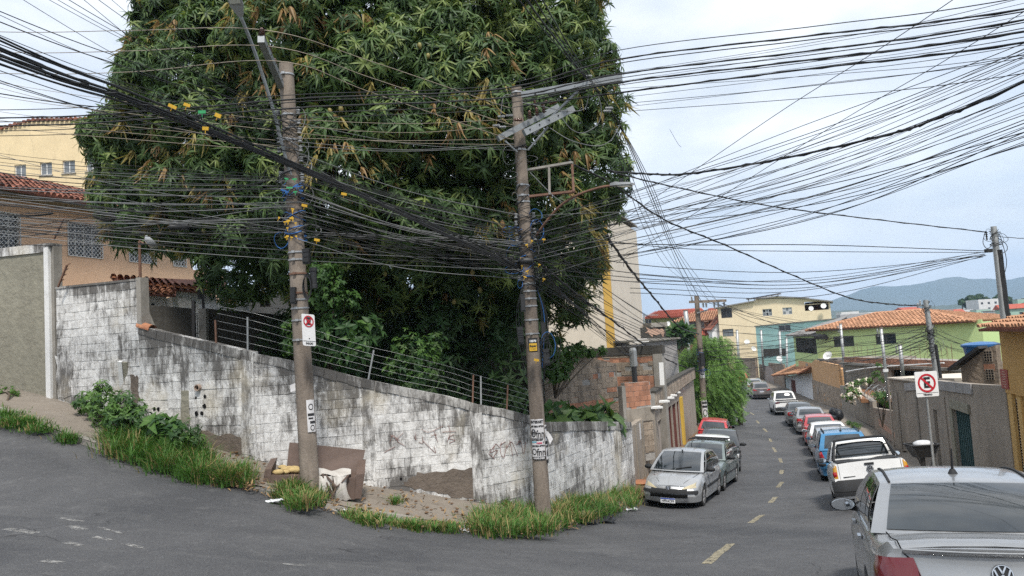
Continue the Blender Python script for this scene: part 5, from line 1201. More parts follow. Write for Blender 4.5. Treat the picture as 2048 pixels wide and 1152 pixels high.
wire('heavy black cable hanging in a long curve down to the third pole', 'heavy hanging cables', [(1072, 520, 16.9), (1150, 585, 20), (1230, 645, 26), (1290, 690, 33), (1340, 722, 41), (1400, 745, 49.6)], .03, 'cable', twist=1)
for k in range(16): wire('slack thin drop cable looping from the second pole towards the brick ruin', 'drop cables to the ruin', [(1070, 480 + k * 6, 17), (1100 + k * 4, 560 + k * 4, 19), (1160 + k * 6, 630 + k * 5 + wr.uniform(-12, 12), 25), (1268 + wr.uniform(-4, 4), 706 + wr.uniform(-4, 20), 30.8)], wr.uniform(.005, .010))
fan('thin wire from the third pole towards the houses on right', 'wires right of the third pole', ((1406, 690), (1410, 745)), ((1680, 655), (1690, 690)), 9, 49.6, 46, (.010, .018), sag=(4, 14))
fan('thin wire running from the third pole to the yellow house', 'wires to the yellow house', ((1396, 600), (1450, 606)), ((1600, 640), (1640, 680)), 5, 49.8, 70, (.012, .02), sag=(4, 10))
fan('thin level wire crossing the sky above the third pole', 'level wires above the third pole', ((1262, 545), (1262, 590)), ((1960, 500), (1975, 515)), 4, 20, 24.3, (.006, .009), sag=(22, 44))
fan('service drop spreading from slim grey pole over the lime wall', 'service drops left of the slim pole', ((1848, 655), (1858, 700)), ((1640, 690), (1690, 770)), 12, 30, 44, (.008, .014), sag=(4, 18))
fan('service drop from slim grey pole towards the ochre house', 'service drops right of the slim pole', ((1852, 640), (1862, 690)), ((1960, 690), (2000, 720)), 8, 30, 27, (.006, .01), sag=(2, 10))
fan('thin wire crossing far houses from third pole to slim pole', 'wires across the far houses', ((1405, 640), (1412, 720)), ((1850, 650), (1856, 700)), 7, 49.8, 30, (.008, .013), sag=(6, 24))
fan('dangling thin wire end right of the second pole', 'dangling wire ends', ((1366, 180), (1240, 560)), ((1386, 210), (1262, 600)), 3, 14, 14, (.003, .005), sag=(-8, 14))
# tags and closures hanging on the cables
def tag_at(x, y, D, w=.10, h=.045, mat='tagyellow', rot=.2):
 c = U(x, y, D); X = (cr + Vector((0, 0, -rot))).normalized(); Z = X.cross(cf).normalized() * -1
 o = MB().box(c, (w, .012, h), 0, X, Z.cross(X), Z).tube([c + Z * h / 2, c + Z * (h / 2 + .05)], .006, 4).build('cable_tag', M[mat]); return o
tags = [(345, 213, 10.8), (374, 210, 11.0), (411, 257, 11.5), (404, 224, 11.2), (436, 231, 11.5)]
for (x, y, D) in tags: tag(tag_at(x, y, D, wr.uniform(.08, .13), wr.uniform(.04, .06), 'tagyellow' if x != 404 else 'greencable', wr.uniform(-.2, .5)), 'small yellow plastic tag clipped to the thick cable bundle left of the first pole' if x != 404 else 'green plastic clip on the thick cable bundle left of first pole', 'tag', 'yellow tags on the bundle' if x != 404 else None)
for i in range(15): x, y = wr.uniform(558, 598), wr.uniform(410, 480); tag(tag_at(x, y, 14.75, wr.uniform(.03, .07), wr.uniform(.02, .035), rot=wr.uniform(-.6, .6)), 'small yellow cable tag crowded on the knot of the first pole', 'tag', 'yellow tags of the first pole')
for i in range(9): x, y = wr.uniform(1036, 1090), wr.uniform(475, 560); tag(tag_at(x, y, 16.6, wr.uniform(.04, .08), wr.uniform(.02, .04), rot=wr.uniform(-.6, .6)), 'small yellow cable tag on the cable knot of the second pole', 'tag', 'yellow tags of the second pole')
for (x, y, D, l) in ((609, 411, 14.8, 'yellow tag on the cables just right of the first pole'), (634, 480, 15, 'yellow tag below the cable knot right of the first pole'), (1073, 720, 16.7, 'yellow tag on the second pole below the black label box'), (688, 388, 15.2, 'orange tag on the cables between the corner poles')): tag(tag_at(x, y, D, .11, .05), l, 'tag')
for i in range(8): x, y = wr.uniform(545, 605), wr.uniform(345, 385); tag(tag_at(x, y, 14.8, wr.uniform(.06, .12), .03, 'greencable' if i % 2 else 'bluecable', wr.uniform(-.3, .3)), 'green plastic cable clip on the first pole' if i % 2 else 'blue plastic cable clip on the first pole', 'clip', 'green clips' if i % 2 else 'blue clips')
c = U(360, 453, 15.6); cl_ = MB().lathe(c - Vector((.2, 0, 0)), [(0, -.05), (.02, -.05), (.03, 0), (.075, .01), (.075, .07), (.068, .08), (.068, .30), (.075, .31), (.075, .38), (.03, .40), (.02, .45), (0, .45)], 14, axis=(1, 0, -.04)).build('splice_closure', M['blackplastic'], smooth=40); tag(cl_, 'black cylindrical splice closure hanging on cables left of the first pole', 'closure')
c = U(205, 432, 15.8)
sl = empty('slack_coil', c, 'flat racetrack coil of spare cable hanging left under the mango leaves', 'coil')
for k in range(5): MB().tube([c + Vector(((.20 + .012 * k) * math.cos(a), .02 * k, (.055 + .008 * k) * math.sin(a) - .05 * math.cos(a))) for a in [i * math.pi / 9 for i in range(19)]], .008, 5).build('turn', M['cable'], sl)
c = U(70, 428, 16)
sl = empty('slack_coil', c, 'long flat loop of spare cable hanging at far left', 'coil')
for k in range(3): MB().tube([c + Vector(((.34 + .012 * k) * math.cos(a), .02 * k, (.02 + .008 * k) * math.sin(a))) for a in [i * math.pi / 9 for i in range(19)]], .008, 5).build('turn', M['cable'], sl)
# ---------------------------------------------------------------- buildings
def paint(name, c, c2=None, streak=(.12, .11, .10), amt=.35, sp=(.55, .8), b=.25): M[name] = pm(name, c, c2 or tuple(x * .85 for x in c), scale=.8, bmp=b, bscale=16, streak=streak, streak_amt=amt, sp=sp)
paint('salmon', (.78, .52, .35), amt=.12); paint('yellowwash', (.74, .60, .38)); paint('whitehouse', (.74, .74, .75), amt=.2); paint('beige', (.66, .59, .50), amt=.15); paint('whitetile', (.60, .59, .60), amt=.2); paint('ochrestripe', (.60, .38, .10), amt=.15)
paint('yellowhouse', (.74, .62, .43), amt=.15); paint('mint', (.42, .66, .62), amt=.15); paint('lime', (.50, .63, .30), (.45, .58, .27), streak=(.06, .25, .10), amt=.25); paint('moss', (.32, .33, .16), (.20, .24, .10)); paint('orangehouse', (.58, .35, .18), amt=.25); paint('ochre', (.54, .33, .12), (.47, .285, .10), amt=.3)
paint('ochrelight', (.60, .39, .15), amt=.3); paint('pinkpeel', (.50, .33, .25)); paint('greyblock', (.36, .35, .345), (.26, .25, .245), amt=.5); paint('redmetal', (.25, .045, .045), amt=.3, b=.05); paint('palegate', (.52, .60, .60), amt=.4, b=.05); paint('maroon', (.14, .05, .042), amt=.3, b=.05); paint('tealgate', (.028, .07, .075), (.05, .10, .10), amt=.5, b=.05)
paint('greymetal', (.34, .31, .29), (.25, .22, .20), amt=.6, b=.1); paint('cream', (.52, .43, .27), (.40, .30, .17), streak=(.20, .10, .05), amt=.7, b=.1); paint('wooddoor', (.25, .125, .06), (.17, .085, .045), streak=(.07, .04, .03), amt=.6, b=.2)
paint('oldwall', (.33, .295, .25), (.23, .20, .165), streak=(.075, .067, .06), amt=.6, sp=(.46, .72), b=.9); paint('oldwall2', (.36, .315, .265), (.25, .215, .18), streak=(.10, .088, .078), amt=.42, sp=(.48, .74), b=.9)
paint('roofred', (.40, .10, .065), (.28, .075, .05), b=.4); paint('corrugated', (.26, .255, .25), (.19, .18, .17), b=.1); paint('yellowpil', (.60, .40, .07), amt=.3)
M['glass'] = flat('dark_window_glass', (.025, .032, .040), .08, spec=.6); M['glassgrey'] = flat('grey_window_glass', (.16, .18, .20), .12, spec=.6); M['curtain'] = flat('curtain', (.42, .42, .43), .8)
M['alu'] = flat('window_aluminium', (.55, .56, .57), .4, .4); M['whiteframe'] = flat('white_frame', (.72, .72, .71), .5); M['darkframe'] = flat('dark_frame', (.10, .09, .085), .6); M['solar'] = flat('solar_panel', (.05, .055, .075), .25, coat=.5)
def uvr(f, r):
 x0, y0, x1, y1 = r; xm, ym = (x0 + x1) / 2, (y0 + y1) / 2
 ua, ub = sorted((f.uv(x0, ym)[0], f.uv(x1, ym)[0])); return ua, ub, f.uv(xm, y1)[1], f.uv(xm, y0)[1]
def facade(par, f, top, foot, mat, holes=(), th=.18, depth=0, name='wall', d=0.0):
 us = sorted(set([p[0] for p in top] + [x for h in holes for x in h[:2] if top[0][0] < x < top[-1][0]])); mb = MB(); P = f.P
 zf = (lambda u: foot) if not isinstance(foot, list) else (lambda u: interp(u, foot))
 for a, b in zip(us, us[1:]):
  if b - a < 1e-4: continue
  m = (a + b) / 2; hs = sorted([(h[2], h[3]) for h in holes if h[0] < m < h[1]]); zl = None; segs = []
  for lo, hi in hs: segs.append((zl, lo)); zl = hi
  segs.append((zl, None))
  for lo, hi in segs:
   la, lb = (zf(a), zf(b)) if lo is None else (lo, lo); ha, hb = (interp(a, top), interp(b, top)) if hi is None else (hi, hi)
   if ha - la < .005 and hb - lb < .005: continue
   mb.hexa([P(a, la, d), P(b, lb, d), P(b, lb, d - th), P(a, la, d - th), P(a, ha, d), P(b, hb, d), P(b, hb, d - th), P(a, ha, d - th)])
 if depth:
  zt = min(p[1] for p in top) - .02; z0 = foot if not isinstance(foot, list) else min(p[1] for p in foot); e = .01
  mb.fbox(f, top[0][0] + e, top[0][0] + th, z0, zt, -depth, -th - .002); mb.fbox(f, top[-1][0] - th, top[-1][0] - e, z0, zt, -depth, -th - .002); mb.fbox(f, top[0][0] + th, top[-1][0] - th, z0, zt, -depth, -depth + th); mb.fbox(f, top[0][0] + th + e, top[-1][0] - th - e, zt - .12, zt - .02, -depth + th, -th - .004)
 return mb.build(name, M[mat], par)
def window(par, f, h, frame='alu', glass='glass', nx=2, ny=1, fw=.05, recess=.08, name='window', sill=None, grille=None, back=True):
 ua, ub, za, zb = h; mb = MB(); d0, d1 = -recess - .04, -recess
 mb.fbox(f, ua, ub, za, za + fw, d0, d1).fbox(f, ua, ub, zb - fw, zb, d0, d1).fbox(f, ua, ua + fw, za + fw, zb - fw, d0, d1).fbox(f, ub - fw, ub, za + fw, zb - fw, d0, d1)
 o = mb.build(name, M[frame], par); w = (ub - ua - 2 * fw) / nx; hh = (zb - za - 2 * fw) / ny
 for i in range(nx):
  for j in range(ny):
   g = glass if isinstance(glass, str) else glass[(i + j) % len(glass)]
   MB().fbox(f, ua + fw + i * w + .004, ua + fw + (i + 1) * w - .004, za + fw + j * hh + .004, zb - fw - (ny - 1 - j) * hh - .004, d0 + .004, d0 + .018).build('pane', M[g], o)
 for i in range(1, nx): MB().fbox(f, ua + fw + i * w - fw / 2, ua + fw + i * w + fw / 2, za + fw, zb - fw, d0 + .02, d1 - .004).build('mullion', M[frame], o)
 for j in range(1, ny): MB().fbox(f, ua + fw, ub - fw, za + fw + j * hh - fw * .4, za + fw + j * hh + fw * .4, d0 + .02, d1 - .008).build('glazing_bar', M[frame], o)
 MB().fbox(f, ua, ub, za, zb, d0 - .02, d0 - .004).build('shade_backing', M['dark'], o)
 if sill: MB().fbox(f, ua - .06, ub + .06, za - .07, za - .004, -.02, .06).build('sill', M[sill], o)
 if grille == 'diamond':
  mb = MB(); s = .17; n = int((ub - ua + zb - za) / s) + 2
  for k in range(-n, n):
   for sg in (1, -1):
    pts = []
    for u, z in ((ua, None), (ub, None), (None, za), (None, zb)):
     c0 = ua + k * s
     if u is not None: z = (u - c0) * sg + (za if sg > 0 else zb)
     else: u = (z - (za if sg > 0 else zb)) * sg + c0
     if ua - 1e-6 <= u <= ub + 1e-6 and za - 1e-6 <= z <= zb + 1e-6: pts.append((u, z))
    if len(pts) >= 2:
     a, b = min(pts), max(pts)
     if b[0] - a[0] > .03: mb.beam(f.P(a[0], a[1], .02), f.P(b[0], b[1], .02), .014, .014)
  mb.fbox(f, ua, ua + .025, za, zb, .005, .03).fbox(f, ub - .025, ub, za, zb, .005, .03).fbox(f, ua, ub, za, za + .025, .005, .03).fbox(f, ua, ub, zb - .025, zb, .005, .03); mb.build('grille', M['whiteframe'], o)
 if grille == 'bars':
  mb = MB(); n = max(4, int((ub - ua) / .14))
  for k in range(n + 1): mb.beam(f.P(lerp(ua, ub, k / n), za, .03), f.P(lerp(ua, ub, k / n), zb, .03), .018, .018)
  for j in (.02, .5, .98): mb.fbox(f, ua, ub, lerp(za, zb, j) - .012, lerp(za, zb, j) + .012, .032, .05)
  mb.build('grille', M['ironblack'], o)
 return o
def tiles(par, A, B, Cc, Dd, pu, pv, mat, limit=300, deck='tiledark', seed=1, lift=.02):
 A, B, Cc, Dd = Vector(A), Vector(B), Vector(Cc), Vector(Dd); X = (B - A).normalized(); N = X.cross(Dd - A).normalized(); N = N if N.z > 0 else -N; Y = N.cross(X)
 if Y.z < 0: Y = -Y
 q = [((p - A).dot(X), (p - A).dot(Y)) for p in (A, B, Cc, Dd)]; r = random.Random(seed)
 MB().add([A, B, Cc, Dd] + [p - N * .06 for p in (A, B, Cc, Dd)], [(0, 1, 2, 3), (7, 6, 5, 4), (0, 4, 5, 1), (1, 5, 6, 2), (2, 6, 7, 3), (3, 7, 4, 0)]).build('roof_deck', M[deck], par)
 tm = MB(); L = pv * 1.12; rr = pu * .40
 tm.grid([[X * (rr * t * math.cos(a)) + Y * yy + N * (rr * t * math.sin(a) + zz) for a in [i * math.pi / 5 for i in range(6)]] for yy, t, zz in ((-L / 2, 1.0, .045), (L / 2, .82, .012))])
 k = len(tm.v); tm.add([X * (rr * .8 * math.cos(a)) + Y * (-L / 2) + N * (rr * .78 * math.sin(a) + .035) for a in [i * math.pi / 5 for i in range(6)]], [(5, 4, 3, 2, 1, 0)])
 cells = []; umax, vmax = max(p[0] for p in q), max(p[1] for p in q); umin = min(p[0] for p in q)
 for j in range(int(vmax / pv)):
  for i in range(int((umax - umin) / pu)):
   u, v = umin + (i + .5) * pu, (j + .5) * pv
   if inside(q, u, v): cells.append((u + r.uniform(-.012, .012), v + r.uniform(-.02, .02), r.uniform(-.008, .012)))
 cells.sort(key=lambda c: (A + X * c[0] + Y * c[1]).length); me = None; off = Vector(WL[par.name]); rest = MB()
 for n, (u, v, h) in enumerate(cells):
  p = A + X * u + Y * v + N * (lift + h)
  if n < limit:
   if me is None: me = tm.mesh('roof_tile', M[mat])
   link_mesh('roof_tile', me, par, p - off)
  else: rest.add([Vector(w) + p for w in tm.v], tm.f)
 if rest.v: o = rest.build('roof_tiles', M[mat], par); o['kind'] = 'stuff'
def dish(label, p, r, aim, post=.5):
 p = Vector(p); t = empty('satellite_dish', p - Vector((0, 0, post)), label, 'satellite dish', 'satellite dishes of the houses'); A = Vector(aim).normalized()
 MB().lathe(p, [(0, 0), (r * .5, r * .06), (r * .8, r * .15), (r, r * .26), (r, r * .22), (r * .5, r * .03), (0, -.03)], 16, axis=A).build('reflector', M['whiteframe'], t, smooth=40)
 MB().tube([p - A * .02, p - A * .15, p - Vector((0, 0, post))], .025, 6).build('mast', M['galv'], t); MB().tube([p - Vector((0, 0, r * .8)) + A * r * .15, p + A * r * .8], .015, 5).sphere(p + A * r * .8, r * .1, 6).build('feed_arm', M['galv'], t)
# ================================================================ left of the mango tree
sa, sb = U(0, 500, 26), U(386, 540, 34.6); f_s = F(sa + (sa - sb) * .25, sb); L0 = f_s.L
zt = f_s.uv(0, 392)[1]; hs = [uvr(f_s, r) for r in ((-40, 430, 41, 497), (135, 448, 205, 517), (257, 466, 312, 524), (345, 478, 372, 515))]; zA = sum(h[2] for h in hs[1:3]) / 2; zB = hs[1][3]; hs = [(h[0], h[1], zA, zB) for h in hs]
sh = empty('house', f_s.P(L0 * .6, .3), 'salmon two storey house with diamond window grilles behind the grey wall', 'house')
facade(sh, f_s, [(0, zt), (L0, zt)], -1.2, 'salmon', hs, depth=7)
for h in hs: window(sh, f_s, h, 'whiteframe', 'glass', 4, 2, grille='diamond', fw=.045)
P = f_s.P; MB().fbox(f_s, -.5, L0 + .4, zt - .02, zt + .12, -.2, .62).build('eaves', M['greyrender'], sh)
tiles(sh, P(-.5, zt + .10, .75), P(L0 + .4, zt + .10, .75), P(L0 + .4, zt + 1.75, -3.6), P(-.5, zt + 1.75, -3.6), .24, .40, 'tiledark', 300)
tiles(sh, P(L0 + .4, zt + .10, -7.8), P(-.5, zt + .10, -7.8), P(-.5, zt + 1.75, -3.6), P(L0 + .4, zt + 1.75, -3.6), .24, .40, 'tiledark', 0)
MB().fbox(f_s, L0 + .0, L0 + 4, -1, f_s.uv(386, 528)[1], -6, -1.5).build('annex', M['pinkpeel'], sh)
f_y = F(U(-120, 320, 45), U(215, 320, 44)); yh = empty('building', f_y.P(4, 1), 'pale yellow building with small square windows rising behind the salmon house', 'building')
top = [f_y.uv(x, y) for x, y in ((-120, 268), (0, 259), (64, 242), (215, 238))]; hs = [uvr(f_y, r) for r in ((-26, 340, -2, 362), (29, 332, 52, 356), (80, 325, 104, 350), (125, 318, 150, 343), (172, 312, 196, 338))]; zA, zB = hs[2][2], hs[2][3]; hs = [(h[0], h[1], zA, zB) for h in hs]
facade(yh, f_y, top, -1.5, 'yellowwash', hs, depth=6)
for h in hs: window(yh, f_y, h, 'whiteframe', 'glassgrey', 2, 1, sill='concrete', fw=.05)
for a, b in zip(top, top[1:]):
 n = int((b[0] - a[0]) / .28)
 for k in range(n): u = lerp(a[0], b[0], (k + .5) / n); MB().tube([f_y.P(u, lerp(a[1], b[1], (k + .5) / n) + .03, .14), f_y.P(u, lerp(a[1], b[1], (k + .5) / n) + .06, -.3)], .11, 6).build('ridge_tile', M['tiledark'], yh)
f_w = F(U(240, 600, 25.5), U(452, 600, 27.5)); wh = empty('house', f_w.P(3, -1.5), 'low white house with an orange tiled roof behind the dark yard wall', 'house')
zw = f_w.uv(345, 580)[1]; ze = f_w.uv(440, 590)[1]; u1 = f_w.uv(345, 600)[0]; u2 = f_w.uv(432, 600)[0]
facade(wh, f_w, [(u1, zw), (u2, ze)], -2.5, 'whitehouse', depth=3.5); facade(wh, f_w, [(0, zw), (u1, zw)], -2.5, 'whitehouse', [uvr(f_w, (286, 602, 321, 622))], d=-.9, name='porch_wall'); window(wh, F(f_w.P(0, 0, -.9), f_w.P(f_w.L, 0, -.9)), uvr(F(f_w.P(0, 0, -.9), f_w.P(f_w.L, 0, -.9)), (284, 602, 320, 622)), 'whiteframe', 'glass', 2, 1)
A, B = U(236, 568, 25.6), U(452, 588, 27.2); tiles(wh, A, B, U(452, 562, 30.5), U(220, 552, 29.2), .22, .36, 'tile', 260, seed=3); A, B = U(280, 588, 25.0), U(352, 591, 25.6); tiles(wh, A, B, U(352, 581, 26.6), U(280, 577, 26.0), .22, .36, 'tile', 60, seed=4)
lt = empty('wall_lantern', U(401, 590, 25.4), 'small black lantern on the white house wall', 'lantern'); c = U(401, 588, 25.4); MB().lathe(c, [(0, .2), (.03, .18), (.14, .12), (.12, .08), (.09, -.14), (.1, -.16), (0, -.17)], 6).build('cage', M['ironblack'], lt); MB().lathe(c, [(.06, .05), (.05, -.1)], 6).build('glass', M['glassgrey'], lt); MB().beam(c + Vector((0, 0, .18)), c + Vector((.1, .25, .3)), .03, .03).build('bracket', M['ironblack'], lt)
f = F(U(445, 600, 28.5), U(612, 600, 30)); t = empty('outbuilding', f.P(2, -3), 'pale block outbuilding glimpsed between hanging mango leaves and the first pole', 'building'); h = uvr(f, (520, 600, 541, 614)); facade(t, f, [(0, f.uv(445, 578)[1]), (f.L, f.uv(612, 590)[1])], -3.5, 'greyblock', [h], depth=3); window(t, f, h, 'darkframe')
def simple_wall(name, label, a, b, topz, foot, mat, th=.16, cat='wall'):
 f = F(a, b); t = empty(name, f.P(f.L / 2, foot if not isinstance(foot, list) else foot[0][1]), label, cat); facade(t, f, [(0, topz[0]), (f.L, topz[1])], foot, mat, th=th, name='panel'); return t, f
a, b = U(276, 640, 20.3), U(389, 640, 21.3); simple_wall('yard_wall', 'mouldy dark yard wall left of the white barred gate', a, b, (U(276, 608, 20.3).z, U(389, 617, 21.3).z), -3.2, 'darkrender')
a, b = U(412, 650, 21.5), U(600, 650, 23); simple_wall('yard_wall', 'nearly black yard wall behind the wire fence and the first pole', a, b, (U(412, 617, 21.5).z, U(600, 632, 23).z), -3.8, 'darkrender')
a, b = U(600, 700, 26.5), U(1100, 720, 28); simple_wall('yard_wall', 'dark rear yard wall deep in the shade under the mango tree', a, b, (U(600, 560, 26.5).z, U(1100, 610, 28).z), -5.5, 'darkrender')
c1, c2 = U(408, 690, 21.2), U(407, 617, 21.2); po = empty('gate_post', c1, 'rough concrete gate post with an iron pole on it', 'post'); MB().beam(c1 - Vector((0, 0, .5)), c2, .2, .2).build('shaft', M['concrete'], po); MB().beam(c2, U(405, 566, 21.2), .06, .06).build('pole', M['ironblack'], po)
f_gt = F(U(390, 650, 21.2), U(405, 650, 21.2)); gt = empty('barred_gate', f_gt.P(.1, -1.6), 'white barred gate between two dark yard walls', 'gate')
for k in range(5): MB().tube([f_gt.P(.02 + .045 * k, f_gt.uv(398, 690)[1], 0), f_gt.P(.02 + .045 * k, f_gt.uv(398, 626)[1], 0)], .011, 5).build('bar', M['ironblack'], gt)
MB().fbox(f_gt, -.02, f_gt.L + .02, f_gt.uv(398, 667)[1], f_gt.uv(398, 665)[1], -.01, .02).build('rail', M['ironblack'], gt)
ob = MB().fbox(f_gt, -.5, .9, -3.2, f_gt.uv(398, 600)[1], -1.8, -1.6).build('white_screen_wall', M['whitehouse']); tag(ob, 'white wall seen through the barred gate', 'wall')
for (q1, q2, l) in (((388, 690), (387, 601), 'thin dark iron post at the end of the mouldy yard wall'), ((311, 662), (284, 596), 'old grey timber prop leaning on the end of the tall white wall')): a, b = U(*q1, 19.6), U(*q2, 19.6); o = MB().beam(a, b, .075, .075).build('prop_post', M['ironblack'] if q1[0] == 388 else M['concrete']); tag(o, l, 'post')
a, b = U(281, 590, 19), U(279, 482, 19); st = empty('dish_post', a, 'rusty post on the tall white wall carrying a dish shaped lamp', 'lamp post'); MB().tube([a - Vector((0, 0, .3)), b], .035, 7).build('post', M['rust'], st); MB().lathe(U(296, 490, 18.9), [(0, .0), (.14, .03), (.2, .1), (.21, .12), (.13, .06), (0, .03)], 14, axis=(.5, .4, .6)).build('shade', M['alu'], st, smooth=40); MB().tube([b, U(288, 487, 18.9)], .02, 5).build('neck', M['rust'], st)
for (x0, y0, x1, y1, l) in ((108, 478, 127, 437, 'rusty spiked bracket above the white pier'), (116, 574, 134, 530, 'rusty spiked bracket on the tall white block wall')):
 a, b = U(x0, y0, 18.6), U(x1, y1, 18.5); br = empty('spike_bracket', a, l, 'bracket'); MB().beam(a, b, .035, .035).build('arm', M['rust'], br)
 for k in range(4): q = a.lerp(b, .25 + .24 * k); MB().beam(q, q + Vector((.09, 0, .05)), .02, .02).build('spike', M['rust'], br)
# ================================================================ apartment block behind the tree
f_a = F(U(1030, 690, 46), U(1229, 690, 44)); f_a2 = F(U(1229, 690, 44), U(1262, 690, 55)); za = f_a2.uv(1204, 405)[1]
ap = empty('apartment_building', f_a.P(f_a.L, -6), 'tall cream apartment building with a yellow corner stripe right of the mango tree', 'building')
st_u = f_a.uv(1214, 690)[0]; facade(ap, f_a, [(0, za), (st_u, za)], -6.5, 'beige'); facade(ap, f_a, [(st_u, za + .02), (f_a.L + .03, za + .02)], -6.5, 'ochrestripe', d=.03, name='corner_stripe')
hs = [uvr(f_a2, r) for r in ((1218, 436, 1227, 470), (1226, 538, 1234, 575), (1234, 624, 1243, 660))]; zs = [(h[2], h[3]) for h in hs]; hs = [(hs[1][0], hs[1][1], z[0], z[1]) for z in zs]
f2L = f_a2.L; facade(ap, f_a2, [(.2, za), (f2L - 1.6, za)], -6.5, 'whitetile', hs, depth=0); facade(ap, f_a2, [(f2L - 1.6, za - .6), (f2L, za - .6)], -6.5, 'whitetile', d=-.02, name='rear_wall')
for h in hs: window(ap, f_a2, h, 'darkframe', 'glass', 2, 2, recess=.05)
mb = MB()
for k in range(26): mb.fbox(f_a2, .2, f2L - 1.6, -6 + .55 * k, -5.985 + .55 * k, .001, .006)
o = mb.build('tile_joint', M['greyblock'], ap); o['kind'] = 'stuff'
MB().fbox(f_a2, f2L - .4, f2L + 1.2, -6.5, f_a2.uv(1262, 648)[1], -1, .12).build('yellow_block', M['ochrestripe'], ap); MB().fbox(f_a, 0, f_a.L, -6.5, za - .3, -10, -.25).build('body', M['beige'], ap); MB().fbox(f_a, -.1, f_a.L + .1, za, za + .1, -10, .12).build('parapet', M['concrete'], ap)
# ================================================================ ruin and walls below the apartment block
def rubble_wall(label, a, b, top_px, foot, mat='adobe', brickrow=None, bl=.40, ch=.19, limit=300):
 f = F(a, b); t = empty('block_wall', f.P(f.L / 2, foot), label, 'wall'); tp = [f.uv(*p) for p in top_px]; tp = [(max(0, p[0]), p[1]) for p in tp]; tp[0] = (0, tp[0][1]); tp[-1] = (f.L, tp[-1][1]); ft = [(0, foot), (f.L, foot)]
 core(f, tp, ft, sink=.3).build('core', M['joint'], t)
 rows = [(f.uv(*q[0])[1], f.uv(*q[1])[1]) for q in (brickrow or [])]
 isb = lambda u, z: any(lo < z < hi for lo, hi in rows) or (hash((round(u, 1), round(z, 1))) % 100 < 6 and brickrow is not None)
 blockwork(t, f, tp, ft, bl, ch, M[mat], proud=.02, z0=foot, skip=isb, jr=.02, limit=limit, name='block')
 if rows: blockwork(t, f, tp, ft, bl * .7, ch * .95, M['brick'], proud=.012, z0=foot, skip=lambda u, z: not isb(u, z), jr=.01, limit=limit, name='brick')
 return t, f, tp
rubble_wall('rough brown rendered block wall with one row of bare bricks below the ivy', U(1090, 800, 25.6), U(1237, 800, 28), [(1090, 705), (1165, 712), (1237, 727)], -5.2, brickrow=[((1180, 818), (1180, 797))])
t, f, tp = rubble_wall('tall patched wall of blocks and red bricks with a dark cap below the apartment building', U(1150, 760, 34), U(1326, 760, 32), [(1150, 705), (1222, 701), (1326, 692)], -6, brickrow=[((1250, 775), (1250, 752)), ((1260, 728), (1260, 712))])
MB().fbox(f, -.1, f.L + .1, tp[-1][1] - .30, tp[-1][1] + .05, -.25, .05).build('cap', M['darkrender'], t); MB().fbox(f, f.L - .35, f.L + .05, -6, tp[-1][1] - .31, -.25, .06).build('end_pier', M['concrete'], t)
t, f, tp = rubble_wall('small brick box wall at the corner above the wooden gates', U(1251, 800, 27.0), U(1302, 800, 27.6), [(1251, 766), (1302, 763)], -4.1, brickrow=[((1275, 818), (1275, 765))], bl=.36)
MB().fbox(f, -.03, f.L + .05, U(1275, 845, 27).z, U(1275, 818, 27).z, -.2, .05).build('skirt', M['oldwall'], t); MB().fbox(f, -.16, 0.0, -5, tp[0][1] - .1, -.2, .04).build('pier', M['concrete'], t)
fe = F(U(1262, 975, 24.1), Vector((10.7, 47.3, 0))); gw = empty('gate_wall', fe.P(4, -5.2), 'long streaky brown wall with rusty gates behind the cars on the left side', 'wall')
ftz = [(0, -4.75), (fe.L * .5, -5.95), (fe.L, -6.35)]; topz = [fe.uv(1264, 852), fe.uv(1302, 824), fe.uv(1335, 800), fe.uv(1362, 778)]; topz[0] = (0, topz[0][1]); topz[-1] = (fe.L, topz[-1][1])
hg = [uvr(fe, r) for r in ((1318, 838, 1326, 905), (1336, 812, 1346, 900), (1347, 805, 1355, 890), (1356, 800, 1361, 885))]; hg = [(h[0], h[1], -6.4, h[3]) for h in hg]; facade(gw, fe, topz, ftz, 'oldwall2', hg, th=.2)
for h, m in zip(hg, ('greymetal', 'maroon', 'maroon', 'maroon')):
 g = MB().fbox(fe, h[0], h[1], h[2], h[3], -.14, -.10).build('gate', M[m], gw); n = max(3, int((h[1] - h[0]) / .22))
 for k in range(n + 1): MB().fbox(fe, lerp(h[0], h[1], k / n) - .02, lerp(h[0], h[1], k / n) + .02, h[2], h[3], -.098, -.06).build('bar', M[m], g)
for x in (1272, 1285, 1296, 1311, 1331): u, _ = fe.uv(x, 880); MB().fbox(fe, u - .13, u + .13, interp(u, ftz) - .2, interp(u, topz) - .02, .003, .05).build('pilaster', M['oldwall'], gw)
u, _ = fe.uv(1363, 830); MB().fbox(fe, u - .5, u + .1, -6.6, fe.uv(1362, 792)[1], .003, .12).build('yellow_pilaster', M['yellowpil'], gw); u, z = fe.uv(1280, 858); MB().fbox(fe, u - .12, u + .12, z - .35, z + .2, .001, .008).build('paper_scrap', M['paper'], gw)
tp = [fe.uv(1303, 787), fe.uv(1340, 763), fe.uv(1364, 750)]; tp[0] = (tp[0][0], tp[0][1]); tp[-1] = (fe.L, tp[-1][1]); ftp = [fe.uv(1303, 820), fe.uv(1340, 790), fe.uv(1364, 771)]
up = empty('parapet_wall', fe.P(10, -3), 'grey brick parapet stepping out over the gates on the left side', 'wall'); core(fe, tp, ftp, d0=-.2, d1=.12, sink=0).build('core', M['joint'], up)
FE2 = F(fe.P(0, 0, .12), fe.P(fe.L, 0, .12)); blockwork(up, FE2, tp, ftp, .5, .24, M['adobe'], proud=.015, z0=-6, jr=.01)
mb = MB()
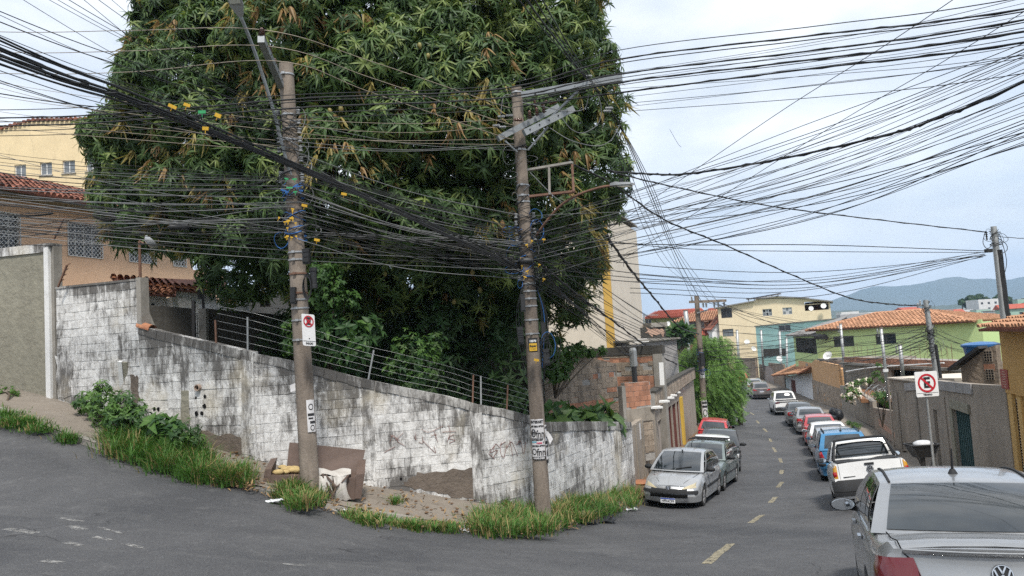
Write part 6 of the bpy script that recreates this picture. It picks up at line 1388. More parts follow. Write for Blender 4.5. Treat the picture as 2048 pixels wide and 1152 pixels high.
for a, b in zip(tp, tp[1:]): mb.hexa([fe.P(a[0], a[1], .16), fe.P(b[0], b[1], .16), fe.P(b[0], b[1], -.22), fe.P(a[0], a[1], -.22), fe.P(a[0], a[1] + .09, .16), fe.P(b[0], b[1] + .09, .16), fe.P(b[0], b[1] + .09, -.22), fe.P(a[0], a[1] + .09, -.22)])
mb.build('cap', M['darkrender'], up)
for k, (x, y) in enumerate(((1313, 815), (1328, 803), (1338, 796), (1344, 791), (1352, 785), (1360, 778), (1367, 771))):
 q = U(x, y, [27.5, 30, 32.5, 34.5, 37.5, 41, 45][k]); o = MB().box(q, (.42, .16, .07)).box(q + Vector((0, .12, .02)), (.3, .1, .05)).build('wall_light', M['whiteframe']); tag(o, 'slim white lamp jutting out over the gates, ' + ('nearest the camera', 'second from the corner', 'third from the corner', 'in the middle of the row', 'third from the far end', 'second from the far end', 'at the far end')[k], 'lamp', 'white lamps over the gates')
a = U(1324, 770, 31); o = MB().beam(a, a + Vector((.02, 0, .9)), .18, .14).build('white_pipe_stub', M['whiteframe']); tag(o, 'short white pipe standing behind the brick parapet', 'pipe')
vp = slim; a, b = U(1270, 765, 29), U(1266, 706, 29.2); t = empty('service_mast', a, 'grey conduit mast tangled in cables on the brick box', 'mast'); MB().tube([a - Vector((0, 0, .6)), b], .10, 8).build('shaft', M['ironblack'], t); MB().lathe(b, [(0, -.5), (.14, -.5), (.14, .1), (.1, .2), (0, .2)], 8).build('weather_head', M['galv'], t)
# ================================================================ houses round the third pole
def plain_house(label, a, b, top_px, foot, mat, wins=(), depth=8, frame='whiteframe', glass='glass', cat='house', grille=None, nm='house'):
 f = F(a, b); t = empty(nm, f.P(f.L / 2, foot), label, cat); tp = [f.uv(*p) for p in top_px]; tp[0] = (0, tp[0][1]); tp[-1] = (f.L, tp[-1][1]); hs = [uvr(f, r) for r in wins]
 facade(t, f, tp, foot, mat, hs, depth=depth, th=.25)
 for h in hs: window(t, f, h, frame, glass, 2, 1 if h[3] - h[2] < 1.3 else 2, fw=.06, recess=.1, sill='concrete', grille=grille)
 return t, f, tp
t, f, tp = plain_house('grey unpainted block gable with a sheet roof right of the tall patched wall', U(1270, 730, 42), U(1357, 730, 43), [(1270, 690), (1357, 678)], -6.6, 'greyblock'); P = f.P; MB().fbox(f, -.1, f.L + .15, tp[1][1], tp[1][1] + .1, -8.2, .2).build('roof_edge', M['concrete'], t)
t, f, tp = plain_house('old house with peeling pink plaster over dark render', U(1268, 680, 52), U(1333, 680, 53), [(1268, 656), (1333, 653)], -6.6, 'darkrender'); patch(t, f, [(1294, 657), (1326, 655), (1327, 672), (1318, 669), (1303, 672), (1293, 666)], .02, M['pinkpeel'], n=4, jit=.12); MB().fbox(f, f.L - 1.2, f.L + .1, tp[1][1], tp[1][1] + .3, -6, .1).build('roof_edge', M['concrete'], t)
o = MB().box(U(1282, 681, 48), (.9, .5, .22)).build('water_trough', M['whiteframe']); tag(o, 'flat white tank lid behind the grey gable', 'tank')
t, f, tp = plain_house('moss green plastered house under a low red roof with a small barred window', U(1290, 660, 126), U(1372, 660, 126), [(1290, 637), (1372, 634)], -6.8, 'moss', [(1291, 638, 1303, 648), (1342, 640, 1350, 650)]); P = f.P
tiles(t, P(-.5, tp[0][1], .7), P(f.L + 4, tp[1][1], .7), P(f.L + 4, tp[1][1] + 1.5, -5), P(3.4, tp[0][1] + 1.3, -5), .3, .5, 'roofred', 0, deck='roofred'); dish('white satellite dish in front of the moss green house', U(1336, 648, 120), .40, (-.6, -1, .5)); MB().beam(U(1288, 650, 122), U(1288, 629, 122), .25, .25).beam(U(1288, 630, 122), U(1316, 630, 122), .1, .1).build('clothes_frame', M['galv'], t)
t, f, tp = plain_house('bare brick house with white windows and a tiled gable roof', U(1378, 665, 122), U(1446, 665, 120), [(1378, 645), (1446, 641)], -6.8, 'brick', [(1378, 643, 1395, 655), (1402, 640, 1408, 655), (1418, 645, 1428, 658)]); P = f.P
tiles(t, P(-3, tp[0][1] + .05, 1.2), P(f.L + .3, tp[1][1] + .15, 1.2), P(f.L + .3, tp[1][1] + 1.7, -4), P(.5, tp[0][1] + 1.7, -4), .36, .6, 'tilelight', 200); tiles(t, P(-1.5, -.6, 1.9), P(f.L + .2, -.5, 1.9), P(f.L, .3, .2), P(-1, .2, .2), .3, .5, 'roofred', 60)
t, f, tp = plain_house('small white gable of a red tiled house left of the yellow building', U(1424, 665, 117), U(1443, 665, 117), [(1424, 655), (1441, 637), (1443, 640)], -6.8, 'whitehouse', depth=5); P = f.P; tiles(t, P(-.3, f.uv(1420, 660)[1], .5), P(-.3, f.uv(1420, 660)[1], -5), P(f.L, f.uv(1443, 634)[1], -5), P(f.L, f.uv(1443, 634)[1], .5), .3, .5, 'tiledark', 60, deck='roofred')
t, f, tp = plain_house('house with a steep red tile roof behind the brick house', U(1405, 640, 138), U(1465, 640, 136), [(1405, 628), (1465, 622)], -6.8, 'pinkpeel'); P = f.P; tiles(t, P(-.5, tp[0][1], .6), P(f.L + .4, tp[1][1], .6), P(f.L + .4, tp[1][1] + 1.1, -3.5), P(.9, tp[0][1] + 1.0, -3.5), .3, .5, 'roofred', 0, deck='roofred')
# the yellow house
f_h = F(U(1441, 690, 116), U(1668, 690, 110)); yh = empty('house', f_h.P(8, -7), 'large pale yellow three storey house with satellite dishes and a roof rack', 'house')
tp = [f_h.uv(*p) for p in ((1441, 616), (1509, 603), (1511, 599), (1552, 594), (1612, 598), (1668, 604))]; tp[0] = (0, tp[0][1]); tp[-1] = (f_h.L, tp[-1][1]); hs = [uvr(f_h, r) for r in ((1442, 616, 1464, 636), (1525, 618, 1544, 632), (1565, 615, 1584, 629), (1445, 658, 1467, 673))]; bal = uvr(f_h, (1609, 600, 1669, 620)); bal = (bal[0], f_h.L - .25, bal[2], bal[3] - .15)
facade(yh, f_h, tp, -7.2, 'yellowhouse', hs + [bal], depth=9, th=.3)
for h, g, fr in zip(hs, ('glass', ('glassgrey', 'glass'), ('glassgrey', 'curtain'), 'glassgrey'), ('darkframe', 'alu', 'alu', 'darkframe')): window(yh, f_h, h, fr, g, 3 if fr == 'alu' else 2, 2, recess=.12, fw=.07)
MB().fbox(f_h, bal[0], bal[1], bal[2], bal[3], -3.2, -3.0).build('balcony_back', M['wooddoor'], yh)
mb = MB()
for k in range(14): u = lerp(bal[0] + 2.2, bal[1], k / 13); mb.fbox(f_h, u - .03, u + .03, bal[2], bal[2] + .75, -.12, -.06)
mb.fbox(f_h, bal[0] + 2, bal[1], bal[2] + .75, bal[2] + .82, -.13, -.05); mb.build('railing', M['ironblack'], yh)
for a, b in zip(tp[2:], tp[3:]): MB().hexa([f_h.P(a[0], a[1], .5), f_h.P(b[0] + .4, b[1], .5), f_h.P(b[0] + .4, b[1], -9.4), f_h.P(a[0], a[1], -9.4), f_h.P(a[0], a[1] + .16, .5), f_h.P(b[0] + .4, b[1] + .16, .5), f_h.P(b[0] + .4, b[1] + .16, -9.4), f_h.P(a[0], a[1] + .16, -9.4)]).build('roof_sheet', M['corrugated'], yh)
MB().hexa([f_h.P(-.5, tp[0][1] - .05, .5), f_h.P(tp[1][0], tp[1][1], .5), f_h.P(tp[1][0], tp[1][1], -9), f_h.P(-.5, tp[0][1] - .05, -9), f_h.P(-.5, tp[0][1] + .12, .5), f_h.P(tp[1][0], tp[1][1] + .16, .5), f_h.P(tp[1][0], tp[1][1] + .16, -9), f_h.P(-.5, tp[0][1] + .12, -9)]).build('roof_sheet', M['corrugated'], yh)
a, b = f_h.uv(1492, 599), f_h.uv(1561, 587); P = f_h.P; sp_ = empty('solar_rack', P(a[0] + 2, a[1]), 'dark sloping solar panel rack on the yellow house roof', 'solar panel')
MB().hexa([P(a[0], a[1], -.4), P(b[0], b[1], -.4), P(b[0], b[1], -3), P(a[0], a[1], -3), P(a[0], a[1] + .12, -.4), P(b[0], b[1] + .12, -.4), P(b[0], b[1] + .12, -3), P(a[0], a[1] + .12, -3)]).build('panel', M['solar'], sp_)
for k in range(6): u = lerp(a[0] + .3, b[0] - .4, k / 5); z = lerp(a[1], b[1], (u - a[0]) / (b[0] - a[0])); MB().fbox(f_h, u - .05, u + .05, interp(u, tp), z, -.6, -.5).build('leg', M['ironblack'], sp_)
dish('white satellite dish hanging at the left end of the yellow balcony', U(1622, 617, 110), .34, (-.2, -1, .3)); dish('white satellite dish standing inside the yellow balcony', U(1647, 612, 110), .38, (-.3, -1, .4)); dish('upper white dish low on the yellow wall by the mint house', U(1494, 684, 112), .38, (-.3, -1, .5), .6); dish('lower white dish on the wall left of the mint house', U(1507, 698, 111), .38, (.2, -1, .6), .5); dish('white dish above the grey metal gate', U(1558, 718, 90), .36, (.2, -1, .5), .8)
t, f, tp = plain_house('mint green house with a single dark window in front of the yellow house', U(1514, 690, 108), U(1690, 690, 94), [(1514, 653), (1655, 640), (1680, 638)], -7, 'mint', [(1557, 650, 1581, 662)], frame='alu', depth=3)
mb = MB()
for a, b in zip(tp, tp[1:]): mb.hexa([f.P(a[0] - .1, a[1], .14), f.P(b[0], b[1], .14), f.P(b[0], b[1], -.3), f.P(a[0] - .1, a[1], -.3), f.P(a[0] - .1, a[1] + .12, .14), f.P(b[0], b[1] + .12, .14), f.P(b[0], b[1] + .12, -.3), f.P(a[0] - .1, a[1] + .12, -.3)])
mb.build('coping', M['concrete'], t)
u0, u1 = f.uv(1524, 700)[0], f.uv(1574, 700)[0]; MB().fbox(f, u0, u1, f.uv(1550, 712)[1], f.uv(1550, 697)[1], .01, .04).build('garage_gap', M['darkrender'], t)
# the lime green house
f_g2 = F(U(1634, 690, 69), U(1967, 680, 58)); lg = empty('house', f_g2.P(6, -6), 'lime green house with an orange hipped tile roof', 'house'); zl = f_g2.uv(1800, 652)[1]; hs = [uvr(f_g2, r) for r in ((1667, 672, 1708, 693), (1751, 667, 1792, 688))]
facade(lg, f_g2, [(0, zl), (f_g2.uv(1944, 650)[0], zl), (f_g2.uv(1944, 650)[0] + .02, zl + .15), (f_g2.L, zl + .15)], -6.5, 'lime', hs, depth=9)
for h in hs: window(lg, f_g2, h, 'darkframe', 'glass', 2, 1, fw=.05)
P = f_g2.P; e = .55; zr = zl + 1.2; L2 = f_g2.L; ur0, ur1 = 3.3, L2 - 6.2
E1, E2, E3, E4, RA, RB = P(-.7, zl + .02, e), P(L2 - .3, zl + .02, e), P(L2 - .3, zl + .02, -9.4), P(-.7, zl + .02, -9.4), P(ur0, zr, -4.4), P(ur1, zr, -4.4)
tiles(lg, E1, E2, RB, RA, .33, .5, 'tilelight', 300, seed=5); tiles(lg, E2, E3, RB, RB + (RB - RA) * 1e-3, .28, .42, 'tilelight', 0, seed=6); tiles(lg, E4, E1, RA, RA + (RA - RB) * 1e-3, .28, .42, 'tilelight', 0, seed=7); tiles(lg, E3, E4, RA, RB, .28, .42, 'tilelight', 0, seed=8)
mb = MB().tube([RA + Vector((0, 0, .06)), RB + Vector((0, 0, .06))], .10, 8).tube([E1 + Vector((0, 0, .06)), RA + Vector((0, 0, .06))], .09, 8).tube([E2 + Vector((0, 0, .06)), RB + Vector((0, 0, .06))], .09, 8); mb.build('ridge_capping', M['tilelight'], lg)
f_v = F(U(1588, 690, 80), U(1634, 690, 70)); vr = empty('veranda', f_v.P(1, -6), 'barred dark veranda with a grey lean-to roof beside the lime green house', 'veranda'); h = uvr(f_v, (1593, 676, 1633, 706)); zv = f_v.uv(1610, 672)[1]; facade(vr, f_v, [(0, zv), (f_v.L, zv)], -6.5, 'lime', [h], depth=4); window(vr, f_v, h, 'darkframe', ('glass', 'glassgrey', 'glass'), 5, 2, grille='bars')
A, B = f_v.P(-.5, zv + .02, .6), f_v.P(f_v.L + .6, zv + .1, .3); tiles(vr, A, B, U(1703, 627, 76), U(1672, 640, 82), .3, .6, 'corrugated', 80, deck='corrugated')
cl = empty('air_clutter', U(1640, 674, 68), 'dark jumble of pots on the veranda roof corner', 'clutter')
for k in range(6): MB().sphere(U(1632 + k * 4, 672 + (k % 2) * 3, 68), .22, 7).build('pot', M['blackplastic'], cl)
# unfinished brick house in front of the lime wall
f_u = F(U(1690, 740, 56), U(1960, 735, 40)); uh = empty('unfinished_house', f_u.P(6, -6), 'unfinished house with a brick parapet and rebar sprouting before the lime green wall', 'house'); zt = f_u.uv(1800, 718)[1]; zs2 = f_u.uv(1800, 730)[1]; Lu = f_u.L
op = uvr(f_u, (1783, 741, 1848, 760)); facade(uh, f_u, [(0, zs2 - .16), (Lu, zs2 - .16)], -6.5, 'oldwall', [(op[0], op[1], op[2] - .6, op[3])], depth=5); MB().fbox(f_u, op[0] - .1, op[1] + .1, op[2] - .7, op[3] + .1, -2.1, -2).build('dark_room', M['dark'], uh)
MB().fbox(f_u, -.2, Lu + .2, zs2 - .16, zs2, -5, .25).build('slab', M['concrete'], uh); blockwork(uh, f_u, [(0, zt), (Lu, zt)], [(0, zs2), (Lu, zs2)], .30, .15, M['brick'], z0=zs2, proud=.02, name='brick', jr=.02); core(f_u, [(0, zt - .03), (Lu, zt - .03)], [(0, zs2), (Lu, zs2)], sink=0).build('parapet_core', M['joint'], uh)
rr_ = random.Random(77)
for k in range(24): u = Lu * (k + rr_.random()) / 24; d = rr_.choice((-.05, -.15, -3)); MB().tube([f_u.P(u, zt - .1, d), f_u.P(u + rr_.uniform(-.05, .05), zt + rr_.uniform(.4, 1.0), d)], .012, 4).build('rebar', M['rust'], uh)
MB().tube(smooth_curve([f_u.P(f_u.uv(1706, 758)[0], -3.4, .35), f_u.P(f_u.uv(1706, 742)[0], f_u.uv(1706, 742)[1], .35), f_u.P(f_u.uv(1760, 735)[0], f_u.uv(1760, 734)[1], .35), f_u.P(f_u.uv(1900, 722)[0], f_u.uv(1900, 725)[1], .35)], 6), .045, 6).build('white_pipe', M['whiteframe'], uh)
t, f, tp = plain_house('rough block house shell with square openings behind the dark gate wall', U(1642, 760, 66), U(1702, 760, 60), [(1642, 720), (1702, 716)], -6.6, 'greyblock', [(1668, 735, 1675, 758), (1685, 740, 1695, 762)], frame='concrete', depth=5)
MB().fbox(f, -.1, f.L + .1, tp[0][1] - .05, tp[0][1] + .12, -5.2, .12).build('slab', M['concrete'], t); dish('grey satellite dish on the salmon house roof', U(1656, 712, 63), .38, (-.8, -.6, .6), .7)
t, f, tp = plain_house('low carport with a pale sheet roof behind the concrete wall', U(1780, 770, 33.5), U(1910, 770, 28), [(1778, 757), (1910, 757)], -5.5, 'oldwall', depth=3); MB().fbox(f, 0, f.L * .55, tp[0][1], tp[0][1] + .06, -3.5, .1).build('roof_sheet', M['beige'], t)
# ================================================================ right-hand walls along the pavement
def FR(i, j, a=0, b=1): p, q = wall_right[i], wall_right[j]; return F(p.lerp(q, b), p.lerp(q, a))
f1 = FR(1, 2); rw = empty('concrete_wall', f1.P(f1.L / 2, -4.7), 'tall streaky grey concrete wall with a dark teal gate at the right', 'wall')
ft = [(0, -5.75), (f1.L, -4.3)]; tp = [f1.uv(1777, 757), f1.uv(1868, 760), f1.uv(1900, 764), f1.uv(1944, 768), f1.uv(1990, 768)]; tp[0] = (0, tp[0][1]); tp[-1] = (f1.L, tp[-1][1]); hg = uvr(f1, (1913, 824, 1945, 950)); hg = (hg[0], hg[1], -5.0, hg[3]); hd = uvr(f1, (1872, 822, 1879, 935)); facade(rw, f1, tp, ft, 'oldwall2', [hg, (hd[0], hd[1], -5.4, hd[3])], th=.22)
mb = MB(); mb.fbox(f1, hg[0] - .12, hg[1] + .12, hg[3], hg[3] + .28, .003, .07).fbox(f1, hg[0] - .32, hg[0], -5, hg[3], .003, .05); mb.build('gate_surround', M['greyrender'], rw)
g = MB().fbox(f1, hg[0], hg[1], hg[2], hg[3], -.16, -.13).build('gate', M['tealgate'], rw); n = 9
for k in range(n): u = lerp(hg[0], hg[1], (k + .5) / n); MB().fbox(f1, u - .05, u + .05, hg[2], hg[3] - .02, -.128, -.075).build('slat', M['tealgate'], g)
MB().fbox(f1, hd[0], hd[1], -5.5, hd[3], -.2, -.15).build('niche', M['oldwall'], rw)
for x in (1785, 1800, 1838, 1860, 1893): u, _ = f1.uv(x, 850); MB().fbox(f1, u - .14, u + .14, interp(u, ft) - .2, interp(u, tp) - (.5 if x != 1785 else .1), .003, .035).build('pilaster', M['oldwall2' if x % 2 else 'oldwall'], rw)
mb = MB()
for a, b in zip(tp[:3], tp[1:4]): mb.hexa([f1.P(a[0], a[1] - .3, .05), f1.P(b[0], b[1] - .3, .05), f1.P(b[0], b[1] - .3, .004), f1.P(a[0], a[1] - .3, .004), f1.P(a[0], a[1], .05), f1.P(b[0], b[1], .05), f1.P(b[0], b[1], .004), f1.P(a[0], a[1], .004)])
mb.build('top_band', M['greyblock'], rw)
f2 = FR(2, 3, .0, 1); dw = empty('garden_wall', f2.P(f2.L / 2, -5.8), 'low stained garden wall with a brown wooden door under the flower bush', 'wall'); ft = [(0, -6.2), (f2.L, -5.55)]; zz = f2.uv(1755, 805)[1]; ud = [f2.uv(x, 830)[0] for x in (1724, 1739)]
tp2 = [(0, f2.uv(1724, 795)[1]), (ud[0] - .6, f2.uv(1724, 790)[1]), (ud[1] + .3, f2.uv(1735, 786)[1]), (ud[1] + .32, zz), (f2.L, f2.uv(1777, 800)[1])]; hd = (ud[0], ud[1], -6.4, f2.uv(1732, 798)[1]); facade(dw, f2, tp2, ft, 'oldwall2', [hd], th=.2)
dr = MB().fbox(f2, hd[0], hd[1], hd[2], hd[3], -.14, -.10).build('door', M['wooddoor'], dw); MB().sphere(f2.P(hd[1] - .15, -5.2, -.06), .05, 6).build('knob', M['ironblack'], dr)
MB().fbox(f2, hd[0] - .9, hd[1] + 1.4, tp2[1][1] + .0, tp2[1][1] + .22, -2.2, .5).build('canopy_slab', M['wooddoor'], dw); uA = f2.uv(1757, 840)[0]; blockwork(dw, f2, [(uA, zz - .9), (f2.L, zz - .8)], [(uA, -5.65), (f2.L, -5.2)], .4, .2, M['pinkpeel'], z0=-6)
for k in range(13):
 q = U(1740 + (k % 9) * 6, 786 + 5 * math.sin(k * 1.7), 37.5); o = MB().tube([q + Vector((.28 * math.cos(a), .1 * math.sin(a * 2), .28 * math.sin(a))) for a in [i * math.pi / 7 for i in range(15)]], .012, 4).build('razor_wire_coil', M['galv']); tag(o, 'loop of razor wire over the garden wall beside the flower bush', 'razor wire', 'razor wire loops')
f3 = FR(3, 4); kw = empty('gate_wall', f3.P(f3.L / 2, -6.3), 'dark grey wall with a weathered plank gate behind the black sacks', 'wall'); ft = [(0, -6.6), (f3.L, -6.1)]; tp = [f3.uv(1644, 752), f3.uv(1668, 762), f3.uv(1705, 775), f3.uv(1722, 790)]; tp[0] = (0, tp[0][1]); tp[-1] = (f3.L, tp[-1][1]); h = uvr(f3, (1652, 768, 1672, 832)); h = (h[0], h[1], -6.8, h[3]); facade(kw, f3, tp, ft, 'oldwall', [h], th=.22)
g = MB().fbox(f3, h[0], h[1], h[2], h[3], -.16, -.12).build('gate', M['greymetal'], kw)
for k in range(8): MB().fbox(f3, lerp(h[0], h[1], k / 8) + .02, lerp(h[0], h[1], (k + 1) / 8) - .02, h[2], h[3] - .02, -.118, -.09).build('plank', M['greymetal'], g)
f4 = F(wall_right[4].lerp(wall_right[5], .68), wall_right[4]); oh = empty('house', f4.P(f4.L / 2, -6.6), 'small salmon orange house with two weathered doors beside the street', 'house'); tp = [f4.uv(1590, 720), f4.uv(1596, 714), f4.uv(1628, 720), f4.uv(1644, 724)]; tp[0] = (0, tp[0][1]); tp[-1] = (f4.L, tp[-1][1]); hs = [uvr(f4, r) for r in ((1595, 746, 1601, 800), (1603, 748, 1614, 808), (1615, 750, 1625, 808))]; hs = [(h[0], h[1], -6.9, h[3]) for h in hs]; facade(oh, f4, tp, [(0, -6.85), (f4.L, -6.5)], 'orangehouse', hs, depth=6)
for h, m in zip(hs, ('wooddoor', 'cream', 'wooddoor')): MB().fbox(f4, h[0], h[1], h[2], h[3], -.14, -.08).build('door', M[m], oh)
u, z = f4.uv(1614, 732); MB().fbox(f4, u - .6, u + .6, z - .25, z + .25, .003, .02).build('old_sign', M['oldwall2'], oh); u0 = hs[2][1] + .1; blockwork(oh, f4, [(u0, -4.9), (f4.L, -4.9)], [(u0, -6.8), (f4.L, -6.5)], .4, .2, M['adobe'], z0=-7); u, z = f4.uv(1637, 782); MB().fbox(f4, u - .25, u + .25, z - .3, z + .3, .003, .06).build('meter_box', M['greymetal'], oh)
f5 = F(wall_right[5].lerp(wall_right[6], .55), wall_right[4].lerp(wall_right[5], .69)); gg = empty('garage', f5.P(f5.L / 2, -6.8), 'garage with a pale mint gate under a small orange tile awning', 'garage'); tp = [f5.uv(1548, 745), f5.uv(1592, 738)]; tp = [(0, tp[0][1]), (f5.L, tp[1][1])]; hs = [uvr(f5, r) for r in ((1547, 738, 1554, 770), (1560, 744, 1578, 785), (1582, 745, 1591, 790))]; hs = [(h[0], h[1], -7.0, min(h[3], min(tp[0][1], tp[1][1]) - .1)) for h in hs]; facade(gg, f5, tp, -7.1, 'whitehouse', hs, depth=5)
for h, m in zip(hs, ('redmetal', 'palegate', 'maroon')): MB().fbox(f5, h[0], h[1], h[2], h[3], -.15, -.08).build('gate', M[m], gg)
A, B = f5.P(-.6, tp[0][1] + .05, 1.3), f5.P(f5.L + .1, tp[1][1] + .0, 1.3); tiles(gg, A, B, B - f5.n * 3.2 + Vector((0, 0, 1.3)), A - f5.n * 3.2 + Vector((0, 0, 1.3)), .32, .55, 'tilelight', 120, seed=9)
f6 = F(wall_right[6].lerp(wall_right[7], .1), wall_right[5].lerp(wall_right[6], .56)); t = empty('gate_wall', f6.P(2, -6.9), 'pale grey sheet metal gate between brown block walls at the far bend', 'wall'); tp = [f6.uv(1514, 720), f6.uv(1550, 725)]; tp = [(0, tp[0][1]), (f6.L, tp[1][1])]; h = uvr(f6, (1518, 732, 1546, 770)); h = (h[0], h[1], -7.1, h[3]); facade(t, f6, tp, -7.2, 'brownrender', [h]); MB().fbox(f6, h[0], h[1], h[2], h[3], -.12, -.08).build('gate', M['greymetal'], t)
a, b = U(1474, 760, 110), U(1514, 765, 103); t, f = simple_wall('block_wall', 'brown block wall closing the far bend of the street', a, b, (U(1474, 716, 110).z, U(1514, 716, 103).z), -7.3, 'brownrender', th=.3); blockwork(t, f, [(0, U(1474, 716, 110).z), (f.L, U(1514, 716, 103).z)], [(0, -7), (f.L, -7)], .8, .4, M['adobe'], z0=-7)
a, b = U(1330, 790, 66), U(1392, 800, 60); simple_wall('sheet_roof', 'grey weathered sheet roof left of the third pole', a, b, (U(1330, 770, 66).z, U(1392, 776, 60).z), -6.9, 'oldwall', th=3, cat='shed'); simple_wall('yard_wall', 'pale far yard wall behind the feathery tree', U(1385, 780, 120), U(1480, 780, 118), (U(1385, 715, 120).z, U(1480, 715, 118).z), -7.3, 'beige')
# rough gable with vents, tank, ochre house
f7 = F(U(1922, 740, 24.5), U(1996, 740, 23.5)); t = empty('shed', f7.P(1, -4.5), 'rough rendered shed gable with block vents beside the ochre house', 'shed'); tp = [f7.uv(1922, 735), f7.uv(1945, 717), f7.uv(1972, 697), f7.uv(1996, 690)]; tp[0] = (0, tp[0][1]); tp[-1] = (f7.L, tp[-1][1]); facade(t, f7, tp, -4.6, 'brownrender', th=.25, depth=3)
a, b, c_ = f7.uv(1908, 738), f7.uv(1970, 697), f7.uv(1972, 701); MB().beam(f7.P(a[0], a[1], .1), f7.P(b[0], b[1] + .05, .1), .5, .09).build('roof_edge', M['ironblack'], t)
for (x, y) in ((1977, 712), (1981, 749)):
 u, z = f7.uv(x, y); o = MB().fbox(f7, u - .13, u + .13, z - .17, z + .17, .003, .03).build('vent_block', M['adobe'], t)
 for i in range(3):
  for j in range(4): MB().fbox(f7, u - .11 + .08 * i, u - .055 + .08 * i, z - .15 + .08 * j, z - .095 + .08 * j, .028, .034).build('vent_hole', M['dark'], o)
u, z = f7.uv(1979, 735); MB().fbox(f7, u - .16, u + .16, z - .1, z + .1, .003, .02).build('brick', M['brick'], t)
q = U(1962, 702, 25); M['tankblue'] = flat('blue_tank', (.03, .13, .33), .35); tk = empty('water_tank', q, 'blue plastic water tank with its lid beside the ochre house', 'water tank'); MB().lathe(q - Vector((0, 0, .35)), [(0, 0), (.42, 0), (.5, .45), (.52, .47), (.52, .52), (.48, .52)], 18).build('tub', M['tankblue'], tk, smooth=40); MB().lathe(q + Vector((0, 0, .17)), [(.56, -.02), (.57, .05), (.4, .11), (0, .14)], 18).build('lid', M['tankblue'], tk, smooth=40)
f8 = F(wall_right[1], wall_right[1] + (wall_right[0] - wall_right[1]).normalized() * 9); oc = empty('house', f8.P(1, -4.4), 'ochre house with a rolling shutter and a red plaque at the right edge', 'house'); zt = f8.uv(1987, 658)[1]; zc = f8.uv(1999, 782)[1]
facade(oc, f8, [(0, zt), (f8.L, zt)], zc, 'ochre', depth=6, th=.25); MB().fbox(f8, 0, f8.L, zt - .1, zt + .02, -6, -.26).build('ceiling', M['ochre'], oc)
hs = uvr(f8, (2020, 790, 2036, 950)); hs = (hs[0], hs[1], -4.6, zc - .12); h2 = (hs[1] + .55, hs[1] + 3.0, -4.6, zc - .12); facade(oc, f8, [(0.05, zc - .003), (f8.L, zc - .003)], -4.7, 'ochrelight', [hs, h2], d=-.10, th=.22, name='lower_wall'); MB().fbox(f8, .02, .34, -4.7, zc - .004, -.098, -.02).build('pilaster', M['ochrelight'], oc); MB().fbox(f8, hs[1] + .05, hs[1] + .3, -4.7, zc - .004, -.098, -.04).build('pilaster', M['ochrelight'], oc); MB().fbox(f8, h2[0], h2[1], h2[2], h2[3], -.45, -.4).build('doorway', M['dark'], oc)
sh_ = MB().fbox(f8, hs[0], hs[1], hs[2], hs[3], -.26, -.24).build('shutter', M['greymetal'], oc); n = int((hs[3] - hs[2]) / .075)
for k in range(n): z = hs[2] + .075 * k; MB().hexa([f8.P(hs[0], z, -.238), f8.P(hs[1], z, -.238), f8.P(hs[1], z, -.24), f8.P(hs[0], z, -.24), f8.P(hs[0], z + .068, -.20), f8.P(hs[1], z + .068, -.20), f8.P(hs[1], z + .068, -.24), f8.P(hs[0], z + .068, -.24)]).build('slat', M['greymetal'], sh_)
pl = uvr(f8, (2003, 739, 2017, 777)); M['plaque'] = flat('red_plaque', (.30, .055, .05), .5); q = MB().fbox(f8, pl[0], pl[1], pl[2], pl[3], .003, .02).build('plaque', M['plaque'], oc)
for k in range(7): z = lerp(pl[2] + .05, pl[3] - .06, k / 6); w = (pl[1] - pl[0]) * (.28 if k % 3 else .18); um = (pl[0] + pl[1]) / 2; MB().fbox(f8, um - w, um + w, z - .012, z + .012, .02, .023).build('print', M['pinkpeel'], q)
tiles(oc, f8.P(-.08, zt + .02, .45), f8.P(f8.L, zt + .02, .45), f8.P(f8.L, zt + .75, -3), f8.P(-.08, zt + .75, -3), .20, .36, 'tilelight', 200, seed=12)
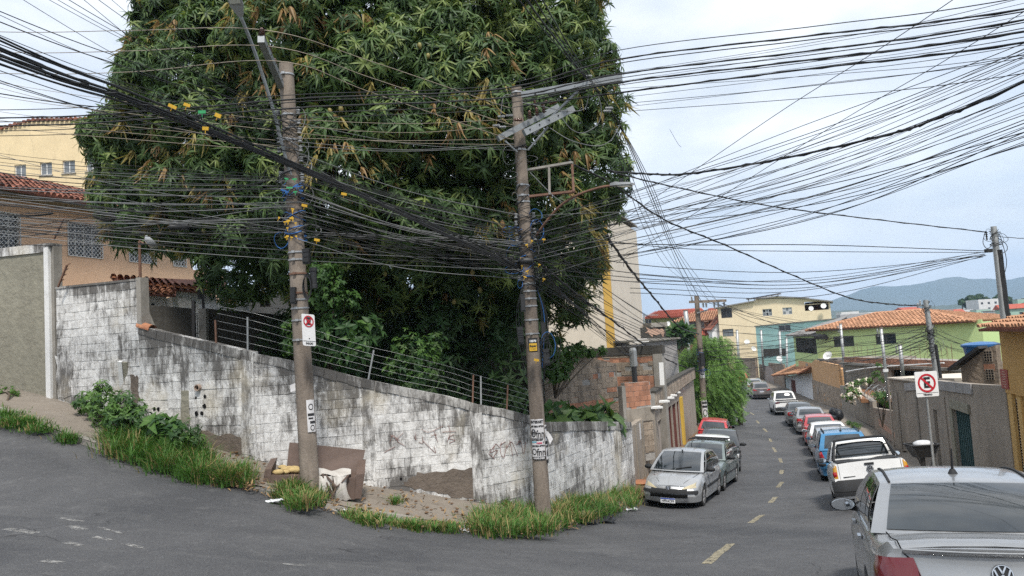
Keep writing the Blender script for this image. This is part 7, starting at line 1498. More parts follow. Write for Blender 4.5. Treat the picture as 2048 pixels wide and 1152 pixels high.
# ================================================================ the far town on the slope, its trees
rt = random.Random(404); paint('cityw', (.60, .60, .60), amt=.1); paint('cityg', (.34, .34, .35), amt=.2); paint('citybrick', (.30, .17, .13), amt=.2); paint('citygreen', (.32, .46, .38), amt=.1)
CN = dict(cityw='white', cityg='grey', citybrick='brick red', citygreen='pale green', beige='beige'); RN = dict(tile='red tile', sheet='grey sheet', flat='flat')
def far_house(px, py, D, w, h, dp, mat, roof, label='', group='distant houses on the far slope'):
 label = label or 'distant %s house with a %s roof on the far slope' % (CN[mat], RN[roof])
 b = U(px, py, D); zg = b.z - h; t = empty('distant_house', (b.x, b.y, zg), label, 'house', group); rz = rt.uniform(-.4, .4); f = F(b + Vector((-w / 2, rz * w / 2, 0)), b + Vector((w / 2, -rz * w / 2, 0))); hs = []
 n = max(1, int(w / 4)); st = max(1, int(h / 3.2))
 for i in range(n):
  for j in range(st):
   if rt.random() < .75: u = w * (i + .5) / n; z = b.z - 1.9 - 3 * j; hs.append((u - .7, u + .7, z - .6, z + .6))
 facade(t, f, [(0, b.z), (f.L, b.z)], zg - 6, mat, hs[:6], depth=dp, th=.3)
 for hh in hs[:6]: MB().fbox(f, hh[0], hh[1], hh[2], hh[3], -.2, -.15).build('window', M['glass'], t)
 P = f.P
 if roof == 'tile': MB().add([P(-.6, b.z, .6), P(f.L + .6, b.z, .6), P(f.L + .6, b.z + 1.6, -dp / 2), P(-.6, b.z + 1.6, -dp / 2), P(-.6, b.z, -dp - .6), P(f.L + .6, b.z, -dp - .6)], [(0, 1, 2, 3), (3, 2, 5, 4), (0, 3, 4), (1, 5, 2), (0, 4, 5, 1)]).build('roof', M['roofred'], t)
 elif roof == 'sheet': MB().fbox(f, -.5, f.L + .5, b.z, b.z + .35, -dp - .5, .5).build('roof', M['corrugated'], t)
 else: MB().fbox(f, 0, f.L, b.z, b.z + .25, -dp, 0).build('roof', M['cityw' if rt.random() < .5 else 'cityg'], t)
for row, (D, y0, y1) in enumerate(((150, 668, 700), (185, 650, 668), (225, 640, 652), (270, 632, 642), (330, 626, 634), (400, 620, 627), (480, 615, 622))):
 x = 1690 + rt.uniform(0, 20) if row > 1 else 1940
 while x < 2200:
  w = rt.uniform(7, 14); y = rt.uniform(y0, y1) - (x - 1900) * .04
  far_house(x, y, D + rt.uniform(-12, 12), w, rt.uniform(5, 9), rt.uniform(6, 10), rt.choice(('cityw', 'cityw', 'cityg', 'cityg', 'citybrick', 'beige', 'citygreen')), rt.choice(('tile', 'sheet', 'flat', 'sheet', 'flat'))); x += w / D * FPX * rt.uniform(1.0, 1.5)
far_house(1977, 599, 420, 12, 9, 10, 'cityw', 'flat', 'large plain white block below the dark trees on the far slope', None); far_house(2030, 617, 260, 8, 7, 6, 'citygreen', 'tile', 'pale green house with a red roof at the right edge of the far town', None); far_house(2060, 598, 300, 8, 8, 7, 'citygreen', 'flat', 'green house at the far right edge of the distant town', None); far_house(1840, 625, 300, 30, 5, 14, 'cityg', 'sheet', 'long low shed with a pale grey roof on the far slope', None)
def far_tree(label, blobs, D, mat='leafdark'):
 r = random.Random(len(label)); base = U(blobs[0][0], blobs[0][1] + 30, D); t = empty('distant_tree', base, label, 'tree', None); vs, fs = [], []
 var = [whorl(7, 1.5, .8, .4, 900 + s, nseg=2) for s in range(3)]; pl_ = []
 for (x, y, R) in blobs:
  c = U(x, y, D); R = R / FPX * D
  for i in range(int(16 * R * R) + 10):
   d = Vector((r.gauss(0, 1), r.gauss(0, 1), r.gauss(0, 1))).normalized(); pl_.append((r.randrange(3), c + Vector((d.x, d.y, d.z * .75)) * R * r.uniform(.7, 1.03), rot_to(d + Vector((0, 0, .5)), r.uniform(0, 6)), r.uniform(.6, 1.0), 0 if r.random() < .7 else 1))
  MB().tube([base, base.lerp(c, .6), c], [.5, .3, .1], 6).build('limb', M['bark'], t)
 V, Q, mi = scatter(var, pl_); link_mesh('crown', np_mesh('crown', V - np.array(base), Q, [M[mat], M['bushdark']], mi), t, kind='stuff')
far_tree('broad dark tree left of the white block on the far slope', [(1925, 604, 8), (1942, 598, 10), (1958, 595, 9), (1972, 600, 8), (1950, 607, 9), (1936, 610, 8)], 440); far_tree('dark rounded trees right of the leaning dark pole', [(2000, 594, 8), (2015, 600, 9), (2034, 606, 9), (1992, 598, 6)], 450); far_tree('dark tree at the right edge of the far town', [(2048, 604, 9), (2064, 600, 10)], 430); far_tree('small tree between the lime green house and the ochre house', [(1974, 670, 6), (1984, 674, 6)], 120, 'bush'); far_tree('small round tree by the moss green house', [(1358, 668, 9), (1368, 664, 8), (1350, 672, 7)], 70, 'bushdark')
# ---------------------------------------------------------------- vehicles
def carpaint(name, c, metal=.0, rough=.32):
 m, t, b = base_mat(name); p = nn(t, 'ShaderNodeTexCoord').outputs['Object']
 a = mixc(t, fac_ramp(t, noise(t, p, 1.6, 6, .65), .42, .75), c, tuple(x * .82 + .012 for x in c)); a = mixc(t, math_(t, 'MULTIPLY', fac_ramp(t, noise(t, p, 60, 2), .45, .7), .12), a, (.4, .38, .35))
 t.links.new(a, b.inputs['Base Color']); b.inputs['Metallic'].default_value = metal; b.inputs['Roughness'].default_value = rough; b.inputs['Coat Weight'].default_value = .8; b.inputs['Coat Roughness'].default_value = .06
 t.links.new(ramp(t, noise(t, p, 3, 5), [(.3, (rough * .85,) * 3), (.7, (min(1, rough * 1.5),) * 3)]), b.inputs['Roughness']); M[name] = m
for n_, c_, me_ in (('silver', (.33, .34, .35), .65), ('silver2', (.42, .43, .44), .5), ('carwhite', (.74, .74, .73), 0), ('carblue', (.035, .21, .42), .25), ('carred', (.40, .022, .03), 0), ('carred2', (.46, .02, .025), 0), ('carblack', (.028, .032, .036), .2), ('cardark', (.055, .065, .07), .35), ('cargreen', (.16, .20, .195), .4), ('cargrey', (.16, .145, .145), .5), ('vansred', (.52, .03, .03), 0)): carpaint(n_, c_, me_)
def carglass():
 m, t, b = base_mat('car_glass'); b.inputs['Base Color'].default_value = (.016, .022, .026, 1); b.inputs['Roughness'].default_value = .04; b.inputs['Specular IOR Level'].default_value = .75; b.inputs['Coat Weight'].default_value = .6; b.inputs['Coat Roughness'].default_value = .02
 p = nn(t, 'ShaderNodeTexCoord').outputs['Object']; t.links.new(mixc(t, fac_ramp(t, noise(t, p, 1.3, 3), .4, .7), (.012, .016, .019), (.035, .042, .046)), b.inputs['Base Color']); return m
M['carglass'] = carglass()
M['tyre'] = pm('tyre_rubber', (.030, .030, .030), (.055, .052, .048), rough=.9, scale=8, bmp=.2); M['rim'] = flat('wheel_rim', (.36, .36, .37), .4, .6); M['trim'] = flat('black_trim', (.026, .027, .029), .7, spec=.25); M['gap'] = flat('panel_gap_black', (.008, .008, .008), .9, spec=.1)
M['redlens'] = flat('red_lens', (.36, .008, .014), .12, coat=.8); M['reddark'] = flat('dark_red_lens', (.11, .006, .010), .12, coat=.8); M['whitelens'] = flat('clear_lens', (.55, .55, .54), .12, coat=.8); M['yellens'] = flat('yellowed_lens', (.50, .44, .30), .18, coat=.6); M['amber'] = flat('amber_lens', (.55, .28, .03), .2, coat=.6); M['chrome'] = flat('chrome', (.62, .63, .65), .12, 1.0); M['plate'] = flat('plate_white', (.70, .71, .72), .5); M['plateblue'] = flat('plate_blue', (.02, .06, .30), .5); M['mirror'] = flat('mirror_glass', (.62, .66, .70), .03, 1.0); M['platetext'] = flat('plate_ink', (.03, .03, .035), .5)
class Car:
 def __init__(s, name, label, cat, group, L, W, H, wb, fo, wr, top, belt, gh, paint_, gc=.20, rearp=None, frontp=None, plan=None, bow=(.10, .16), wroof=.80, lower='paint', wt=.19, bed=None):
  s.L, s.W, s.H, s.wr = L, W, H, wr; s.hl = L / 2; s.xf = s.hl - fo; s.xrw = s.xf - wb; s.top, s.belt, s.gh, s.gc, s.bow = top, belt, gh, gc, bow; s.paint = M[paint_]
  s.rearp = rearp or [(0, .12), (.3, .02), (.45, 0), (.62, .03), (1.2, .10)]; s.frontp = frontp or [(0, .14), (.3, .03), (.45, 0), (.62, .03), (1, .14)]; s.plan = plan or [(-1, .90), (-.93, .955), (-.8, .985), (-.4, 1), (.35, 1), (.75, .975), (.9, .93), (1, .84)]
  s.wroof = wroof; s.root = empty(name, (0, 0, 0), label, cat, group); s.lowmat = s.paint; s.wt = wt
  s.body()
 def zt(s, x): return interp(x, s.top)
 def w(s, x): return s.W / 2 * interp(x / s.hl, s.plan)
 def zb(s, x):
  z = s.gc
  for xw in (s.xf, s.xrw):
   d = abs(x - xw); R = s.wr + .055
   if d < R: z = max(z, s.wr + math.sqrt(R * R - d * d) * .98)
  return z
 def prof(s, x):
  w, t, b = s.w(x), s.zt(x), s.zb(x); sh = max(b + .06, t - .16); ml = lerp(max(b + .03, .30), sh, .5)
  return [(w * .90, b), (w * .975, b + .015), (w * 1.0, max(b + .03, min(.52, ml))), (w * .995, max(b + .045, ml)), (w * .975, sh), (w * .945, max(b + .07, t - .055)), (w * .88, max(b + .08, t - .008)), (w * .45, t + .018), (0, t + .026)]
 def ex(s, x, z):
  r = x / s.hl
  if r > .6: return x - interp(z, s.frontp) * ((r - .6) / .4) ** 2
  if r < -.6: return x + interp(z, s.rearp) * ((-r - .6) / .4) ** 2
  return x
 def body(s):
  R = s.wr + .055; xs = set(np.linspace(-s.hl, s.hl, 44).tolist())
  for xw in (s.xf, s.xrw):
   for a in np.linspace(0, math.pi, 17): xs.add(xw + R * math.cos(a) * .999)
   xs.add(xw + R * 1.004); xs.add(xw - R * 1.004)
  xs = sorted(xs); mb = MB(); rows = []
  for x in xs:
   p = s.prof(x); ring = [(s.ex(x, z), -y, z) for y, z in p] + [(s.ex(x, z), y, z) for y, z in reversed(p[:-1])]; rows.append(ring)
  mb.grid(rows)
  for sg, x in ((-1, -s.hl), (1, s.hl)):
   p = s.prof(x)[:7]; cap = []
   for y, z in p: cap.append([(s.ex(x, z) + sg * s.bow[0 if sg < 0 else 1] * (1 - t * t) * (1 if z > 0 else 0), t * y, z + (.026 * (1 - t * t) if z == p[-1][1] else 0)) for t in np.linspace(-1, 1, 13)])
   cap.append([(s.ex(x, p[-1][1]), t * p[-1][0], p[-1][1] + .026 * (1 - t * t)) for t in np.linspace(-1, 1, 13)])
   mb.grid(cap if sg > 0 else [list(reversed(r)) for r in cap])
  g = s.gh; NX = 16
  for k in ('front', 'rear', 'left', 'right', 'roof'):
   mb.grid([[s.S(k, a, t) for a in np.linspace(0, 1, NX)] for t in np.linspace(0, 1, 7)])
  mb.build('body', s.paint, s.root, smooth=38, local=True)
  u = MB().box((0, 0, s.gc + .17), (s.L * .90, s.W * .80, .30)); u.build('underbody', M['gap'], s.root, local=True)
  for xw in (s.xf, s.xrw):
   for sd_ in (-1, 1): s.wheel(xw, sd_)
 def S(s, k, a, t):
  g = s.gh; zb0, zb1 = s.belt; wb_ = s.W / 2 * .93; wr_ = s.W / 2 * s.wroof * .93; q = 2 * a - 1; bo = .13; bulge = math.sin(math.pi * t)
  zr = lambda x: s.H - .05 * max(0, (x - g[1] + .5)) - g[4] * max(0, (g[1] - x) / (g[1] - g[2])) ** 2
  if k == 'front': x0, x1 = g[0] + bo * (1 - q * q), g[1] + .08 * (1 - q * q); return Vector((lerp(x0, x1, t) + .03 * bulge, lerp(wb_, wr_, t) * q + 0, lerp(zb0, zr(g[1]) + .0, t) + .02 * (1 - q * q) * t + .03 * bulge))
  if k == 'rear': x0, x1 = g[3] - .10 * (1 - q * q), g[2] - .06 * (1 - q * q); return Vector((lerp(x0, x1, t) - .025 * bulge, lerp(wb_, wr_, t) * -q, lerp(zb1, zr(g[2]), t) + .02 * (1 - q * q) * t + .03 * bulge))
  if k in ('left', 'right'):
   sg = 1 if k == 'left' else -1; a2 = a if k == 'right' else 1 - a
   x0, x1 = lerp(g[3], g[0], a2), lerp(g[2], g[1], a2); z0, z1 = lerp(zb1, zb0, a2), zr(x1); wm = 1 - .03 * (2 * a2 - 1) ** 2
   return Vector((lerp(x0, x1, t), sg * (lerp(wb_, wr_, t) * (1 if a2 in (0, 1) else 1) + .035 * bulge), lerp(z0, z1, t)))
  q2 = 2 * t - 1; x0, x1 = g[2] - .06 * (1 - q2 * q2), g[1] + .08 * (1 - q2 * q2); x = lerp(x0, x1, a); xe = lerp(g[2], g[1], a)
  return Vector((x, q2 * -wr_, zr(xe) + .02 * (1 - q2 * q2) + .025 * (1 - q2 ** 4) * math.sin(math.pi * a) ** .5 * 1))
 def pane(s, name, k, a0, a1, t0, t1, off=.007, mat='carglass', slant=(0, 0)):
  mb = MB(); rows = []
  for t in np.linspace(t0, t1, 6):
   row = []
   tt = (t - t0) / (t1 - t0)
   for a in np.linspace(a0 + slant[0] * tt, a1 + slant[1] * tt, 12):
    e = 1e-3; p = s.S(k, a, t); n = (s.S(k, min(1, a + e), t) - s.S(k, max(0, a - e), t)).cross(s.S(k, a, min(1, t + e)) - s.S(k, a, max(0, t - e))).normalized()
    if n.dot(p - Vector((0, 0, .6))) < 0: n = -n
    row.append(p + n * off)
   rows.append(row)
  mb.grid(rows); return mb.build(name, M[mat], s.root, smooth=True, local=True)
 def glass(s, sides=((.10, .50), (.53, .90)), rear=(.09, .91, .12, .90), front=(.06, .94, .06, .93), st=(.10, .90), slants=None):
  if front: s.pane('windshield', 'front', *front)
  if rear: s.pane('rear_window', 'rear', *rear)
  for k in ('left', 'right'):
   for i, (a, b) in enumerate(sides):
    if k == 'right': s.pane('side_window', k, a, b, *st, slant=(slants[i] if slants else (0, 0)))
    else: s.pane('side_window', k, 1 - b, 1 - a, *st, slant=tuple(-v for v in reversed(slants[i])) if slants else (0, 0))
 def wheel(s, x, sd_):
  r = s.wr; y0 = s.w(x) - .015; c = Vector((x, sd_ * (y0 - s.wt), r)); o = MB().lathe(c, [(r * .55, 0), (r * .93, .0), (r, .02), (r, s.wt - .03), (r * .95, s.wt - .005), (r * .68, s.wt), (r * .64, s.wt - .02)], 24, axis=(0, sd_, 0)).build('wheel', M['tyre'], s.root, smooth=40, local=True)
  mb = MB().lathe(c, [(r * .66, s.wt - .012), (r * .60, s.wt - .02), (r * .58, s.wt - .06), (0, s.wt - .07)], 20, axis=(0, sd_, 0)); ax = Vector((0, sd_, 0))
  for k in range(6):
   a = k * math.pi / 3; d = Vector((math.cos(a), 0, math.sin(a))); mb.beam(c + ax * (s.wt - .03), c + ax * (s.wt - .02) + d * r * .62, .055, .03, up=ax)
  mb.lathe(c, [(.06, s.wt - .05), (.055, s.wt - .01), (0, s.wt - .005)], 10, axis=ax); mb.build('rim', M['rim'], o, smooth=40, local=True)
 def endpt(s, sg, y, z, off=0):
  p = s.prof(sg * s.hl); yk = interp(z, [(b, a) for a, b in p[:7]]); ay = abs(y); s_ = 1 if y >= 0 else -1
  if ay <= yk: t = y / yk; return Vector((s.ex(sg * s.hl, z) + sg * (s.bow[0 if sg < 0 else 1] * (1 - t * t) + off), y, z))
  x = sg * (s.hl - (ay - yk)); return Vector((s.ex(x, z) + sg * off * .3, s_ * (interp(z, [(b, a) for a, b in s.prof(x)[:7]]) + off), z))
 def lamp(s, name, sg, c, mat, off=.014, mirror=True, n=7):
  """c: four (y,z) corners: inner-bottom, outer-bottom, outer-top, inner-top on the left (+y) side"""
  out = []
  for sd_ in ((1, -1) if mirror else (1,)):
   rows = []; edge = []
   for j in range(5):
    v = j / 4; row = []
    for i in range(n):
     u = i / (n - 1); y = lerp(lerp(c[0][0], c[1][0], u), lerp(c[3][0], c[2][0], u), v); z = lerp(lerp(c[0][1], c[1][1], u), lerp(c[3][1], c[2][1], u), v); k = 1 if 0 < u < 1 and 0 < v < 1 else .2
     row.append(s.endpt(sg, y * sd_, z, off * (.35 + .65 * k)))
    rows.append(row)
   out.append(MB().grid(rows if sd_ * sg > 0 else [list(reversed(r)) for r in rows]).build(name, M[mat], s.root, smooth=True, local=True))
  return out
 def endstrip(s, name, sg, y0, y1, z0, z1, mat, off=.02, n=15):
  rows = [[s.endpt(sg, lerp(y0, y1, i / (n - 1)), z, o) for i in range(n)] for z, o in ((z0, off * .2), (lerp(z0, z1, .15), off), (lerp(z0, z1, .85), off), (z1, off * .2))]
  return MB().grid(rows if sg > 0 else [list(reversed(r)) for r in rows]).build(name, M[mat], s.root, smooth=50, local=True)
 def sidept(s, x, z, sd_, off=.004): return Vector((s.ex(x, z), sd_ * (interp(z, [(b, a) for a, b in s.prof(x)[:7]]) + off), z))
 def gaps(s, xs, z0=.34, lines=()):
  mb = MB()
  for sd_ in (-1, 1):
   for x in xs:
    zs = np.linspace(max(z0, s.zb(x) + .06), s.zt(x) - .03, 9); mb.grid([[s.sidept(x - .004, z, sd_), s.sidept(x + .004, z, sd_)] for z in zs])
   for x0, x1, z in lines: mb.grid([[s.sidept(x, z - .004, sd_), s.sidept(x, z + .004, sd_)] for x in np.linspace(x0, x1, 12)])
  mb.build('panel_gap', M['gap'], s.root, local=True)
 def sidestrip(s, x0, x1, z0, z1, mat, name='side_moulding', off=.016):
  for sd_ in (-1, 1): MB().grid([[s.sidept(x, z0, sd_, .002), s.sidept(x, lerp(z0, z1, .2), sd_, off), s.sidept(x, lerp(z0, z1, .8), sd_, off), s.sidept(x, z1, sd_, .002)] for x in np.linspace(x0, x1, 16)]).build(name, M[mat], s.root, smooth=50, local=True)
 def handles(s, xs, z, mat=None):
  for sd_ in (-1, 1):
   for x in xs: p = s.sidept(x, z, sd_, .02); MB().box(p, (.17, .03, .035)).build('door_handle', mat or s.paint, s.root, local=True)
 def mirrors(s, x, z, mat='trim'):
  for sd_ in (-1, 1):
   c = Vector((x, sd_ * (s.W / 2 * .93 + .13), z)); mb = MB().lathe(c + Vector((-.05, 0, 0)), [(.085, 0), (.105, .03), (.10, .09), (.05, .14), (0, .15)], 14, axis=(1, 0, 0)); k = len(mb.v); mb.v = [(p[0], c.y + (p[1] - c.y) * 1.25, c.z + (p[2] - c.z) * .66) for p in mb.v]
   mb.beam(c + Vector((0, -sd_ * .04, -.03)), c + Vector((.03, -sd_ * .17, -.06)), .06, .05); o = mb.build('wing_mirror', M[mat] if isinstance(mat, str) else mat, s.root, smooth=40, local=True)
   gm = MB().lathe(c + Vector((-.052, 0, 0)), [(.098, .004), (.094, 0), (0, 0)], 14, axis=(1, 0, 0)); gm.v = [(p[0], c.y + (p[1] - c.y) * 1.2, c.z + (p[2] - c.z) * .62) for p in gm.v]; gm.build('mirror_glass', M['mirror'], o, local=True)
 def platep(s, sg, z, text_, y=0, w=.40, h=.13, off=.03):
  p = s.endpt(sg, y, z, off); o = MB().box(p, (.012, w, h)).build('licence_plate', M['plate'], s.root, local=True); MB().box(p + Vector((sg * .007, 0, h * .37)), (.004, w * .98, h * .24)).build('blue_band', M['plateblue'], o, local=True)
  if text_: text(text_, h * .72, p + Vector((sg * .008, 0, -h * .12)), (0, sg, 0), (0, 0, 1), M['platetext'], o, bold=.002, sx=.9 if len(text_) > 6 else 1)
 def emblem_vw(s, p, nrm, up, r):
  p, Z, Y = Vector(p), Vector(nrm).normalized(), Vector(up); Y = (Y - Z * Y.dot(Z)).normalized(); X = Y.cross(Z); P = lambda a, b, c=.01: p + X * a * r + Y * b * r + Z * c
  o = MB().tube([p, p + Z * .008], r, 24).build('emblem', M['trim'], s.root, smooth=40, local=True)
  mb = MB().tube([P(math.cos(a), math.sin(a)) for a in [i * math.pi / 12 for i in range(25)]], r * .09, 6)
  for a, b in (((-.36, .85), (0, .12)), ((.36, .85), (0, .12)), ((-.78, .5), (-.34, -.72)), ((-.34, -.72), (0, -.02)), ((0, -.02), (.34, -.72)), ((.34, -.72), (.78, .5))): mb.beam(P(*a), P(*b), r * .17, .01, up=Z)
  mb.build('emblem_ring', M['chrome'], o, smooth=40, local=True)
 def antenna(s, x, h=.22, lean=-.5, y=0):
  z = s.H - .02; mb = MB().lathe((x, y, z), [(.05, -.02), (.045, .02), (.018, .07), (0, .07)], 10).tube([(x, y, z + .05), (x + lean * h, y, z + h)], [.012, .005], 6); mb.build('antenna', M['trim'], s.root, smooth=40, local=True)
 def wiper(s, sg=-1):
  k = 'rear' if sg < 0 else 'front'; a, b = s.S(k, .5, .09), s.S(k, .78, .2); MB().beam(a + Vector((sg * .02, 0, .015)), b + Vector((sg * .02, 0, .015)), .02, .02).build('wiper', M['trim'], s.root, local=True)
 def place(s, x, y, hd, anchor='rear', flip=False):
  """anchor point of the car at ground (x,y); hd = heading unit (x,y)"""
  h = Vector((hd[0], hd[1], 0)).normalized(); a = -s.hl if anchor == 'rear' else s.hl; c = Vector((x, y, 0)) - h * a; lf = Vector((-h.y, h.x, 0))
  f_, r_ = c + h * s.xf, c + h * s.xrw; zf, zr_ = gz(f_.x, f_.y), gz(r_.x, r_.y); A, B = c + lf * .7, c - lf * .7; dz = (gz(A.x, A.y) - gz(B.x, B.y)) / 1.4
  X = (h + Vector((0, 0, (zf - zr_) / (s.xf - s.xrw)))).normalized(); Y = (lf + Vector((0, 0, dz))); Z = X.cross(Y).normalized(); Y = Z.cross(X)
  c.z = lerp(zr_, zf, (0 - s.xrw) / (s.xf - s.xrw)) + .004; m = Matrix((X, Y, Z)).transposed().to_4x4(); m.translation = c; s.root.matrix_world = m; return s
def heading_at(pl, y):
 for a, b in zip(pl, pl[1:]):
  if a.y <= y <= b.y: d = (b - a).normalized(); return (d.x, d.y)
 d = (pl[-1] - pl[-2]).normalized(); return (d.x, d.y)
GR, GL = 'cars parked along the right kerb', 'cars parked along the left kerb'
def sedan(label, paint_, group, L=4.4, W=1.74, H=1.46, name='parked_car', **k):
 hl = L / 2; top = [(-hl, 1.0), (-hl + .25, 1.03), (-hl + .75, 1.04), (.9, .98), (1.3, .93), (hl - .35, .78), (hl, .66)]
 return Car(name, label, 'car', group, L, W, H, k.get('wb', 2.6), .85, .31, k.get('top', top), k.get('belt', (.97, 1.03)), k.get('gh', (1.05, .30, -.95, -1.55, .06)), paint_, rearp=k.get('rearp'), bow=k.get('bow', (.13, .17)))
def hatch(label, paint_, group, L=3.9, W=1.66, H=1.46, name='parked_car', **k):
 hl = L / 2; top = k.get('top', [(-hl, .93), (-hl + .3, .96), (.55, .95), (.95, .93), (hl - .35, .78), (hl, .66)])
 return Car(name, label, 'car', group, L, W, H, k.get('wb', 2.45), k.get('fo', .78), k.get('wr', .30), top, k.get('belt', (.93, .95)), k.get('gh', (.95, .15, -1.35, -1.80, .07)), paint_, rearp=k.get('rearp', [(0, .12), (.3, .02), (.5, 0), (.75, .03), (1.0, .07)]), bow=k.get('bow', (.10, .16)), frontp=k.get('frontp'), wroof=k.get('wroof', .80))
# --- silver sedan in the foreground
v = sedan('silver sedan seen from behind in the right foreground with a roof antenna', 'silver', GR, 4.23, 1.66, 1.385, top=[(-2.115, .985), (-2.02, 1.022), (-1.75, .995), (-1.4, 1.0), (.9, .95), (1.3, .93), (1.8, .78), (2.115, .66)], belt=(.95, 1.0), gh=(1.0, .25, -.80, -1.45, .055), rearp=[(0, .12), (.3, .02), (.5, .0), (.62, .0), (.72, .05), (.95, .085), (1.0, .06), (1.2, .03)], bow=(.10, .16), wb=2.46)
v.glass(sides=((.055, .21), (.24, .53), (.56, .92)), rear=(.075, .925, .06, .95)); s = v
s.lamp('taillight', -1, [(.45, .62), (.97, .60), (.93, .905), (.54, .925)], 'reddark', .03); s.lamp('brake_lens', -1, [(.50, .64), (.90, .63), (.88, .75), (.53, .76)], 'redlens', .045)
mb = MB()
for sd_ in (-1, 1):
 pts = [s.endpt(-1, sd_ * y, z, .006) for y, z in ((.46, .46), (.46, .64), (.54, .90), (.60, .95))] + [Vector((x, sd_ * y, s.zt(x) + .016)) for x, y in ((-2.03, .63), (-1.8, .65), (-1.50, .66))]; mb.tube(pts, .005, 4)
mb.tube([s.endpt(-1, y, .46, .006) for y in np.linspace(-.46, .46, 9)], .005, 4); mb.build('boot_gap', M['gap'], s.root, local=True)
s.emblem_vw(s.endpt(-1, 0, .84, .01), (-1, 0, .12), (0, 0, 1), .062); s.endstrip('boot_lip', -1, -.60, .60, .945, .985, 'silver', .022); s.endstrip('bumper_top', -1, -.78, .78, .50, .545, 'silver', .03); s.platep(-1, .42, None); s.antenna(-.58, .25, -.35); s.mirrors(.62, .98, 'trim'); s.gaps((-.95, -.02, .98)); s.handles((-.62, .35), .84)
for sd_ in (-1, 1): MB().tube([s.S('roof', a, .06 if sd_ > 0 else .94) + Vector((0, 0, .006)) for a in np.linspace(0, 1, 8)], .012, 5).build('roof_gutter', M['trim'], s.root, local=True)
for y in (-.32, .32): MB().lathe((-.35, y, .95), [(.0, 0), (.12, .02), (.14, .12), (.10, .22), (0, .25)], 10).build('headrest', M['trim'], s.root, smooth=True, local=True)
q = U(2013, 1180, 5.3); v.place(q.x, q.y, (.37, 1), 'rear')
# --- white pickup with a roll bar
hl = 2.23; pk = Car('pickup_truck', 'white pickup with black rear bumper and tubular roll bar behind the silver sedan', 'pickup', GR, 4.46, 1.66, 1.50, 2.72, .82, .31, [(-hl, 1.03), (-.75, 1.04), (.5, .98), (1.3, .93), (1.85, .78), (hl, .66)], (.97, 1.03), (1.25, .50, -.46, -.54, .03), 'carwhite', gc=.24, rearp=[(0, .1), (.3, .02), (.5, 0), (.62, .03), (1.1, .04)], bow=(.03, .16), plan=[(-1, .955), (-.9, .985), (-.4, 1), (.35, 1), (.75, .975), (.9, .93), (1, .84)])
s = pk; s.glass(sides=((.14, .82),), rear=(.09, .91, .12, .88)); s.lamp('taillight', -1, [(.70, .70), (.84, .70), (.85, .99), (.70, .99)], 'amber', .016); s.lamp('brake_lens', -1, [(.715, .74), (.80, .74), (.81, .86), (.715, .86)], 'redlens', .026); s.endstrip('bumper', -1, -.83, .83, .36, .66, 'trim', .07); s.endstrip('bumper_step', -1, -.80, .80, .30, .40, 'trim', .10)
s.platep(-1, .55, 'DZ09', y=-.12, off=.09); s.emblem_vw(s.endpt(-1, 0, .86, .012), (-1, 0, 0), (0, 0, 1), .07); o = MB().box(s.endpt(-1, 0, .975, .01), (.02, .2, .05)).build('tailgate_handle', M['trim'], s.root, local=True)
for y in (-.66, .66): MB().tube([s.endpt(-1, y, z, .004) for z in (.66, .8, .95, 1.02)], .004, 4).build('tailgate_gap', M['gap'], s.root, local=True)
MB().box(s.endpt(-1, .46, .72, .006), (.006, .26, .022)).build('model_lettering', M['trim'], s.root, local=True)
MB().box((-1.42, 0, 1.052), (1.5, 1.34, .014)).build('bed_shade', M['trim'], s.root, local=True)  # dark panel on the solid top stands in for the shaded open bed
hoop = [(-.80, -.70, 1.05), (-.74, -.66, 1.2), (-.66, -.58, 1.46), (-.64, -.48, 1.53), (-.64, .48, 1.53), (-.66, .58, 1.46), (-.74, .66, 1.2), (-.80, .70, 1.05)]; MB().tube(smooth_curve(hoop, 5), .03, 8).build('roll_bar', M['trim'], s.root, smooth=True, local=True)
for z, w in ((1.16, .66), (1.34, .61)): MB().tube([(-.75 + .4 * (z - 1.16) * .5, -w, z), (-.75 + .4 * (z - 1.16) * .5, w, z)], .012, 6).build('guard_rail', M['trim'], s.root, local=True)
for sd_ in (-1, 1): MB().tube([(-.70, sd_ * .60, 1.40), (-1.5, sd_ * .70, 1.06)], .025, 6).build('roll_bar_stay', M['trim'], s.root, local=True)
s.mirrors(.85, 1.03, 'trim'); s.gaps((-.55, .95)); s.sidestrip(-2.1, -1.5, .34, .62, 'trim', 'bumper_end', .03); q = U(1756, 1010, 17.3); s.place(q.x, q.y, heading_at(kerb_right, 18))
# --- blue raised hatchback with roof rails
b = hatch('bright blue raised hatchback with black roof rails behind the white pickup', 'carblue', GR, 4.03, 1.73, 1.62, top=[(-2.015, 1.0), (-1.7, 1.04), (.55, 1.02), (.95, 1.0), (1.65, .86), (2.015, .74)], belt=(1.0, 1.03), gh=(1.05, .3, -1.45, -1.86, .06), wr=.32, bow=(.15, .16)); s = b
s.glass(sides=((.06, .2), (.23, .52), (.55, .92)), rear=(.10, .90, .10, .85)); s.lamp('taillight', -1, [(.66, .78), (.92, .78), (.90, 1.0), (.74, .99)], 'redlens', .03); s.lamp('reverse_lens', -1, [(.68, .70), (.90, .69), (.90, .77), (.68, .77)], 'whitelens', .025); s.endstrip('bumper', -1, -.82, .82, .40, .62, 'carblue', .05); s.lamp('bumper_insert', -1, [(.62, .52), (.96, .52), (.96, .62), (.62, .62)], 'trim', .06); s.platep(-1, .72, None); s.antenna(-1.2, .2, -.4); s.mirrors(.7, 1.05); s.gaps((-.95, 0, .98)); s.wiper()
for y in (-.56, .56): MB().tube([(-1.42, y, 1.57), (-1.3, y, 1.65), (.1, y, 1.68), (.25, y, 1.62)], .022, 6).build('roof_rail', M['trim'], s.root, local=True)
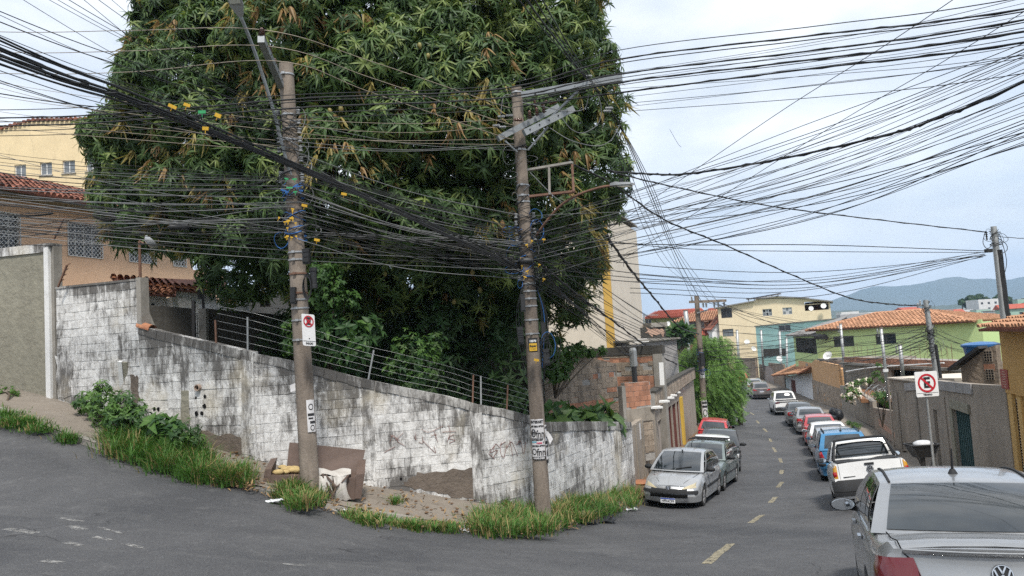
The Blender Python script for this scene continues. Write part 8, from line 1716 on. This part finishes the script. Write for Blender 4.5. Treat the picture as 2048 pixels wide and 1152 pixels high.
q = U(1699, 965, 25.6); s.place(q.x, q.y, heading_at(kerb_right, 27))
for args in ((hatch, dict(label='silver hatchback hidden behind the blue hatchback with a black mirror', paint_='silver2', L=3.9, W=1.66, H=1.48), 1679, 935, 29.9), (sedan, dict(label='white sedan with red boomerang tail lights parked ahead of the silver hatchback', paint_='carwhite', L=4.63, W=1.8, H=1.43, wb=2.7, gh=(1.2, .40, -1.0, -1.75, .06)), 1666, 913, 34.5), (sedan, dict(label='dark red sedan parked between the white sedan and silver sedan', paint_='carred', L=4.4, W=1.72, H=1.47), 1646, 893, 39.5), (sedan, dict(label='silver sedan with bright chrome tail light ends parked ahead of the red sedan', paint_='silver', L=4.54, W=1.76, H=1.48), 1627, 872, 44.8), (sedan, dict(label='very dark sedan half hidden between silver sedan and white double cab pickup', paint_='cardark', L=4.4, W=1.74, H=1.47), 1605, 857, 49.7)):
 fn, kw, px_, py_, D_ = args; q = U(px_, py_, D_); x, y = q.x, q.y; s = fn(group=GR, **kw); isS = fn is sedan; s.glass(sides=((.08, .19), (.22, .52), (.55, .92)) if isS else ((.08, .48), (.52, .92)))
 if kw['paint_'] == 'carwhite': s.lamp('taillight', -1, [(.46, .80), (1.05, .78), (1.02, .92), (.62, .94)], 'redlens', .03); s.lamp('taillight_lower', -1, [(.44, .72), (.66, .72), (.70, .80), (.50, .80)], 'reddark', .03); s.endstrip('diffuser', -1, -.6, .6, .26, .40, 'trim', .03)
 elif 'chrome' in kw['label']: s.lamp('taillight', -1, [(.48, .78), (1.02, .78), (1.0, .95), (.58, .95)], 'redlens', .03); s.lamp('reverse_lens', -1, [(.36, .82), (.54, .81), (.60, .92), (.46, .93)], 'whitelens', .035)
 else: s.lamp('taillight', -1, [(.55, .74), (.98, .73), (.95, .95), (.60, .95)], 'redlens', .03)
 s.endstrip('bumper', -1, -.80, .80, .38, .60, kw['paint_'], .04); s.platep(-1, .72 if isS else .5, None); s.mirrors(.75, 1.0, 'trim' if not isS else s.paint); s.gaps((-.95, 0, .98)); s.handles((-.6, .35), .86); s.place(x, y, heading_at(kerb_right, y + 2))
# --- white double cab pickup
hl = 2.46; pk = Car('pickup_truck', 'white double cab pickup with dark light bar parked near the orange house', 'pickup', GR, 4.92, 1.84, 1.74, 2.99, .88, .37, [(-hl, 1.10), (-1.0, 1.12), (.7, 1.08), (1.4, 1.05), (2.0, .95), (hl, .82)], (1.08, 1.12), (1.35, .62, -.85, -1.12, .05), 'carwhite', gc=.28, rearp=[(0, .1), (.3, .02), (.5, 0), (.62, .03), (1.2, .07)], bow=(.05, .16), plan=[(-1, .95), (-.9, .985), (-.4, 1), (.35, 1), (.75, .975), (.9, .93), (1, .84)])
s = pk; s.glass(sides=((.10, .48), (.52, .90))); s.endstrip('light_bar', -1, -.75, .75, .98, 1.06, 'trim', .02); s.lamp('taillight', -1, [(.55, .93), (.98, .90), (.96, 1.03), (.55, 1.03)], 'reddark', .03); s.endstrip('bumper', -1, -.88, .88, .38, .62, 'trim', .06); s.endstrip('bumper_bar', -1, -.75, .75, .60, .68, 'silver', .07); s.platep(-1, .5, None, off=.08); MB().box((-1.75, 0, 1.135), (1.3, 1.5, .014)).build('bed_shade', M['trim'], s.root, local=True); s.mirrors(.95, 1.12); s.sidestrip(-1.1, 1.0, .32, .42, 'trim', 'sill_trim', .03); s.gaps((-1.05, -.1, 1.0)); q = U(1577, 833, 59.2); s.place(q.x, q.y, heading_at(kerb_right, 61))  # its dark bed panel likewise stands in for shade in the open bed
def suv(label, paint_, px_, py_, D_, name='parked_car'):
 q = U(px_, py_, D_); x, y = q.x, q.y
 s = hatch(label, paint_, GR, 4.3, 1.78, 1.62, top=[(-2.15, 1.02), (-1.8, 1.06), (.55, 1.04), (1.0, 1.02), (1.75, .90), (2.15, .76)], belt=(1.02, 1.05), gh=(1.1, .3, -1.4, -1.95, .10), wr=.34, bow=(.16, .16), name=name); s.glass(sides=((.07, .2), (.23, .52), (.55, .92)), rear=(.10, .90, .12, .88)); s.lamp('taillight', -1, [(.40, .86), (1.0, .88), (.95, 1.02), (.62, .98)], 'redlens', .03); s.endstrip('bumper', -1, -.84, .84, .34, .52, 'trim', .05); s.platep(-1, .78, None); s.gaps((-.95, 0, 1.0)); s.mirrors(.75, 1.07, s.paint); s.place(x, y, heading_at(kerb_right, y + 2)); return s
suv('grey brown compact suv with red tail lights in front of the silver suv', 'cargrey', 1525, 802, 76.4); suv('light silver suv parked ahead of the grey brown suv', 'silver', 1512, 790, 82.5); s = suv('bright red van at the far bend half hidden by the feathery tree', 'vansred', 1484, 775, 97, 'parked_van')
# --- left kerb: noses towards the camera
def hdl(y): h = heading_at([p for p in kerb_left[11:]], y); return (-h[0], -h[1])
s = hatch('silver hatchback with yellowed headlights and black bumper strip facing the camera', 'silver2', GL, 3.83, 1.66, 1.44, top=[(-1.915, .9), (-1.6, .93), (.5, .93), (.85, .92), (1.45, .80), (1.80, .66), (1.915, .60)], gh=(.98, .02, -1.3, -1.72, .08), frontp=[(0, .16), (.28, .02), (.42, 0), (.52, .02), (.60, .09), (.75, .22), (1, .4)], bow=(.10, .20), fo=.80); s.glass(sides=((.10, .48), (.52, .90)), front=(.06, .94, .05, .93))
s.lamp('headlight', 1, [(.30, .555), (.72, .60), (.80, .74), (.55, .67)], 'yellens', .022); s.endstrip('grille', 1, -.50, .50, .53, .57, 'trim', .012); s.endstrip('bumper_strip', 1, -.80, .80, .44, .53, 'trim', .035); s.endstrip('lower_grille', 1, -.52, .52, .335, .435, 'gap', .014); s.platep(1, .26, 'HFR4C99', off=.03)
p = s.endpt(1, 0, .575, .02); N = Vector((1, 0, .35)).normalized(); Y = (Vector((0, 0, 1)) - N * N.z).normalized(); X = Y.cross(N); e = MB().add([p + X * a + Y * b for a, b in ((-.07, .06), (-.05, -.06), (0, -.085), (.05, -.06), (.07, .06))] + [p + X * a + Y * b + N * .012 for a, b in ((-.07, .06), (-.05, -.06), (0, -.085), (.05, -.06), (.07, .06))], [(5, 6, 7, 8, 9)] + [(i, (i + 1) % 5, (i + 1) % 5 + 5, i + 5) for i in range(5)]).build('emblem', M['trim'], s.root, local=True)
lion = [(-.035, .04), (-.01, .052), (.012, .04), (.03, .045), (.04, .02), (.02, .012), (.042, -.006), (.02, -.01), (.035, -.05), (.012, -.04), (-.004, -.012), (-.03, -.05), (-.036, -.02), (-.012, .002), (-.04, .012)]; MB().add([p + X * a + Y * b + N * .02 for a, b in lion], [tuple(range(len(lion)))]).build('emblem_beast', M['chrome'], e, local=True)
mb = MB()
for y in (.18, .29): mb.box((.97 + .02, -y - .05, .935), (.07, .08, .02))
mb.build('bonnet_vent', M['gap'], s.root, local=True); mb = MB()
for sd_ in (-1, 1): mb.tube([Vector((s.ex(x, s.zt(x)), sd_ * y, s.zt(x) + .014)) for x, y in ((.95, .66), (1.3, .58), (1.62, .42), (1.78, .34))], .005, 4)
mb.build('bonnet_gap', M['gap'], s.root, local=True); s.mirrors(.62, .98); s.gaps((-.1, .93)); s.sidestrip(-1.0, 1.0, .48, .56, 'trim'); s.handles((-.02,), .80); s.wiper(1); MB().tube([(.10, 0, 1.435), (.2, 0, 1.45)], .02, 6).build('roof_aerial_base', M['trim'], s.root, local=True); q = U(1338, 1000, 21.2); s.place(q.x, q.y, hdl(23), 'front')
def left_hatch(label, paint_, px, hd_y, L, W, H, lampm, extra=None, wagon=False, name='parked_car'):
 s = hatch(label, paint_, GL, L, W, H, gh=(.95, .30, -L / 2 + .35, -L / 2 + .12, .05) if wagon else (.95, .1, -L / 2 + .55, -L / 2 + .2, .07), top=[(-L / 2, .92), (-1.5, .94), (.5, .93), (.9, .92), (L / 2 - .3, .82), (L / 2, .70)], frontp=[(0, .12), (.3, .02), (.5, 0), (.7, .02), (1, .12)], name=name); s.glass(sides=((.08, .32), (.35, .62), (.65, .92)) if wagon else ((.10, .48), (.52, .90)))
 s.lamp('headlight', 1, [(.42, .58), (.80, .58), (.80, .72), (.42, .70)], lampm, .02); s.endstrip('grille', 1, -.40, .40, .58, .70, 'trim', .01); s.endstrip('bumper', 1, -.80, .80, .36, .52, 'trim' if lampm != 'whitelens' else paint_, .05); s.platep(1, .42, None, off=.07); s.mirrors(.62, 1.0); s.gaps((-.95, -.02, .93)); s.sidestrip(-1.0, .95, .50, .56, 'trim'); p = on_ground(*px); h = hdl(hd_y); c = Vector((p.x, p.y, 0)); h3 = Vector((h[0], h[1], 0)); lf = Vector((-h[1], h[0], 0)); fr = c - lf * (W / 2 - .08) + h3 * (L / 2 - s.xf); s.place(fr.x, fr.y, h, 'front'); return s
s = left_hatch('grey green old estate car with a roof rack and amber corner lamps', 'cargreen', (1447, 981), 27, 4.08, 1.62, 1.43, 'yellens', wagon=True); s.lamp('indicator', 1, [(.70, .585), (.83, .585), (.83, .70), (.70, .70)], 'amber', .028)
for y in (-.55, .55): MB().tube([(-1.0, y, 1.50), (.2, y, 1.50)], .015, 6).build('rack_rail', M['trim'], s.root, local=True)
for x in (-.95, -.4, .12): MB().tube([(x, -.62, 1.44), (x, -.6, 1.51), (x, .6, 1.51), (x, .62, 1.44)], .018, 6).build('rack_bar', M['trim'], s.root, local=True)
MB().box((.98, .3, 1.0), (.2, .3, .012)).build('dashboard_paper', M['paper'], s.root, local=True)
left_hatch('white hatchback parked between the estate car and the black hatchback', 'carwhite', (1466, 961), 31.5, 3.8, 1.64, 1.46, 'whitelens'); left_hatch('black hatchback with a grey bonnet lip parked behind the white hatchback', 'carblack', (1479, 942), 36, 4.0, 1.7, 1.50, 'whitelens')
s = hatch('red hatchback with its tail towards the camera at the end of the left row', 'carred2', GL, 3.7, 1.62, 1.46); s.glass(); s.lamp('taillight', -1, [(.62, .66), (.82, .66), (.82, .9), (.66, .9)], 'redlens'); s.endstrip('bumper', -1, -.78, .78, .36, .56, 'trim', .05); s.platep(-1, .62, None); s.mirrors(.62, 1.0); s.gaps((-.95, 0, .95)); h = hdl(41); q = U(1426, 915, 38.8); s.place(q.x, q.y, (-h[0], -h[1]), 'rear')
# ---------------------------------------------------------------- small things
M['sofabrown'] = pm('brown_sofa_leatherette', (.135, .095, .078), (.095, .068, .056), rough=.6, scale=3, bmp=.3, bscale=9, bdist=.02); M['foam'] = pm('torn_foam', (.50, .38, .18), (.36, .25, .11), scale=9, bmp=.9, bscale=16, bdist=.03); M['cloth'] = pm('dirty_white_cloth', (.56, .54, .51), (.38, .35, .31), scale=4, bmp=.5, bscale=10, bdist=.02); M['dry'] = flat('dry_leaf', (.27, .175, .08), .8); M['binblack'] = flat('bin_black', (.03, .03, .031), .5); M['sack'] = pm('black_sack', (.018, .019, .022), rough=.35, scale=5, bmp=.8, bscale=12, bdist=.03); M['petal'] = leafmat('pale_petal', (.62, .52, .48), (.70, .64, .58)); M['litter'] = pm('litter_plastic', (.62, .63, .65), (.42, .43, .45), rough=.4, scale=9, bmp=.5); M['bluestick'] = flat('blue_plastic', (.03, .32, .45), .4)
o0 = on_walk(640, 985); X = F_B.u + Vector((0, 0, -.10)); X.normalize(); Yf = Vector((F_B.n.x, F_B.n.y, 0)); Z = X.cross(-Yf).normalized(); Z = Z if Z.z > 0 else -Z
o0 = o0 + Yf * -.35 + X * -.10; o0.z = walk_z(o0.x, o0.y) - .10; so_ = empty('sofa', o0, 'broken brown sofa with torn seat dumped behind the first concrete pole', 'sofa')
Q = lambda a, b, c: o0 + X * a + Yf * b + Z * c
def slab(name, mat, pts): MB().hexa([Q(*p) for p in pts]).build(name, M[mat], so_)
slab('backrest', 'sofabrown', [(-.62, -.36, .35), (.84, -.36, .30), (.84, -.50, .30), (-.62, -.50, .35), (-.60, -.50, .92), (.93, -.52, .78), (.93, -.60, .78), (-.60, -.58, .92)])
slab('base', 'sofabrown', [(-.85, .36, -.06), (.76, .36, -.06), (.76, -.36, 0), (-.85, -.36, 0), (-.85, .36, .40), (.76, .36, .36), (.76, -.36, .36), (-.85, -.36, .40)])
slab('armrest', 'sofabrown', [(.762, .38, -.04), (.88, .36, -.04), (.88, -.50, 0), (.762, -.50, 0), (.762, .38, .42), (.93, .36, .44), (.95, -.52, .60), (.80, -.52, .60)]); slab('armrest', 'sofabrown', [(-1.0, .38, -.04), (-.852, .38, -.04), (-.852, -.5, 0), (-1.0, -.5, 0), (-.96, .36, .50), (-.84, .36, .52), (-.82, -.48, .62), (-.94, -.48, .60)])
r = random.Random(8)
for k in range(11): p = Q(-.72 + .06 * k * r.uniform(.7, 1.1), r.uniform(-.2, .25), .43 + r.uniform(0, .06)); MB().sphere(p, r.uniform(.07, .12), 7, sc=(1.2, .9, .55)).build('foam_chunk', M['foam'], so_, smooth=True)
mb = MB(); mb.grid([[Q(lerp(-.05, .66, a), lerp(-.30, .40, b), .415 + .03 * math.sin(a * 9 + b * 5) + .02 * math.sin(b * 12)) for a in np.linspace(0, 1, 14)] for b in np.linspace(0, 1, 8)]); mb.build('torn_cover', M['cloth'], so_, smooth=True)
for c0, w, ln in ((.16, .25, .50), (.46, .20, .46)):
 rows = []
 for b in np.linspace(0, 1, 10): wd = w * (.7 + .35 * b - .3 * math.sin(b * 3.1)); rows.append([Q(c0 + wd * a + .03 * b, .40 + .06 * math.sin(b * 3.1) + .05 * math.cos(a * 2.2) + .015 * math.sin(a * 11 + b * 3), .40 - ln * b + .012 * math.sin(a * 9)) for a in np.linspace(-1, 1, 11)])
 MB().grid(rows).build('hanging_cover', M['cloth'], so_, smooth=True)
for a, b in (((.12, .42, .44), (.34, .52, .05)), ((.18, .43, .42), (.40, .50, .20)), ((.62, .42, .42), (.40, .50, .20)), ((.39, .5, .22), (.32, .53, -.02))): MB().beam(Q(*a), Q(*b), .05, .02).build('strap', M['sofabrown'], so_)
# right-hand sign post and litter basket
q = U(1853, 768, 17.8); g = Vector((q.x + .02, q.y + .06, gz(q.x, q.y) + .13)); sp = empty('parking_sign', g, 'no parking sign on a thin grey post between the right wall and the white pickup', 'sign'); MB().tube([g, Vector((q.x, q.y + .05, q.z + .32))], .028, 10).build('post', M['galv'], sp); parking_sign(sp, q, Vector((1, .05, .0)), Vector((0, 0, 1)), .535, .58, (-1,), 'TÉRMINO')
c = U(1846, 925, 20.3); gz0 = gz(c.x, c.y) + .15; c.z = gz0; bn = empty('litter_basket', c, 'black litter basket on splayed legs filled with pale rubbish beside the sign post', 'litter basket'); P = lambda a, b, h: c + Vector((a, b, h))
mb = MB(); top = [(-.36, -.24), (.36, -.24), (.36, .24), (-.36, .24)]; bot = [(-.2, -.12), (.2, -.12), (.2, .12), (-.2, .12)]
mb.add([P(a, b, .72) for a, b in bot] + [P(a, b, 1.05) for a, b in top], [(3, 2, 1, 0)] + [(i, (i + 1) % 4, (i + 1) % 4 + 4, i + 4) for i in range(4)]); mb.build('tray', M['binblack'], bn)
mb = MB()
for i in range(4): mb.beam(P(*top[i], 1.05), P(*top[(i + 1) % 4], 1.05), .03, .03)
mb.build('rim', M['binblack'], bn)
for a, b in (((-.34, -.22, 1.03), (.10, -.1, 0)), ((.34, -.22, 1.03), (-.10, -.1, 0)), ((0, .1, .75), (0, .1, 0))): MB().beam(P(*a), P(*b), .03, .03).build('leg', M['binblack'], bn)
MB().tube([P(0, 0, 0), P(0, 0, .74)], .06, 8).build('post', M['binblack'], bn); bg_ = MB().sphere(P(.05, 0, 1.05), .24, 12, sc=(1.15, .8, .45)).build('rubbish_bag', M['litter'], None, smooth=True); tag(bg_, 'pale crumpled rubbish bag lying in the black litter basket', 'bag')
# black sacks
for k, (x, y, sx, sz, l) in enumerate(((1660, 836, .46, .20, 'flat black rubbish sack in front of the sack pile by the dark gate wall'), (1676, 830, .30, .38, 'tall black rubbish sack against the dark gate wall'), (1666, 827, .22, .36, 'narrow upright black sack with a twisted top by the gate wall'))):
 p = U(x, y, 46.5 + k * .3); mb = MB().sphere((0, 0, 0), 1, 12); mb.v = [(p.x + a * sx * (1 + .12 * math.sin(b * 7 + h * 5)), p.y + b * .4, p.z + h * sz * (1 + .1 * math.sin(a * 9))) for a, b, h in mb.v]; tag(mb.build('rubbish_sack', M['sack'], None, smooth=True), l, 'sack')
leafy('flower_bush', 'pale pink flowering bush spilling over the garden wall by the brown door', 'flowering bush', [(1700, 782, 12, 44), (1694, 792, 10, 43.8), (1708, 795, 12, 43.6), (1702, 772, 9, 44), (1712, 782, 10, 43.8), (1716, 764, 8, 44), (1730, 762, 7, 44)], .14, .08, 60, ['petal', 'bush', 'bushdark'], (5, 3, 2), 41, parts=80, base=U(1712, 830, 44.5), stems=False)
leafy('creeper_plant', 'green creeper with razor wire over the grey garden wall', 'plant', [(1763, 795, 10, 36.5), (1770, 803, 9, 36.3), (1756, 790, 9, 37), (1774, 790, 8, 36)], .14, .06, 70, ['bush', 'bushdark'], (2, 1), 42, parts=40, base=U(1765, 850, 36.6)); leafy('planter_weeds', 'low yellow green plants growing on the canopy slab above the brown door', 'plant', [(1712, 764, 5, 43), (1725, 762, 5, 42), (1740, 760, 6, 41), (1752, 748, 8, 40), (1757, 730, 5, 40), (1765, 758, 6, 39)], .12, .05, 110, ['bush', 'ivy'], (1, 1), 43, parts=30, base=U(1735, 775, 41.5))
leafy('weed_clump', 'green weeds on the right pavement below the flower bush', 'plant', [(1706, 850, 8, 42), (1716, 852, 9, 41.5), (1698, 846, 5, 42.5)], .16, .04, 80, ['bush', 'bushdark'], (2, 1), 44, parts=30, base=U(1708, 860, 42))
# litter on the road edge and the dirt
def crumple(name, label, p, s, mat, seed):
 rr = random.Random(seed); mb = MB(); n = 6; mb.grid([[Vector(p) + Vector(((i / n - .5) * s * rr.uniform(.8, 1.2), (j / n - .5) * s * .7, .02 + rr.uniform(0, .16) * s)) for i in range(n + 1)] for j in range(n + 1)]); tag(mb.build(name, M[mat], None), label, 'litter')
def surf(x, y): return on_ground(x, y)
for k, (x, y, s, nm, l, m) in enumerate(((549, 1007, .26, 'crumpled_paper', 'crumpled white paper on the road below the first pole', 'litter'), (580, 997, .22, 'plastic_carton', 'pale flattened carton against the kerb below the first pole', 'litter'), (684, 1024, .26, 'plastic_bag', 'grey plastic scrap on the kerb right of the sofa', 'litter'), (945, 1064, .42, 'paper_heap', 'pale scrap of paper beside the blue stick on the kerb', 'litter'), (1010, 1067, .22, 'paper_scrap', 'tiny white scrap near the grass below the second pole', 'litter'), (1042, 1030, .45, 'plastic_sheet', 'torn pale plastic caught in the tall grass by the second pole', 'litter'), (1262, 1022, .3, 'flat_wrapper', 'white flat wrapper on the road by the silver hatchback', 'litter'), (1210, 1045, .55, 'black_rag', 'black rag lying on the road edge before the tall grass', 'sack'), (1176, 1048, .5, 'black_rag', 'long black rag trailing from the grass onto the road', 'sack'))): crumple(nm, l, surf(x, y) + Vector((0, 0, .01)), s, m, k)
a, b = surf(941, 1050) + Vector((0, 0, .12)), surf(974, 1070) + Vector((0, 0, .03)); tag(MB().tube([a, a.lerp(b, .5), b], .022, 8).build('blue_stick', M['bluestick'], None, smooth=True), 'turquoise blue plastic stick lying on the grassy kerb', 'stick')
p = on_walk(1279, 968); tag(MB().lathe(p, [(0, .02), (.34, .02), (.36, .06), (.3, .10), (0, .12)], 14).build('clay_basin', M['tile'], None, smooth=40), 'flat reddish clay slab on the pavement beside the silver hatchback', 'slab')
rr = random.Random(55); VV, QQ = [], []; k = 0
for i in range(950):
 t_ = rr.random(); px = lerp(330, 1270, t_); z_ = rr.random(); idx = min(range(len(KL)), key=lambda j: abs(KL[j][0] - px)); py = interp(px, [(q[0], q[1]) for q in KL]) + (rr.gauss(-2, 5) if z_ < .7 else rr.uniform(-60, -5)); py = min(py, interp(px, [(q[0], q[1]) for q in KL]) + 9)
 d = U(px, py, 1); p = on_walk(px, py) if py < interp(px, [(q[0], q[1]) for q in KL]) - 4 else on_ground(px, py); v, f = leaf_geo(rr.uniform(.07, .17), rr.uniform(.025, .05), rr.uniform(-.6, .6), 2); Rm = np.array(Matrix.Rotation(rr.uniform(0, 6.3), 3, 'Z') @ Matrix.Rotation(rr.uniform(-.5, .2), 3, 'Y')); VV.append(v @ Rm.T + np.array((p.x, p.y, p.z + .025))); QQ.append(f + k); k += len(v)
tag(link_mesh('fallen_leaves', np_mesh('fallen_leaves', np.concatenate(VV), np.concatenate(QQ), [M['dry']])), 'dry fallen leaves scattered along the kerb and the dirt', 'leaves', kind='stuff')
mb = MB()
for i in range(420):
 px = rr.uniform(420, 1250); py = interp(px, [(q[0], q[1]) for q in KL]) + rr.uniform(-70, 4); p = on_walk(px, py) if rr.random() < .8 else on_ground(px, py + 6); mb.sphere(p + Vector((0, 0, .01)), rr.uniform(.012, .04), 5, sc=(1.2, .9, .6))
tag(mb.build('rubble', M['dirt']), 'small stones and rubble strewn over the dirt pavement', 'rubble', kind='stuff')
# cables that share a description: tell them apart by their order at the left end
by = {}
for o in list(C.objects):
 if o.parent is None and o.name.split('.')[0] in ('overhead_cable', 'distant_house', 'cable_tag', 'razor_wire_coil'): by.setdefault(o['label'], []).append(o)
for l, os_ in by.items():
 if len(os_) < 2 or len(os_) > 40: continue
 hz = not os_[0].name.startswith('overhead'); P0 = lambda o: proj(o.data.vertices[0].co if o.data else o.location)
 os_.sort(key=lambda o: P0(o)[0 if hz else 1])
 for i, o in enumerate(os_): o['label'] = ' '.join(l.split()[:12]) + ', ' + ordinal(i, len(os_), hz)
